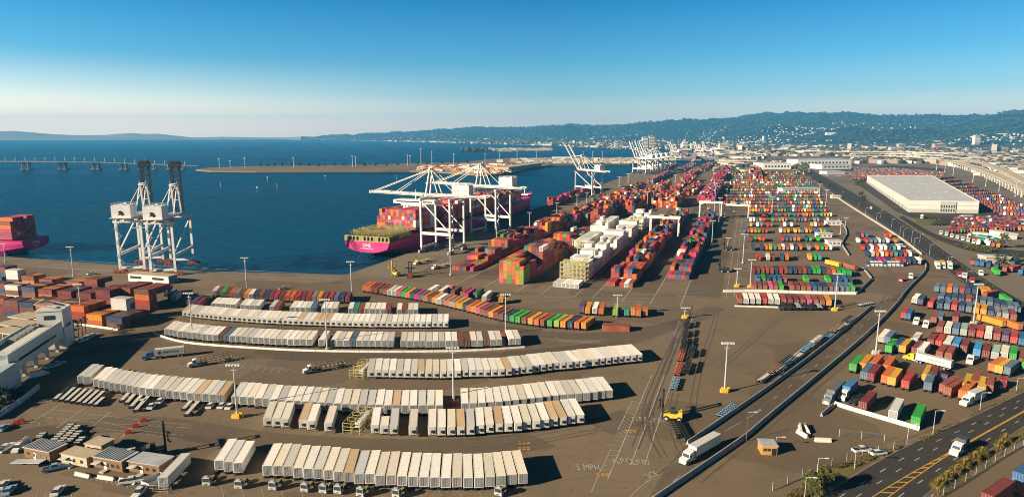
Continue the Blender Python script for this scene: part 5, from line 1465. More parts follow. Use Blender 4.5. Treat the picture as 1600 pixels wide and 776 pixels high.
# quay shed
q, w = at_front("quay_shed", "long low white shed on the berth under the old cranes", "shed", (201, 439), (264, 444))
mb = MB(); mb.box(w / 2, 3.5, 0, w, 7, 4.6); mb.build("walls", M_BWHITE, q)
mb = MB(); mb.box(w / 2, 3.5, 4.6, w + .6, 7.6, .3); mb.build("roof", M_WALLC, q)
for x0, x1 in ((.05, .33), (.60, .88)):
    mb = MB(); mb.box(w * (x0 + x1) / 2, -.04, 2.0, w * (x1 - x0), .1, 1.5); mb.build("window", M_GLASS, q)
mb = MB(); mb.box(w + .05, 3.5, .3, .12, 6, 4.0); mb.build("end_panel", mat("teal_panel", (0.10, 0.30, 0.40)), q)

# big warehouse
q, w = at_front("warehouse", "huge white flat roofed warehouse with grey base beside the avenue", "warehouse", (1419.5, 331.5), (1528, 333.5))
A0 = G(1419.5, 331.5); bl = G(1354, 285.5); br = G(1455, 285.5); c_, s_ = math.cos(-q.rotation_euler.z), math.sin(-q.rotation_euler.z)
loc = lambda P: ((P.x - A0.x) * c_ - (P.y - A0.y) * s_, (P.x - A0.x) * s_ + (P.y - A0.y) * c_)
x1, y1 = loc(bl); x2, y2 = loc(br); HW = 13.0
mb = MB(); mb.prism([(0, 0), (w, 0), (x2, y2), (x1, y1)], 0, HW); mb.build("walls", M_BWHITE, q)
mb = MB(); mb.prism([(1, 1), (w - 1, 1), (x2 - 1, y2 - 1), (x1 + 1, y1 - 1)], HW, HW + .15)
mb.build("roof", M_ROOFW, q)
mb = MB()
for k in range(1, 22):
    t = k / 22; a = Vector((w * t, 1.2, HW + .17)).lerp(Vector((x1 + (x2 - x1) * t, (y1 + (y2 - y1) * t) - 1.2, HW + .17)), 0.0); b = Vector((x1 + (x2 - x1) * t, (y1 + (y2 - y1) * t) - 1.2, HW + .17)); mb.beam(a, b, .5, .06)
mb.build("roof_seam", M_BGREY, q)
mb = MB()
P4 = [Vector((0, 0, 0)), Vector((w, 0, 0)), Vector((x2, y2, 0)), Vector((x1, y1, 0))]
for a, b in zip(P4, P4[1:] + P4[:1]): mb.beam(a + Vector((0, 0, HW + .5)), b + Vector((0, 0, HW + .5)), .6, 1.1)
mb.build("parapet", M_BWHITE, q)
mb = MB(); mb.box(w / 2, -.12, 0, w + .2, .2, 4.2); mb.beam((-.12, 0, 2.0), (x1 - .12, y1, 2.0), .25, 4.0); mb.build("base_band", M_BGREY, q)
mb = MB(); mb.box(w / 2, -.1, 8.4, w, .16, .35); mb.build("stripe", M_BGREY, q)
mb = MB(); mb.box(w * .555, -.6, 0, w * .23, 1.1, 12.6); ent = mb.build("entrance_bay", M_BGREY, q)
for k in range(6):
    for z in (1.5, 6.0):
        mb = MB(); mb.box(w * (.465 + .036 * k), -1.2, z, w * .018, .12, 3.0); mb.build("window", M_GLASS, ent)
for k in range(14):
    t = .08 + k * .062; mb = MB(); mb.beam((x1 * t - .3, y1 * t, 2.3), (x1 * (t + .02) - .3, y1 * (t + .02), 2.3), .3, 4.2); mb.build("dock_door", M_GREY, q)
mb = MB()
rr = random.Random(4)
for k in range(4):
    for j in range(5):
        t = .08 + j * .17 + rr.uniform(-.03, .03); xx = (w - 16) * (k + .8) / 4.5 * (1 - t) + (x1 + (x2 - x1) * (k + .8) / 4.5) * t + 4; mb.box(xx, y1 * t + 4, HW + .15, 2.2, 1.3, .4)
mb.build("roof_vent", M_ROOFW, q)
def shed(name, label, cat, a, b, depth, h, wall=M_BWHITE, roof=M_ROOFW, nwin=0, group=None, gable=0.0):
    q, w = at_front(name, label, cat, a, b, group)
    mb = MB(); mb.box(w / 2, depth / 2, 0, w, depth, h); wl = mb.build("walls", wall, q)
    mb = MB()
    if gable:
        for s in (0, 1):
            mb.face([(-.5, s * depth, h), (w + .5, s * depth, h), (w + .5, depth / 2, h + gable), (-.5, depth / 2, h + gable)])
        for x in (-.5, w + .5): mb.face([(x, 0, h), (x, depth, h), (x, depth / 2, h + gable)])
    else: mb.box(w / 2, depth / 2, h, w + 1, depth + 1, .6)
    mb.build("roof", roof, q)
    if nwin: win_row(wl, w * .05, w * .95, 0, h * .35, nwin, w / nwin * .5, h * .3)
    return q
WG = "white warehouses along the avenue"
shed("warehouse", "white warehouse left of the avenue's far end", "warehouse", (1192, 264.5), (1236, 264.5), 70, 15, nwin=8, group=WG)
shed("warehouse", "long white warehouse right of the avenue's far end, rear one", "warehouse", (1246, 259), (1330, 258.5), 60, 17, nwin=14, group=WG)
shed("warehouse", "white warehouse with small windows in front of the long rear one", "warehouse", (1284, 264.5), (1330, 264), 50, 12, nwin=7, group=WG)
shed("warehouse", "low cream shed among the far trailers left of the white warehouse", "warehouse", (1163, 270.5), (1194, 270.5), 40, 7, M_WALLC, M_WALLC, nwin=0, group=WG)
shed("warehouse", "low pale blue shed below the far white warehouses", "warehouse", (1292, 273), (1320, 272.8), 30, 7, M_BLUEW, M_ROOFW, group=WG)
shed("warehouse", "long low white shed inside the right container yard", "warehouse", (1223, 301), (1280, 300), 14, 6, nwin=10, group=WG)
for k, (a, b, h) in enumerate((((1277, 371), (1300, 371), 3.5), ((1293, 384), (1314, 384), 4), ((1291, 352), (1314, 352), 4), ((1300, 310), (1313, 310), 4))):
    shed("yard_office", "small white office box in the right container yard, %s from the camera" % nth({0: 2, 1: 1, 2: 3, 3: 4}[k]), "office", a, b, 5, h, nwin=3, group="small yard offices")
for k, (a, b, w_, r_) in enumerate((((1520, 372.5), (1543, 374), M_BWHITE, M_BWHITE), ((1545, 368), (1572, 374), M_BWHITE, M_BWHITE), ((1523, 377), (1540, 379), mat("teal_wall", (0.05, 0.33, 0.25)), mat("teal_wall", (0.05, 0.33, 0.25))), ((1540, 412), (1578, 412.5), M_WALLC, M_ROOFW))):
    shed("depot_building", ("long white depot shed right of the side road, left one", "long white depot shed right of the side road, right one", "teal roofed depot shed below the white ones", "cream depot building with flat roof below the dark hedge")[k], "shed", a, b, 9, 4.5, w_, r_, group="depot buildings")

# ------------------------------------------------------------------ far city: towers one can point to, then the rest
def block_building(label, px0, px1, base, top, depth, wall, nwx, nwz, group="far city towers"):
    A, B = G(px0, base), G(px1, base); h = ZAT(top, A.y); d = B - A; w = d.length
    q = empty("city_building", (A.x, A.y, 0), math.atan2(d.y, d.x)); tag(q, label, "building", group)
    mb = MB(); mb.box(w / 2, depth / 2, 0, w, depth, h); wl = mb.build("walls", wall, q)
    mb = MB(); mb.box(w / 2, depth / 2, h, w + 1, depth + 1, 1.0); mb.box(w * .5, depth * .5, h + 1, w * .3, depth * .4, 3); mb.build("roof", M_BGREY, q)
    for j in range(nwz):
        mb = MB(); mb.box(w / 2, -.3, h * (j + .35) / nwz, w * .9, .4, h / nwz * .4); mb.build("window_band", M_GLASS, wl)
TG = mat("teal_glass_wall", (0.03, 0.16, 0.22), 0.3)
YW = mat("sandy_wall", (0.60, 0.48, 0.30), 0.7); PW = mat("pinkish_wall", (0.48, 0.26, 0.20), 0.7)
for lab, a, b, y, t, m, nz in (("pale square waterfront block just left of the clustered cranes", 961, 967, 232, 222, YW, 4), ("wide dark teal glass block on the far waterfront", 988, 1005, 232.6, 221, TG, 5), ("white tower behind the clustered cranes, left of the twin towers", 1003.5, 1011.5, 232, 214.5, M_BWHITE, 8),
                               ("slim pale tower on the far waterfront, rightmost of the tower group", 1014, 1022, 232, 213, YW, 8), ("broad pale block low beside the waterfront towers", 966, 973, 232, 223.5, M_BGREY, 4), ("white waterfront block standing right of the tower group", 1067, 1074, 233, 221, M_BWHITE, 5),
                               ("low sandy waterfront block between two white ones", 1080, 1090, 233.5, 224, YW, 4), ("wide sandy yellow waterfront block", 1124, 1139, 235, 224.5, YW, 4), ("pinkish low block right of the wide sandy block", 1153, 1168, 233, 226, PW, 3),
                               ("tall white tower standing alone before the right hills", 1522, 1530, 229, 211.5, M_BWHITE, 10), ("long pink block left of the lone white tower", 1460, 1477, 234, 225, PW, 4), ("cream block in the city left of the pink one", 1404, 1414, 231, 225, M_WALLC, 3),
                               ("white ridge-foot hall on the hillside", 1290, 1307, 211, 207, M_BWHITE, 2),
                               ("dark squat city block by the expressway", 1392, 1412, 236, 231, M_BGREY, 2), ("cream city block at the far right", 1563, 1574, 239, 231, M_WALLC, 4), ("pale long hall at the far right behind the expressway", 1510, 1534, 246, 241, M_BWHITE, 2)):
    if y < 222:
        # on the hillside: find where the ray meets the slope
        dirx = (a + b) / 2 - 800
        for r in range(5000, 14000, 40):
            d = Vector((dirx, F * CT + (388 - y) * ST, 0)).normalized(); P_ = d * r
            if hill_z(P_.x, P_.y) >= ZAT(y, P_.y): break
        w = (b - a) / PXM(Vector((P_.x, P_.y, 100))); z = hill_z(P_.x, P_.y) - 6; h = ZAT(t, P_.y) - z
        q = empty("city_building", (P_.x, P_.y, z)); tag(q, lab, "building", "far city towers")
        mb = MB(); mb.box(0, 0, 0, w, 30, h); mb.build("walls", m, q); mb = MB(); mb.box(0, 0, h, w + 2, 32, 2); mb.build("roof", M_BGREY, q)
    else: block_building(lab, a, b, y, t, 30, m, 5, nz)
rr = random.Random(21)
hs, tr, hh_ = MB(), MB(), MB()
WALLS = [(0.50, 0.46, 0.40), (0.44, 0.38, 0.31), (0.38, 0.30, 0.22), (0.33, 0.27, 0.22), (0.54, 0.52, 0.48), (0.28, 0.20, 0.165), (0.22, 0.21, 0.20), (0.38, 0.34, 0.30)]
SHORE_X = [(480, 219), (560, 220.2), (620, 221.6), (690, 223.2), (800, 226.4), (860, 227.6), (960, 232.6), (1032, 233.6), (1122, 236), (1130, 250), (1140, 262), (1185, 268), (1240, 262), (1330, 258), (1480, 262), (1600, 290)]
def shore_y(px): return interp(SHORE_X, px)
def keep_clear(px, py):
    if 1185 < px < 1340 and 244 < py < 270: return True
    if px > 1345 and py > 256 + max(0, (px - 1480) * .28): return True
    return False
for k in range(15000):
    px = rr.uniform(478, 1720)
    lim = shore_y(px) - .4
    y0 = 213.2
    py = lim - (lim - y0) * rr.random() ** (0.8)
    if keep_clear(px, py): continue
    p = G(px, py); z = hill_z(p.x, p.y)
    far = p.length
    if far > 13500: continue
    if z > 40: continue
    if rr.random() < .56:
        w, d_, h = rr.uniform(9, 26), rr.uniform(9, 26), rr.uniform(5, 10)
        if rr.random() < .10: w, d_, h = rr.uniform(40, 110), rr.uniform(30, 60), rr.uniform(7, 14)
        if rr.random() < .012 and far > 3500: w, d_, h = 22, 22, rr.uniform(22, 45)
        hs.box(p.x, p.y, z - 2, w, d_, h + 2, rr.choice((QA * -1, .3, -.7)), jitter(rr.choice(WALLS), .2, rr), bottom=False)
    else:
        r = rr.uniform(4, 10) * (1.0 + far / 9000)
        tr.blob((p.x, p.y, z + r * .5), r, rr.choice(((0.022, 0.032, 0.02), (0.032, 0.038, 0.022), (0.038, 0.038, 0.025), (0.016, 0.026, 0.02))), squash=.75, rnd=rr)
for k in range(15000):        # houses and woods on the slopes, thicker low down and in patches
    px = rr.uniform(500, 1720)
    r0, r1 = interp(BASE_R, px), interp(RIDGE_R, px)
    s = rr.random() ** 1.5
    d = Vector((px - 800, F * CT + 177 * ST, 0)).normalized() * (r0 + (r1 - r0) * s)
    patch = mnoise.noise((d.x / 900.0, d.y / 900.0, 9.0)) + .42 - s * .95
    z = hill_z(d.x, d.y) - 1.5
    if rr.random() < patch * 1.05:
        w, dd, h = rr.uniform(9, 20), rr.uniform(9, 18), rr.uniform(5, 9)
        hh_.box(d.x, d.y, z - 8, w, dd, h + 8, rr.uniform(0, 3), jitter(rr.choice(WALLS[:5]), .15, rr), bottom=False)
    elif rr.random() < .6:
        r = rr.uniform(10, 24)
        tr.blob((d.x, d.y, z + r * .3), r, rr.choice(((0.005, 0.020, 0.018), (0.009, 0.025, 0.020), (0.014, 0.027, 0.022))), squash=.6, rnd=rr)  # slope trees carry the same haze blue in their colour
tag(hs.build("city_houses", M_FAR), "pale crowd of low city houses and sheds below the hills", "houses", None, "stuff")
tag(hh_.build("hillside_houses", M_FAR), "tiny pale houses scattered over the wooded hills", "houses", None, "stuff")
tag(tr.build("city_trees", M_FAR), "dark tree clumps among the city houses and on the hills", "trees", None, "stuff")

mb = MB(); rr = random.Random(55)
for k in range(2600):
    px = rr.uniform(1285, 1475); py = rr.uniform(262.5, 276)
    if py < 262.5 + (px - 1400) * .09 or (px < 1335 and py < 268): continue
    p = G(px, py); c = rr.choice(((0.10, 0.05, 0.05), (0.16, 0.10, 0.10), (0.08, 0.07, 0.08), (0.24, 0.22, 0.21), (0.05, 0.05, 0.06), (0.22, 0.08, 0.05)))
    mb.hexa([(p.x - .9, p.y - 2.2, .25), (p.x + .9, p.y - 2.2, .25), (p.x + .9, p.y + 2.2, .25), (p.x - .9, p.y + 2.2, .25)], [(p.x - .8, p.y - 1.4, 1.5), (p.x + .8, p.y - 1.4, 1.5), (p.x + .8, p.y + 1.0, 1.5), (p.x - .8, p.y + 1.0, 1.5)], jitter(c, .2, rr))
tag(mb.build("stored_cars", M_FAR), "dark mass of stored cars filling the far lot behind the huge warehouse", "cars", None, "stuff")
mb = MB()
for k in range(900):
    px = rr.uniform(1118, 1262); py = rr.uniform(252, 272)
    if px < 1150 and py < 258 or 1185 < px < 1240 and py > 256: continue
    p = G(px, py)
    if rr.random() < .3: mb.blob((p.x, p.y, 3), rr.uniform(4, 9), rr.choice(((0.022, 0.032, 0.02), (0.038, 0.038, 0.025))), squash=.8, rnd=rr)
    else: mb.box(p.x, p.y, 0, rr.choice((6, 12, 12, 16)), rr.choice((2.5, 2.5, 8)), rr.uniform(2.6, 5.5), rr.choice((-.35, 1.2)), jitter(rr.choice(WALLS + [COLS["red brown"], COLS["orange"], COLS["navy"], COLS["teal"]]), .2, rr), bottom=False)
tag(mb.build("far_yard_clutter", M_FAR), "low sheds, trailers and trees beyond the far end of the yard", "clutter", None, "stuff")
# ------------------------------------------------------------------ expressways
def expressway(label, pts, z, w, pitch, name="elevated_expressway"):
    P = smooth([G(x, y, z) for x, y in pts], 8)
    q = empty(name, (P[0].x, P[0].y, 0)); tag(q, label, "road bridge", "elevated expressways"); O = Vector((P[0].x, P[0].y, 0))
    mb = MB(); N = normals2(P)
    for i in range(len(P) - 1):
        a, b = P[i] + N[i] * (-w / 2) - O, P[i] + N[i] * (w / 2) - O; c, d = P[i + 1] + N[i + 1] * (w / 2) - O, P[i + 1] + N[i + 1] * (-w / 2) - O
        mb.hexa([(p.x, p.y, z - 2.0) for p in (a, d, c, b)], [(p.x, p.y, z) for p in (a, d, c, b)])
    mb.build("deck", mat("deck_concrete", (0.50, 0.42, 0.31), 0.8, scale=.02), q)
    for s in (-1, 1):
        mb = MB()
        for i in range(len(P) - 1):
            a, b = P[i] + N[i] * (s * w / 2) - O, P[i + 1] + N[i + 1] * (s * w / 2) - O
            mb.beam((a.x, a.y, z + .5), (b.x, b.y, z + .5), .5, 1.1)
        mb.build("parapet", M_CONC, q)
    for k, (p, d) in enumerate(along(P, pitch, pitch / 2)):
        if k > 60: break
        mb = MB(); n = Vector((d.y, -d.x, 0)) * (w * .32); c = p - O
        for s in (-1, 1): mb.beam((c.x + n.x * s, c.y + n.y * s, 0), (c.x + n.x * s, c.y + n.y * s, z - 2.4), 2.2)
        mb.beam((c.x - n.x * 1.5, c.y - n.y * 1.5, z - 2.9), (c.x + n.x * 1.5, c.y + n.y * 1.5, z - 2.9), 2.0, 1.6)
        mb.build("pier", M_CONC, q)
expressway("long pale elevated expressway curving before the city, front branch", [(1320, 243), (1390, 243.5), (1440, 246), (1475, 250), (1510, 257), (1545, 268), (1580, 282), (1625, 303)], 13, 18, 38)
expressway("pale elevated expressway curving before the city, rear branch", [(1330, 239.5), (1400, 240), (1460, 242.5), (1500, 246.5), (1535, 254), (1565, 264), (1600, 281), (1640, 302)], 17, 16, 42)
expressway("straight far expressway crossing the city at the left", [(1180, 236.5), (1240, 235.5), (1300, 236.5), (1400, 237.5), (1500, 240)], 14, 20, 70)
# bridge over the bay
P = [G(-60, 262.5), G(100, 263), G(160, 262.8), G(312, 262.4)]
M_BRG = mat("bridge_concrete", (0.17, 0.165, 0.155), 0.85)
q = empty("bay_bridge", (P[0].x, P[0].y, WATER_Z)); tag(q, "low grey road bridge on paired piers crossing the bay to the left edge", "bridge"); O = P[0].copy()
mb = MB()
zz = [22, 21, 19, 9]
for (a, za), (b, zb) in zip(zip(P, zz), zip(P[1:], zz[1:])):
    for k in range(6):
        p0, p1 = a.lerp(b, k / 6) - O, a.lerp(b, (k + 1) / 6) - O; z0, z1 = za + (zb - za) * k / 6, za + (zb - za) * (k + 1) / 6
        mb.beam((p0.x, p0.y, z0), (p1.x, p1.y, z1), 14, 2.0)
mb.build("deck", M_BRG, q)
for px in (-20, -10, 37, 46, 95, 103, 147, 155, 190, 198, 220, 242, 264, 286):
    p = G(px, 262.7) - O
    mb = MB(); z = interp([(0, 19.5), (100, 18.5), (160, 16.5), (312, 6.5)], px)
    for s in (-4, 4): mb.tube((p.x, p.y + s, -2), (p.x, p.y + s, z), 1.6, 8)
    mb.box(p.x, p.y, -1, 9, 18, 3.0); mb.box(p.x, p.y, z - .5, 6, 13, 2.0); mb.build("pier", M_BRG, q)
for k in range(19):
    x = 10 + k * 15.5; p = G(x, 262.7) - O; z = interp([(0, 21), (100, 20.5), (160, 18.5), (312, 8.5)], x)
    mb = MB(); mb.beam((p.x, p.y, z), (p.x, p.y, z + 12), .7); mb.build("lamp_post", M_GALV, q)

# ================================================================== SPIT: trees, masts, sheds
def tree(name, label, p, h, r, leaf, group=None, n=110, trunk=.35, seed=0, flat=1.0, leafsize=.5, low=.35, cat="tree"):
    rr = random.Random(seed); q = empty(name, p); tag(q, label, cat, group)
    mb = MB(); mb.tube((0, 0, 0), (.1, .1, h * .55), trunk, 7, trunk * .5)
    for k in range(5):
        a = k * 1.26 + rr.random(); mb.tube((.05, .05, h * (.25 + .06 * k)), (math.cos(a) * r * .6, math.sin(a) * r * .6, h * (.5 + .07 * k)), trunk * .35, 5, trunk * .1)
    mb.build("trunk", M_BARK, q)
    mb = MB()
    lobes = [(rr.uniform(-.6, .6) * r, rr.uniform(-.6, .6) * r, h * rr.uniform(low, .86), r * rr.uniform(.35, .6)) for _ in range(9)]
    for k in range(n):
        lx, ly, lz, lr = rr.choice(lobes)
        v = Vector((rr.gauss(0, 1), rr.gauss(0, 1), rr.gauss(0, 1))).normalized() * (lr * rr.uniform(.55, 1.05))
        c = Vector((lx + v.x, ly + v.y, max(h * .12, lz + v.z * flat)))
        u = Vector((rr.gauss(0, 1), rr.gauss(0, 1), rr.gauss(0, 1))).normalized(); w = u.orthogonal().normalized(); s = leafsize * rr.uniform(.6, 1.3)
        t = u.cross(w)
        mb.face([c - w * s, c - t * s * .7, c + w * s, c + t * s * .7])
    mb.build("crown", leaf, q); return q
xs = [407, 418, 429, 441, 456, 469, 482, 498, 507, 523, 537, 553, 569, 587, 604, 621, 640, 652, 668, 691, 716, 731]
for k, x in enumerate(xs):
    y = 260.6 if x < 590 else 260.6 - (x - 590) * .035
    tree("spit_tree", "small dark tree on the narrow spit, %s from the left" % nth(k + 1), G(x, y, .4), 11, 5.0, M_LEAFD, "trees on the spit", 60, .5, k, leafsize=1.6)
for k, (x, y, t) in enumerate(sorted([(343, 262, 249), (360, 262, 252), (383, 262, 247), (459, 262, 247), (551, 261, 244.5), (556, 261, 245), (637, 259, 243), (641, 259, 244), (658, 258, 233), (675, 258, 237), (709, 257, 241), (758, 255, 241), (781, 253, 237), (808, 252, 238), (838, 250, 238), (911, 249, 238), (926, 249, 237), (941, 249, 238)])):
    p = G(x, y, .4); q = empty("channel_mast", p); tag(q, "thin tall mast on the spit, %s from the left" % nth(k + 1), "mast", "masts on the spit")
    h = ZAT(t, p.y); mb = MB(); mb.tube((0, 0, 0), (0, 0, h), .9, 6, .5); mb.build("pole", M_GALV, q); mb = MB(); mb.box(0, 0, h, 5, 2, 1.2); mb.build("lamp_head", M_LAMP, q)
rr = random.Random(31); mb = MB()
for k in range(520):
    x = rr.uniform(655, 800); lo = interp([(655, 266), (743, 271.3), (781, 271.2), (800, 268.2)], x); hi = interp([(655, 261), (743, 257), (800, 256)], x)
    p = G(x, rr.uniform(hi, lo), .4); c = COLS[rr.choice(("orange", "tan", "red brown", "brown", "pale grey", "slate blue", "white", "cream", "amber"))]
    L_ = rr.choice((12.2, 12.2, 20)); mb.box(p.x, p.y, .4, L_, rr.choice((2.6, 5, 8)), rr.choice((2.8, 2.8, 5.5)), rr.uniform(-.4, .2), jitter(c, .2, rr), bottom=False)
for k in range(260):
    x = rr.uniform(800, 1000); p = G(x, rr.uniform(248.5, 255), .4); mb.box(p.x, p.y, .4, rr.uniform(6, 26), rr.uniform(6, 14), rr.uniform(3, 8), 0, jitter(rr.choice(WALLS), .2, rr), bottom=False)
tag(mb.build("spit_clutter", M_FAR), "low boxes, trucks and small sheds crowding the far side of the channel", "clutter", None, "stuff")
shed("spit_shed", "long tan shed at the tip across the channel", "shed", (795, 267.5), (846, 260), 40, 9, M_WALLC, M_WALLC, group="sheds across the channel")
shed("spit_shed", "white shed across the channel near the spit's rear shore", "shed", (776, 254), (786, 254), 20, 9, group="sheds across the channel")
shed("spit_shed", "long white shed behind the half raised crane's boom", "shed", (863, 249), (893, 249), 20, 9, group="sheds across the channel")
rr = random.Random(8); mb = MB()
for k in range(200):
    x = rr.uniform(722, 862); p = G(x, rr.uniform(233.2, 235.2), 1)
    if x < 760: mb.blob((p.x, p.y, 6), rr.uniform(8, 16), (0.03, 0.045, 0.03), rnd=rr)
    else: mb.box(p.x, p.y, 0, rr.uniform(10, 34), 12, rr.uniform(5, 12), 0, jitter(rr.choice(WALLS), .2, rr))
tag(mb.build("breakwater_clutter", M_FAR), "white boats, sheds and dark trees along the thin breakwater", "clutter", None, "stuff")
rr = random.Random(9); mb = MB()
for k in range(170):
    x = rr.uniform(1045, 1118); p = G(x, rr.uniform(242.5, 251), .4); mb.box(p.x, p.y, .4, rr.uniform(8, 40), rr.uniform(6, 16), rr.uniform(3, 22) if rr.random() < .2 else rr.uniform(3, 9), 0, jitter(rr.choice(WALLS + [COLS["red brown"], COLS["magenta"], COLS["slate blue"]]), .2, rr))
tag(mb.build("inner_harbour_clutter", M_FAR), "containers and small quay buildings on the pier across the inner harbour", "clutter", None, "stuff")
for k, (x, y) in enumerate(((345, 293), (418, 284), (433, 296), (508, 281), (620, 281), (402, 301))):
    p = G(x, y, WATER_Z); q = empty("channel_marker", p); tag(q, "small channel marker post standing in the open water, %s from the left" % nth({0: 1, 5: 2, 1: 3, 2: 4, 3: 5, 4: 6}[k]), "marker", "channel markers")
    mb = MB(); mb.tube((0, 0, -1), (0, 0, 7.5), .45, 8, .3); mb.build("post", M_GREY, q)
    mb = MB(); mb.box(0, 0, 7.5, 2.2, .3, 2.2); mb.build("board", M_GALV if k % 2 else M_REDB, q)

# ================================================================== BARRIERS, FENCES
M_KW = mat("barrier_white", (0.60, 0.58, 0.53), 0.7, scale=.3); M_KB = mat("barrier_concrete", (0.30, 0.31, 0.31), 0.8, scale=.2)
def barrier(label, pts, m=M_KB, h=1.0, w=0.62, sm=True, name="concrete_barrier", group="concrete barriers"):
    P = smooth(gl(pts), 6) if sm else gl(pts)
    O = P[0].copy(); mb = MB()
    def seg_(a, b):
        d = (b - a); L = d.length; d.normalize(); n = Vector((d.y, -d.x, 0)); a = a - O; b = b - O; b = b - d * min(.12, L * .1)
        prof = [(-w / 2, 0), (-w / 2, .25 * h), (-w / 5, .5 * h), (-w / 6, h), (w / 6, h), (w / 5, .5 * h), (w / 2, .25 * h), (w / 2, 0)]
        mb.hexa([(a.x + n.x * x, a.y + n.y * x, z) for x, z in prof], [(b.x + n.x * x, b.y + n.y * x, z) for x, z in prof])
    pts_ = [p for p, _ in along(P, 6.1)] + [P[-1]]
    for a, b in zip(pts_, pts_[1:]):
        if (b - a).length > .4: seg_(a, b)
    o = mb.build(name, m, None, (O.x, O.y, 0.03)); return tag(o, label, "barrier", group)
barrier("long grey concrete barrier along the left side of the truck road", [(1074, 694), (1200, 607), (1288, 541), (1362, 479.5)], h=1.3, w=.9)
barrier("long grey concrete barrier along the right side of the truck road, curving at its top", [(1020, 783), (1159, 687.5), (1200, 653), (1334, 541), (1390, 488), (1419, 452), (1444, 426), (1446, 412), (1436, 402)], h=1.4, w=1.0)
barrier("long white barrier below the red, blue and green trailer rows", [(1130, 456.5), (1180, 456), (1260, 458.5), (1338, 460)], M_KW, 1.6, 1.0)
barrier("bluish short barrier at the right end of the long white one", [(1338.5, 459), (1362, 437)], h=1.4, w=.9)
barrier("grey barrier edging the yard's right end beside the truck court", [(1362, 436), (1355, 427), (1348, 420)], h=1.2, w=.8)
barrier("white barrier strip under the pink and maroon row", [(1148, 478.5), (1216, 480.5)], M_KW, .7, 1.4)
barrier("curved white barrier in front of the fifth reefer row", [(240, 521), (262, 529), (300, 537), (400, 544.5), (500, 549), (640, 550), (740, 548), (820, 543)], M_KW, .8, .7)
barrier("slanted white barrier below the three lone container trailers", [(1304, 632), (1340, 643.5), (1390, 658), (1437, 672)], M_KW, 1.3, 1.0)
barrier("short bluish barrier at the left end of the slanted white one", [(1302, 634), (1283, 650)], h=1.2, w=.9)
for k, (a, b, lab) in enumerate((((1249.5, 665), (1252, 677), "short white barrier block on the bare lot, left upright one"), ((1257, 666), (1264, 678.5), "short white barrier block on the bare lot, right upright one"), ((1245.5, 675), (1262, 685), "short white barrier block slanting below two upright ones"), ((1273, 689), (1299, 690), "single white barrier block lying level on the bare lot"))):
    barrier(lab, [a, b], M_KW, 1.2, 1.1, group="short white barriers on the bare lot")
barrier("blue shaded wall before the gate office", [(-10, 658), (30, 632), (62, 606)], mat("blue_wall", (0.30, 0.40, 0.50)), 2.0, .5)
barrier("winding concrete barrier at the right end of the trailer yard, upper", [(1310, 343), (1320, 355), (1323, 367), (1316, 381), (1326, 399)], h=1.3, w=1.0)
barrier("tan wall along the left side of the avenue", [(1300, 304), (1340, 330), (1400, 368), (1440, 398)], M_CONC, 1.6, .9)
barrier("low white wall at the quay's left yard front", [(40, 497), (120, 507), (185, 516)], M_KW, .9, .8)
for k, (x, y) in enumerate(((224, 658), (212, 667), (201, 677), (25, 663), (33, 659))):
    p = G(x, y); mb = MB(); mb.hexa([(-.9, -.5, 0), (.9, -.5, 0), (.9, .5, 0), (-.9, .5, 0)], [(-.6, -.25, 1.1), (.6, -.25, 1.1), (.6, .25, 1.1), (-.6, .25, 1.1)]); mb.box(0, 0, 1.1, .5, .3, .12)
    o = mb.build("plastic_barrier", mat("red_plastic", (0.55, 0.03, 0.02), .5), None, (p.x, p.y, .03), .4); tag(o, "red plastic barrier " + ("on the white line of the near left lot, %s from the top" % nth(k + 1) if k < 3 else "at the left edge by the parked car, %s one" % ("left" if k == 3 else "right")), "barrier", "red plastic barriers")
tb = MB(); strip(tb, smooth(gl([(-12, 724), (36, 738.5)])), 2.0, .06); strip(tb, smooth(gl([(43, 741), (100, 758), (200, 779)])), 2.2, .06); structure("traffic_island", tb, M_SAND)
def fence(label, pts, h=2.4, pitch=6.0):
    P = smooth(gl(pts), 5); O = P[0].copy(); q = empty("chain_fence", (O.x, O.y, 0)); tag(q, label, "fence", "chain link fences")
    po, me = MB(), MB()
    A_ = [p - O for p, _ in along(P, pitch)]
    for p in A_: po.tube((p.x, p.y, 0), (p.x, p.y, h), .07, 5)
    for a, b in zip(A_, A_[1:]):
        for z in (.15, .6, 1.1, 1.6, 2.1, h): me.beam((a.x, a.y, z), (b.x, b.y, z), .02)
        for k in range(8):
            p = a.lerp(b, k / 8); r = a.lerp(b, (k + 1) / 8); me.beam((p.x, p.y, .1), (r.x, r.y, h), .012); me.beam((p.x, p.y, h), (r.x, r.y, .1), .012)
    for k, p in enumerate(A_[:90]):
        m1 = MB(); m1.tube((p.x, p.y, 0), (p.x, p.y, h), .08, 5); m1.build("post", M_GALV, q)
    me.build("mesh_panel", mat("fence_wire", (0.22, 0.21, 0.19), .6), q)
fence("chain link fence between the spiky plants and the railway", [(1455, 785), (1516, 747), (1560, 718), (1612, 688)])
fence("chain link fence between the bare lot and the street", [(1207, 766), (1262, 742), (1330, 718), (1408, 699), (1420, 690)])
fence("chain link fence crossing the bare lot toward the street gate", [(1311, 682), (1350, 686), (1395, 692), (1408, 698)])

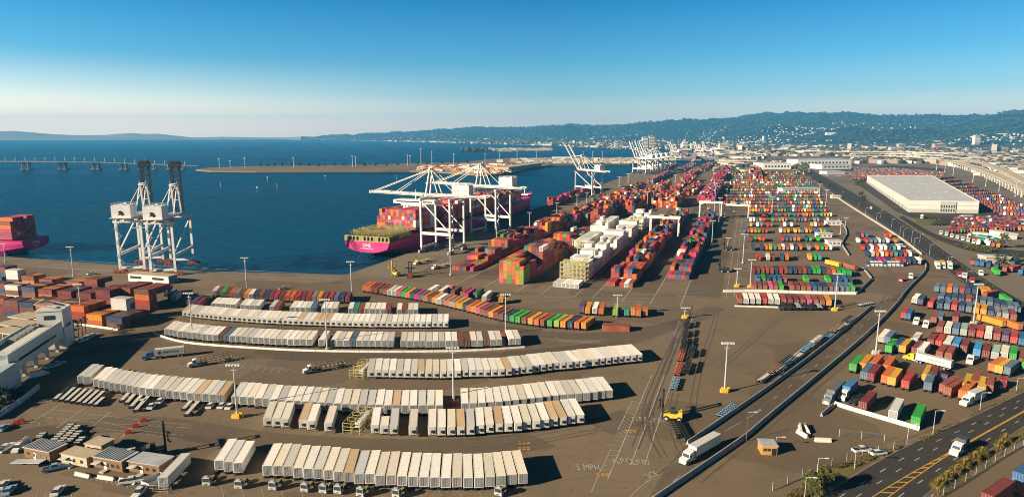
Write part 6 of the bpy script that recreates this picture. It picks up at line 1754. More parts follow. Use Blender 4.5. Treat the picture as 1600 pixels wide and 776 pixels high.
# ================================================================== VEHICLES
M_CARW = mat("car_white", (0.60, 0.60, 0.59), .3, wear=.06); M_CARB = mat("car_dark", (0.03, 0.045, 0.06), .3); M_CARS = mat("car_sky_blue", (0.22, 0.38, 0.52), .3, wear=.08)
M_CARR = mat("car_red", (0.42, 0.02, 0.03), .35); M_CARY = mat("cab_yellow", (0.72, 0.46, 0.02), .4, wear=.08); M_CABB = mat("cab_blue", (0.03, 0.10, 0.28), .4); M_CARG = mat("cab_grey", (0.24, 0.25, 0.27), .4)
M_LITE = mat("headlight", (0.75, 0.74, 0.68), .2)
CARW = {}
def wheels(par, pts, r, w=.24):
    k = (r, w)
    if k not in CARW:
        mb = MB(); mb.wheel(0, 0, 0, r, w, m=0, n=14); mb.wheel(0, 0, 0, r * .55, w + .03, m=1, n=10); CARW[k] = mb.mesh("wheel", [M_TYRE, M_GALV])
    for x, y in pts: add("wheel", CARW[k], par, (x, y, r))
def loft(mb, prof, hw):
    """prof: (y, z) outline; hw(z) half width"""
    mb.hexa([(-hw(z), y, z) for y, z in prof], [(hw(z), y, z) for y, z in prof])
def car(label, px, py, slope, paint, kind="sedan", group="parked cars", flip=False, hd=None):
    p = G(px, py); h = heading(px, py, slope) if hd is None else hd
    o = empty("pickup_truck" if kind == "pickup" else "van" if kind == "van" else "car", (p.x, p.y, .03), -h + (math.pi if flip else 0)); tag(o, label, "pickup truck" if kind == "pickup" else "van" if kind == "van" else "car", group)
    L = {"sedan": 4.7, "pickup": 5.7, "van": 6.2}[kind]; k = L / 4.7
    hw = lambda z: .92 if z < .95 else .92 - (z - .95) * .22
    if kind == "van":
        body = [(0.0, .4), (L, .4), (L, 1.1), (L - 1.1, 1.35), (L - 1.6, 2.3), (0.05, 2.35)]; glass = [(L - 1.62, 2.15), (L - 1.12, 1.42), (L - 1.0, 1.40), (L - 1.5, 2.18)]
    elif kind == "pickup":
        body = [(0, .45), (L, .45), (L, .95), (L - 1.6, 1.08), (0, 1.08)]; glass = [(2.0, 1.08), (L - 1.7, 1.08), (L - 2.3, 1.72), (2.15, 1.74)]
    else:
        body = [(0, .35), (L, .35), (L, .75), (L - 1.25, .92), (.7, .95), (0, .88)]; glass = [(.55, .93), (L - 1.2, .92), (L - 1.95, 1.42), (1.25, 1.44)]
    mb = MB(); loft(mb, body, hw); mb.build("body", paint, o)
    if kind == "van":
        mb = MB(); mb.hexa([(-.72, L - 1.62, 2.1), (.72, L - 1.62, 2.1), (.78, L - 1.10, 1.42), (-.78, L - 1.10, 1.42)], [(-.72, L - 1.55, 2.16), (.72, L - 1.55, 2.16), (.78, L - 1.02, 1.46), (-.78, L - 1.02, 1.46)]); mb.build("windscreen", M_GLASS, o)
        mb = MB()
        for y in (1.0, 2.0, 3.0): mb.box(0, y, 2.42, 1.5, .1, .1)
        for x in (-.6, .6): mb.box(x, 2.0, 2.5, .08, 3.0, .1)
        mb.build("roof_rack", M_REDB, o)
    else:
        mb = MB(); loft(mb, glass, lambda z: .84 - (z - .9) * .3); mb.build("windows", M_GLASS, o)
        ys = [y for y, z in glass]; zt = max(z for _, z in glass)
        mb = MB(); y0, y1 = sorted([glass[2][0], glass[3][0]]); mb.box(0, (y0 + y1) / 2, zt, 1.3, (y1 - y0) + .1, .06); mb.build("roof", paint, o)
    if kind == "pickup": mb = MB(); mb.box(0, .98, 1.085, 1.5, 1.7, .02); mb.build("cargo_bed", M_DARK, o)
    for s in (-.65, .65):
        mb = MB(); mb.box(s, L + .01, .62, .35, .06, .16); mb.build("headlight", M_LITE, o)
    r = .36 if kind != "sedan" else .32
    wheels(o, [(s * .84, y) for s in (-1, 1) for y in (.9, L - .95)], r)
    return o
def tractor(label, px, py, slope, paint, group="truck tractors", hd=None, sleeper=True, trailer=None, face=-1, cat="truck", tank=None, lettering=None, logo=None, loc=None):
    """a road tractor, nose toward the camera when face is -1; trailer adds a box behind it, all one truck"""
    p = loc or G(px, py); h = heading(px, py, slope) if hd is None else hd
    o = empty("truck", (p.x, p.y, .03), -h + (math.pi if face < 0 else 0)); tag(o, label, cat, group)
    # local: +y is forward, cab nose at y=0, everything behind it negative
    mb = MB(); mb.box(0, -3.4, .75, .9, 6.4, .3); mb.build("chassis", M_DARK, o)
    mb = MB(); loft(mb, [(-.05, .6), (-.05, 1.55), (-1.5, 1.85), (-1.75, 2.75), (-2.1, 2.95), (-3.9 if sleeper else -3.0, 3.25 if sleeper else 3.0), (-3.9 if sleeper else -3.0, .7)], lambda z: 1.12); cab = mb.build("cab", paint, o)
    mb = MB(); mb.hexa([(-.95, -1.46, 1.88), (.95, -1.46, 1.88), (.9, -1.70, 2.66), (-.9, -1.70, 2.66)], [(-.95, -1.40, 1.90), (.95, -1.40, 1.90), (.9, -1.64, 2.70), (-.9, -1.64, 2.70)]); mb.build("windscreen", M_GLASS, cab)
    for s in (-1, 1): mb = MB(); mb.box(s * 1.13, -2.2, 1.85, .06, .8, .65); mb.build("side_window", M_GLASS, cab)
    mb = MB(); mb.box(0, .0, .75, 1.2, .08, .75); mb.build("radiator_grille", M_GALV, cab)
    mb = MB(); mb.box(0, .08, .45, 2.2, .25, .3); mb.build("bumper", M_GALV, o)
    for s in (-1, 1): mb = MB(); mb.tube((s * .95, -3.4, .75), (s * .95, -4.7, .75), .32, 10); mb.build("fuel_tank", M_GALV, o)
    wheels(o, [(s * 1.0, -1.0) for s in (-1, 1)] + [(s * .95, y) for s in (-1, 1) for y in (-5.2, -6.4)], .5, .4)
    if trailer:
        L = trailer[1]; z0 = 1.25
        mb = MB(); mb.box(0, -4.6 - L / 2, z0, 2.5, L, 2.75)
        for k in range(int(L / .6)): 
            for s in (-1, 1): mb.box(s * 1.26, -4.75 - k * .6, z0 + .1, .03, .28, 2.55)
        t = mb.build("trailer_box", trailer[0], o)
        mb = MB()
        for s in (-.45, .45): mb.box(s, -4.8 - L / 2, .95, .15, L - .5, .3)
        mb.build("trailer_chassis", M_DARK, o); wheels(o, [(s * .95, -4.6 - L + y) for s in (-1, 1) for y in (.9, 2.2)], .5, .4)
        if lettering:
            s = lettering[1]
            words("trailer_lettering", lettering[0], None, 1.35, 0, lettering[2], parent=t, flat=False, rot=(math.pi / 2, 0, s * math.pi / 2), loc=(s * 1.29, -4.6 - L * .55, z0 + 1.35), ext=.01)
            mb = MB(); yl = -4.6 - L * (.55 - .27 * s * -1 * -1) if False else -4.6 - L * (.22 if s < 0 else .8)
            pts = []
            for k in range(14):
                a = math.pi * 2 * k / 14; r = .85 if k % 2 == 0 else .42; pts.append((s * 1.295, (-4.6 - L * .16) + math.cos(a) * r, z0 + 1.4 + math.sin(a) * r))
            mb.face(pts); mb.build("trailer_emblem", lettering[3], t)
    return o
M_TRW = mat("trailer_white", (0.56, 0.54, 0.49), .5, wear=.12)
M_DKTEXT = mat("dark_lettering", (0.05, 0.025, 0.07), .6)
M_SKYL = mat("light_blue_mark", (0.25, 0.55, 0.70), .6)
def from_px(a, b):   # heading from nose a to tail b
    d = G(*b) - G(*a); return math.atan2(d.x, d.y)
tractor("white road truck with long white trailer driving down the truck road", 1066, 726, 0, M_CARW, hd=from_px((1066, 726), (1113, 699)), trailer=(M_TRW, 12.4), group="trucks with trailers")
tractor("blue truck with white lettered trailer in the building's shadow", 223, 562, 0, M_CABB, hd=from_px((223, 562), (281, 556)), trailer=(M_TRW, 10.5), lettering=("MATSON", -1, M_DKTEXT, M_DKTEXT), group="trucks with trailers")
tractor("yellow truck with white lettered trailer in the dusty lot", 1412, 560, 0, M_CARY, hd=from_px((1412, 560), (1463, 573)), trailer=(M_TRW, 12.2), lettering=("MAERSK", -1, M_DKTEXT, M_SKYL), group="trucks with trailers")
tractor("grey truck with dark grey trailer left of the lone maroon trailer", 1290, 633, 0, M_CARG, hd=from_px((1290, 633), (1318, 606)), trailer=(mat("trailer_grey", (0.13, 0.13, 0.14)), 12.4), group="trucks with trailers")
tractor("white cabbed truck with bluish trailer right of the dark grey trailer", 1314, 627, 0, M_CARW, hd=from_px((1314, 627), (1338, 605)), trailer=(mat("trailer_blue", (0.06, 0.18, 0.34)), 9.0), group="trucks with trailers")
tractor("white truck with short white box trailer beside the street", 1504, 635, 0, M_CARW, hd=from_px((1504, 635), (1545, 618)), trailer=(M_TRW, 7.5), group="trucks with trailers")
tractor("white truck tractor among the middle rows of the dusty lot", 1514, 570, .5, M_CARW); tractor("white truck tractor parked at the upper left rank of the dusty lot", 1445, 513, .8, M_CARW); tractor("small white truck tractor beside the white trailer group of the dusty lot", 1430, 508, .9, M_CARW)
tractor("white truck tractor with its box on the street beside the yellow line", 1489, 713, 1.0, M_CARW, hd=from_px((1489, 713), (1520, 690)), sleeper=True, trailer=(mat("trailer_dark", (0.05, 0.06, 0.08)), 3.0), group="trucks on the street")
tractor("purple truck tractor in the lower part of the dusty lot", 1472, 602, .4, mat("cab_purple", (0.16, 0.10, 0.22), .4)); tractor("red truck cab at the right end of the dusty lot", 1565, 608, .3, M_CARR)
for k, (x, y) in enumerate(((1466, 421), (1474, 420), (1485, 421))): tractor("white truck tractor in the line by the avenue fence, %s from left" % nth(k + 1), x, y, -.6, M_CARW, trailer=((M_TRW, mat("trailer_amber", (.6, .3, .03)), M_TRW)[k], 8), group="trucks lined up by the avenue fence")
tractor("red truck crossing the open court before the loop road", 1407, 440, -.2, M_CARR, group="trucks in the court"); tractor("white truck crossing the open court before the loop road", 1423, 436, -.2, M_CARW, group="trucks in the court")
tractor("red truck by the avenue above the topmost lot row", 1500, 433, -.7, M_CARR); tractor("white truck left of the amber trailer at the avenue", 1533, 431, -.9, M_CARW); tractor("red truck cab below the white ones at the avenue", 1519, 442, -.5, M_CARR); tractor("white truck tractor above the topmost lot row", 1507, 435, -.4, M_CARW)
tractor("dark truck with white top driving on the avenue", 1361, 327, -.9, M_CARW, group="trucks on the avenue"); tractor("white van-like truck on the warehouse forecourt, left one", 1440, 342, .3, M_CARW, group="trucks at the warehouse", trailer=(M_TRW, 6)); tractor("long white trailer truck on the warehouse forecourt, right one", 1496, 342, 4, M_CARW, hd=R(85), group="trucks at the warehouse", trailer=(M_TRW, 12))
for k in range(12): tractor("white truck nosed toward the court gate, %s from left" % nth(k + 1), 1356 + k * 6.6, 416.5 - (k > 8) * (k - 8) * 2, -.7, M_CARW if k % 4 else M_CABB, group="trucks nosed to the court gate")
for k in range(9): tractor("white cab beside the loop road lot, %s from the top" % nth(k + 1), 1404 + k * 4, 384 + k * 3.6, -.7, M_CARW if k % 3 else M_CARB, group="cabs on the loop road lot's right edge")
for k in range(7): tractor("white truck cab along the side road depot, %s from left" % nth(k + 1), 1470 + k * 8.5, 366.5 + k * 2.4, -.3, M_CARW, group="truck cabs at the side road depot")
def yard_tractor(label, px, py, slope):
    p = G(px, py); o = empty("terminal_tractor", (p.x, p.y, .03), -heading(px, py, slope) + math.pi); tag(o, label, "tractor", "terminal tractors at the bottom edge")
    mb = MB(); mb.box(0, -2.6, .7, 1.0, 5.2, .35); mb.build("chassis", M_DARK, o)
    mb = MB(); loft(mb, [(0, .6), (0, 2.9), (-1.5, 2.9), (-1.6, .6)], lambda z: 1.2 if z < 2 else 1.05); c = mb.build("cab", mat("tractor_white", (0.42, 0.42, 0.40), .45), o); o.scale = (.86, .86, .86)
    mb = MB(); mb.box(0, .02, 1.6, 1.9, .06, 1.1); mb.build("windscreen", M_GLASS, c)
    for s in (-1, 1): mb = MB(); mb.box(s * 1.17, -.8, 1.6, .06, 1.0, 1.0); mb.build("side_window", M_GLASS, c)
    mb = MB(); mb.box(0, -.75, 2.91, .8, .7, .2); mb.build("roof_unit", M_GALV, c)
    mb = MB(); mb.box(0, -3.8, 1.06, .9, 1.6, .25); mb.build("coupling_plate", mat("yellow_green_plate", (0.22, 0.25, 0.05)), o)
    wheels(o, [(s * 1.0, y) for s in (-1, 1) for y in (-.9, -4.2)], .5, .45)
for k, (x, y) in enumerate(((321, 757), (371, 762), (424, 764), (474, 767), (503, 769), (526, 770), (561, 774), (617, 776), (777, 773))): yard_tractor("white cabbed terminal tractor below the nearest reefer row, %s from left" % nth(k + 1), x + 1, y + 3.5, .95)
car("white van with red roof rack left of the white racks", 44, 693, 1.3, M_CARW, "van", flip=True)
car("sky blue pickup truck before the cream cabin", 66, 738, 4.5, M_CARS, "pickup"); car("white pickup truck left of the cabin row's white barrier", 186, 757, 7, M_CARW, "pickup"); car("white pickup truck by the bluish container", 227, 762, .9, M_CARW, "pickup", flip=True)
car("white car beside the black container stacker", 198, 715, .7, M_CARW); car("dark car behind the ribbed cabins", 176, 712, 4, M_CARB)
for k, (x, y, m) in enumerate(((-2, 768, M_CARW), (8, 776, M_CARS), (84, 777, M_CARW))): car("pale car at the bottom left corner, %s from left" % nth(k + 1), x, y, .9, m, group="cars at the bottom left corner")
car("white car at the left edge above the cabins", -2, 710, 1.6, M_CARW, "pickup"); car("blue and white car at the left edge beside red barriers", -2, 676, 1.4, M_CARS)
for k, (x, y) in enumerate(((122, 536), (130, 531), (138, 528))): car("shaded pale car parked by the palms, %s from left" % nth(k + 1), x, y, 3, M_CARW, group="cars parked by the palms")
for k, (x, y) in enumerate(((70, 577), (82, 572), (46, 592))): car("white car under the gate office, %s from the top" % nth((2, 1, 3)[k]), x, y, 4, M_CARW, "van" if k == 2 else "sedan", group="cars under the gate office")
car("white pickup truck behind the street fence", 1333, 707, 8, M_CARW, "pickup"); car("small white car right of the street fence pickup", 1360, 711, 8, M_CARW)
car("white pickup truck on the berth left of the old cranes", 136, 430, 6, M_CARW, "pickup"); car("white car on the berth road above the dark row", 436, 453, 8, M_CARW, "pickup")
for k, (x, y) in enumerate(((246, 633), (233, 641), (325, 640), (343, 640), (355, 641), (219, 634))): car("small white car parked below the third reefer row, %s from left" % nth((3, 2, 4, 5, 6, 1)[k]), x, y, 1.0, M_CARW, group="cars below the third reefer row")
# flat trailers and chassis
def flat(label, px, py, slope, L=12, m=None, deck=True, group="flat trailers", hd=None, z=0.0, w=2.3):
    p = G(px, py); h = heading(px, py, slope) if hd is None else hd
    o = empty("flat_trailer", (p.x, p.y, z), -h); tag(o, label, "trailer", group)
    mb = MB()
    for s in (-.45, .45): mb.box(s, L / 2, .9, .18, L, .35)
    n = int(L / 1.5)
    for k in range(n + 1): mb.box(0, L * k / n, 1.0, w, .25, .22)
    mb.build("frame", m or M_DARK, o)
    if deck:
        mb = MB(); mb.box(0, L / 2, 1.26, w * .62, L, .1); mb.build("deck", M_TRW, o)
    wheels(o, [(s * .92, y) for s in (-1, 1) for y in (.9, 2.1)], .5, .4)
for k in range(8): flat("shaded narrow flat trailer with pale deck below the gate office shadow, %s from left" % nth(k + 1), 87 + k * 9.0, 627.5 + k * 1.3, 1.1, 10.5 if k < 7 else 6, group="shaded flat trailers", w=1.9)
for k, (x, y, L) in enumerate(((191, 630, 6), (199, 633.5, 8), (206, 639.5, 11), (213, 645, 12), (288, 643, 7), (292, 652, 10))): flat("pale decked flat trailer below the third reefer row, %s from left" % nth(k + 1), x, y, .9, L, group="pale flat trailers", w=2.0)
for k, (x, y, n) in enumerate(((80, 697, 8), (90, 699.5, 8), (100.5, 701, 6), (114, 703, 4), (57, 692, 3))):
    p = G(x, y); o = empty("trailer_rack", (p.x, p.y, 0), -heading(x, y, 1.1)); tag(o, "dark rack with white cross bars behind the cabins, %s from left" % nth((2, 3, 4, 5, 1)[k]), "rack", "white barred racks")
    mb = MB()
    for s in (-.9, .9): mb.box(s, n * .8, .4, .2, n * 1.6, .8)
    mb.build("frame", M_DARK, o)
    for j in range(n): mb = MB(); mb.box(0, .6 + j * 1.6, 1.2, 1.7, .5, .25); mb.build("cross_bar", M_TRW, o)
for k, (x, y, m, L) in enumerate(((1072, 514, M_DARK, 9), (1070, 528, M_DARK, 9), (1068, 540, M_DARK, 9), (1066, 552, M_DARK, 10), (1062, 566, mat("red_chassis", (0.35, 0.04, 0.03)), 12), (1057, 588, mat("red_chassis", (0.35, 0.04, 0.03)), 12), (1052, 611, mat("blue_chassis", (0.10, 0.25, 0.40)), 11), (1071, 586, M_DARK, 12), (1078, 560, M_DARK, 9))):
    for j in range(2 if m is M_DARK else 1):
        flat("empty container chassis beside the flip lane line, %s from the top%s" % (nth(k + 1), ", upper of two" if j else ""), x, y, .35, L, m, False, "empty chassis along the flip lanes", z=1.4 * j)
for k in range(17):
    t = k / 16; x, y = 1186 + 132 * t, 599 - 90 * t
    flat("empty chassis piled by the truck road barrier, %s from the bottom" % nth(k + 1), x + (k % 2) * 9, y - (k % 2) * 3, 1.35, 12, (M_DARK, M_RUST, M_GREY, mat("blue_chassis", (0.1, 0.25, 0.4)))[k % 4], k % 5 == 0, "empty chassis by the truck road", z=(k % 3 == 1) * 1.4)
for k in range(13): flat("empty chassis in front of the pink row, %s from left" % nth(k + 1), 1222 + k * 5.4, 485.5 + (k % 2) * 1.2, -.7, 12, (M_DARK, M_DARK, M_GREY)[k % 3], False, "empty chassis before the pink row", z=(k % 2) * 1.2)
flat("blue chassis lying alone left of the truck road barrier", 1124, 653, 1.3, 11, mat("blue_chassis", (0.1, 0.25, 0.4)), False, "single chassis on the empty lot")
flat("dark chassis pair's left one beside the yellow stacker", 1063, 687, -.5, 12, M_DARK, False, "single chassis on the empty lot"); flat("dark chassis pair's right one beside the yellow stacker", 1076, 691, -.55, 12, M_DARK, False, "single chassis on the empty lot")
flat("dark chassis parked behind the small gap right of the lone truck pair", 1330, 633, .9, 10, M_DARK, False, "single chassis on the empty lot")
flat("rusty flat trailer of the pair at the pink row's right end", 1310, 480, 5, 14, M_RUST, False, "single chassis on the empty lot"); flat("white flat trailer at the truck road's upper end", 1342, 479, 5, 10, M_GALV, True, "single chassis on the empty lot")
def pallet_truck(label, a, b, paint):
    o = tractor(label, 0, 0, 0, paint, hd=from_px(a, b), loc=G(*a), sleeper=False, group="small trucks pulling pipe loads")
    mb = MB()
    for s in (-1, 1):
        mb.beam((s * 1.1, -3.8, 1.5), (s * 1.1, -16, 1.5), .25)
        for k in range(8): mb.beam((s * 1.1, -4.5 - k * 1.6, 1.4), (s * 1.1, -4.5 - k * 1.6, 3.0), .2)
        mb.beam((s * 1.1, -4, 3.0), (s * 1.1, -15.8, 3.0), .2)
    for k in range(8): mb.beam((-1.1, -4.5 - k * 1.6, 1.5), (1.1, -4.5 - k * 1.6, 1.5), .2)
    mb.build("stake_bed", mat("tan_stakes", (0.42, 0.34, 0.18)), o); wheels(o, [(s * .95, y) for s in (-1, 1) for y in (-14, -15.2)], .5, .4)
pallet_truck("small white truck with tan staked bed above the hatched bay", (294, 574), (350, 564), M_CARW); pallet_truck("small white truck with grey staked bed left of the fourth reefer row", (474, 584), (528, 574), M_CARW)
pallet_truck("truck with tan staked bed on the quay behind the stern", (648, 414), (676, 406), M_CARY); pallet_truck("truck hauling pale load on the quay beside the crane leg", (676, 421), (702, 415), M_CARW)
# container handlers
def stacker(label, px, py, hd, body, mast_c):
    p = G(px, py); o = empty("container_handler", (p.x, p.y, 0), hd); tag(o, label, "forklift", "container handlers")
    mb = MB(); mb.box(0, 0, .9, 2.8, 5.6, 1.4); mb.box(0, -2.2, 2.3, 2.6, 1.2, .9); mb.build("body", body, o)
    mb = MB(); mb.hexa([(-.8, -.8, 2.3), (.8, -.8, 2.3), (.8, 1.0, 2.3), (-.8, 1.0, 2.3)], [(-.65, -.6, 4.0), (.65, -.6, 4.0), (.65, .6, 4.0), (-.65, .6, 4.0)]); mb.build("cab", M_GLASS, o)
    mb = MB()
    for s in (-.9, .9): mb.beam((s, 3.1, .5), (s, 3.1, 9.5), .5, .6)
    for z in (1.5, 4.5, 9.2): mb.beam((-.9, 3.1, z), (.9, 3.1, z), .4)
    mb.build("mast", mast_c, o)
    mb = MB(); mb.box(0, 3.9, 5.0, 6.0, .4, .6)
    for s in (-3, 3): mb.beam((s, 3.9, 5.3), (s, 4.6, 4.6), .35)
    mb.build("spreader", mast_c, o)
    wheels(o, [(s * 1.5, y) for s in (-1, 1) for y in (-1.9, 2.0)], .85, .7)
stacker("tall black mast container handler behind the cabins", 240, 713, R(-60), M_DARK, M_DARK)
stacker("yellow container handler with black mast beside the flip lanes", 1051, 655, R(75), M_YEL, M_DARK)
stacker("yellow handler on the quay before the ship's stern", 619, 431, R(40), M_YEL, M_YEL); stacker("dark handler on the quay left of the quayside stacks", 641, 433, R(10), M_REDB, M_DARK)
stacker("black handler left of the sparse barrier row", 1132, 425, R(80), M_DARK, M_DARK); stacker("dark handler on the bare lane by the far mast", 1138, 391, R(80), M_DARK, M_DARK)
# stacked wagons at the bottom right corner
def wagon(label, rx, ry, hd, top, bottom, lettering=None):
    p = G(rx, ry, 6.4); o = empty("rail_wagon", (p.x, p.y, 0), -hd); tag(o, label, "rail wagon", "stacked rail wagons")
    mb = MB(); mb.box(1.3, 6.4, .55, 2.6, 15.5, .6)
    for s in (0.1, 2.5): mb.box(s, 6.4, .8, .15, 13.5, 1.3)
    mb.build("well", M_REDB, o)
    for z, c, nm in ((.95, bottom, "lower_container"), (3.75, top, "upper_container")):
        b = add(nm, BOXM[(BL, 0.0)], o, (1.28, 0, z)); b.color = (*COLS[c], 1)
        dd = add("doors", DOORM[0.0], b); dd.color = (*COLS[c], 1)
        add("locking_bars", BARM[0.0], dd)
        if lettering and nm[0] == "u": words("lettering", lettering, None, 1.3, 0, M_SHIPW, parent=b, flat=False, rot=(math.pi / 2, 0, math.pi / 2), loc=(1.24, 6.1, 1.35), ext=.01)
    for y in (-.3, 1.2, 11.8, 13.3):
        for s in (.55, 2.05):
            mb = MB(); mb.wheel(s, y, .42, .42, .15); mb.build("wheel", M_DARK, o)
hd = math.atan2((G(1600, 722, 6.4) - G(1533, 768, 6.4)).x, (G(1600, 722, 6.4) - G(1533, 768, 6.4)).y)
fw = Vector((math.sin(hd), math.cos(hd), 0))
wagon("maroon container stacked on a rail wagon in the bottom right corner", 1533, 768, hd, "maroon", "red brown")
p2 = G(1533, 768, 6.4) + fw * 17.6
q = empty("tmp", p2); bpy.data.objects.remove(q)
b2x = 800 + F * p2.x / (p2.y * CT - (6.4 - H) * ST); b2y = 388 - F * (p2.y * ST + (6.4 - H) * CT) / (p2.y * CT - (6.4 - H) * ST)
wagon("blue container with white lettering stacked on a rail wagon at the right edge", b2x, b2y, hd, "blue", "red brown", "COSCO")
tb = MB()
for s in (.55, 2.05):
    a = G(1533, 768, 6.4) + Vector((fw.y, -fw.x, 0)) * s - fw * 40; strip(tb, [Vector((a.x, a.y, 0)), Vector((a.x, a.y, 0)) + fw * 220], .12, .12)
structure("rails", tb, M_RUST)
tb = MB(); a = G(1533, 768, 6.4) + Vector((fw.y, -fw.x, 0)) * 1.3 - fw * 40; strip(tb, [Vector((a.x, a.y, 0)), Vector((a.x, a.y, 0)) + fw * 220], 4.2, .05); structure("rail_ballast", tb, ground_mat("ballast", (0.12, 0.095, 0.07), (0.08, 0.065, 0.05), .5))

# ================================================================== PLANTS
def spiky(label, px, py, r, seed):
    rr = random.Random(seed); p = G(px, py); o = empty("spiky_plant", (p.x, p.y, 0)); tag(o, label, "plant", "spiky plants along the street")
    mb = MB(); mb.tube((0, 0, 0), (0, 0, .9), .3, 8, .22); mb.build("trunk", M_BARK, o)
    mb = MB()
    for k in range(130):
        az = rr.uniform(0, 6.283); el = R(rr.uniform(-8, 85)); L = r * rr.uniform(.75, 1.1)
        d = Vector((math.cos(az) * math.cos(el), math.sin(az) * math.cos(el), math.sin(el))); s = Vector((-math.sin(az), math.cos(az), 0)) * .11
        c = Vector((0, 0, 1.0)); m_ = c + d * L * .55 + Vector((0, 0, .08)); e = c + d * L - Vector((0, 0, .22 * L * math.cos(el)))
        up = d.cross(s).normalized() * .03
        mb.face([c - s * .6, c + s * .6, m_ + s + up, m_ - s + up]); mb.face([m_ - s + up, m_ + s + up, e])
    mb.build("leaves", M_AGAVE, o)
for k, (x, y, r) in enumerate(((1464, 763, 2.3), (1478, 752, 2.3), (1491.5, 742, 2.2), (1505, 732, 2.4), (1520, 722, 2.5), (1533, 713, 2.3), (1560, 699, 1.8), (1570, 691, 2.2))): spiky("yellow-green spiky rosette plant along the street, %s from the left" % nth(k + 1), x, y, r, k)
tree("bushy_tree", "bushy olive green tree by the fence at the bottom", G(1281, 770), 6.6, 3.3, M_LEAF, None, 2600, .3, 3, leafsize=.26, low=.18)
tree("thin_tree", "tall thin yellowish tree beside the dark hedge near the depot", G(1567, 388), 13, 3.6, M_LEAF, None, 500, .3, 5, leafsize=.55, low=.3)
for k in range(9): tree("hedge_bush", "dark bush in the hedge at the side road corner, %s from left" % nth(k + 1), G(1512 + k * 4.6, 389.5 + k * .5), 4.2, 2.8, M_LEAF, "hedge at the side road corner", 160, .15, 40 + k, leafsize=.5, low=.15, cat="bush")
for k, (x, y) in enumerate(((116, 527), (123, 529), (129, 524), (134, 520))):
    p = G(x, y); o = empty("palm_tree", p); tag(o, "dark slender palm beside the gate office tower, %s from left" % nth(k + 1), "palm tree", "palms by the tower")
    mb = MB(); mb.tube((0, 0, 0), (.2, 0, 6.5), .25, 7, .16); mb.build("trunk", M_BARK, o); mb = MB(); rr = random.Random(k)
    for j in range(34):
        az = rr.uniform(0, 6.28); el = R(rr.uniform(-30, 70)); d = Vector((math.cos(az) * math.cos(el), math.sin(az) * math.cos(el), math.sin(el))); s = Vector((-math.sin(az), math.cos(az), 0)) * .22; c = Vector((.2, 0, 6.5)); m_ = c + d * 1.2; e = c + d * 2.1 - Vector((0, 0, .7))
        mb.face([c, m_ + s, e, m_ - s])
    mb.build("fronds", M_LEAFD, o)
for k, (x, y, h, r) in enumerate(((14, 628, 5, 4), (28, 622, 4, 3), (2, 640, 4, 3.5))): tree("bush", "dark reddish bush below the gate office's end block, %s from left" % nth((2, 3, 1)[k]), G(x, y), h, r, M_LEAFD, "bushes by the end block", 420, .2, 60 + k, leafsize=.4, low=.2, cat="bush")
for k, (x, y) in enumerate(((1240, 268), (1252, 270), (1260, 275), (1270, 281), (1280, 287), (1296, 291), (1345, 306), (1349, 312), (1196, 271), (1208, 272), (1220, 272), (1345, 285), (1338, 289), (1464, 352), (1560, 412), (1583, 409))): tree("roadside_tree", "small dark tree among the far yards, %s in order from left" % nth(1 + sorted([1240, 1252, 1260, 1270, 1280, 1296, 1345.1, 1349, 1196, 1208, 1220, 1345, 1338, 1464, 1560, 1583]).index(x if k != 6 else 1345.1)), G(x, y), 6.5, 4.2, M_LEAFD, "trees among the far yards", 200, .3, 80 + k, leafsize=.9, low=.2)

# ------------------------------------------------------------------ loose things round the cabins, weeds on the verges
for k, (a, b) in enumerate((((118, 741), (141, 746)), ((153, 746), (179, 750)), ((187, 750), (212, 756)))):
    barrier("white barrier length edging the bays before the site cabins, %s from left" % nth(k + 1), [a, b], M_KW, .9, .9, group="white barriers before the cabins")
q, w = at_front("loading_ramp", "long pale ramp before the leftmost brown cabin", "ramp", (16, 724), (62, 730))
mb = MB(); mb.hexa([(0, 0, .1), (w, 0, 1.1), (w, 2.2, 1.1), (0, 2.2, .1)], [(0, 0, .3), (w, 0, 1.3), (w, 2.2, 1.3), (0, 2.2, .3)]); mb.build("deck", M_GALV, q)
for x in (w * .4, w * .95):
    mb = MB(); mb.box(x, 1.1, 0, .2, 2.0, x / w * 1.05); mb.build("support", M_DARK, q)
q, w = at_front("barrier_frame", "yellowish pipe barrier frame below the bluish container trailer", "barrier", (216, 768), (272, 772))
mb = MB()
for x in range(0, int(w), 2):
    for y in (0, 1.4): mb.tube((x, y, 0), (x, y, 1.2), .06, 5)
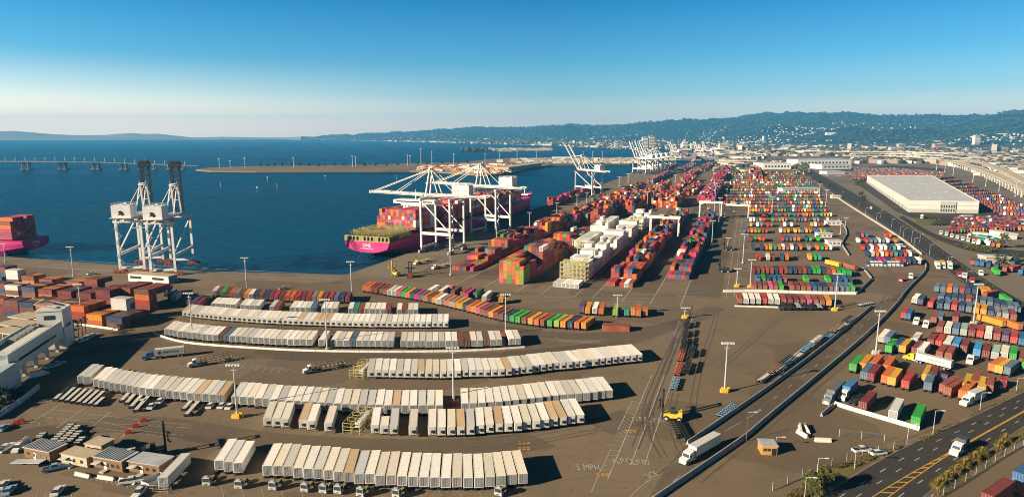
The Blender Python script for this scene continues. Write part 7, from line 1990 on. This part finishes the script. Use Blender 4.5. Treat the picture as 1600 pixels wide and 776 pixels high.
for y in (0, 1.4):
    for z in (.6, 1.2): mb.tube((0, y, z), (int(w) - 1, y, z), .05, 5)
mb.build("frame", M_WALLC, q)
q, w = at_front("skip_bin", "long blue-grey open skip left of the white pickup by the bluish container", "skip", (200, 770), (213, 775))
mb = MB(); mb.box(w / 2, 3.5, 0.2, w, .12, 1.4); mb.box(w / 2, 8.5, .2, w, .12, 1.4); mb.box(.06, 6, .2, .12, 5, 1.4); mb.box(w - .06, 6, .2, .12, 5, 1.4); mb.box(w / 2, 6, .15, w, 5, .12); mb.build("bin", M_BLUEW, q)
rr = random.Random(91); mb = MB(); mw = leaf_mat("dry_weed_leaves", (0.16, 0.115, 0.035), (0.08, 0.075, 0.025))
def weeds(poly, n, hmax):
    P = gl(poly); xs = [p.x for p in P]; ys = [p.y for p in P]; k = 0; tries = 0
    while k < n and tries < n * 30:
        tries += 1; x, y = rr.uniform(min(xs), max(xs)), rr.uniform(min(ys), max(ys)); ins = False
        for i in range(len(P)):
            a, b = P[i], P[i - 1]
            if (a.y > y) != (b.y > y) and x < (b.x - a.x) * (y - a.y) / (b.y - a.y) + a.x: ins = not ins
        if not ins or mnoise.noise((x / 5.0, y / 5.0, 0)) < -.05: continue
        k += 1
        for j in range(6):
            a = rr.uniform(0, 6.28); h = hmax * rr.uniform(.4, 1); s = rr.uniform(.08, .2); dx, dy = math.cos(a), math.sin(a)
            mb.face([(x - dy * s, y + dx * s, .04), (x + dy * s, y - dx * s, .04), (x + dx * h * .6, y + dy * h * .6, .04 + h)])
weeds([(1225, 776), (1290, 735), (1400, 694), (1408, 700), (1330, 732), (1262, 776)], 1500, .7)
weeds([(1455, 773), (1510, 732), (1600, 672), (1600, 684), (1520, 742), (1468, 776)], 1100, .5)
weeds([(1425, 690), (1500, 655), (1600, 606), (1600, 610), (1500, 660), (1430, 696)], 500, .4)
weeds([(1400, 344), (1455, 372), (1560, 396), (1560, 399), (1455, 376), (1400, 348)], 300, .9)
tag(mb.build("dry_weeds", mw), "dry yellow weeds along the street verges and fences", "weeds", None, "stuff")
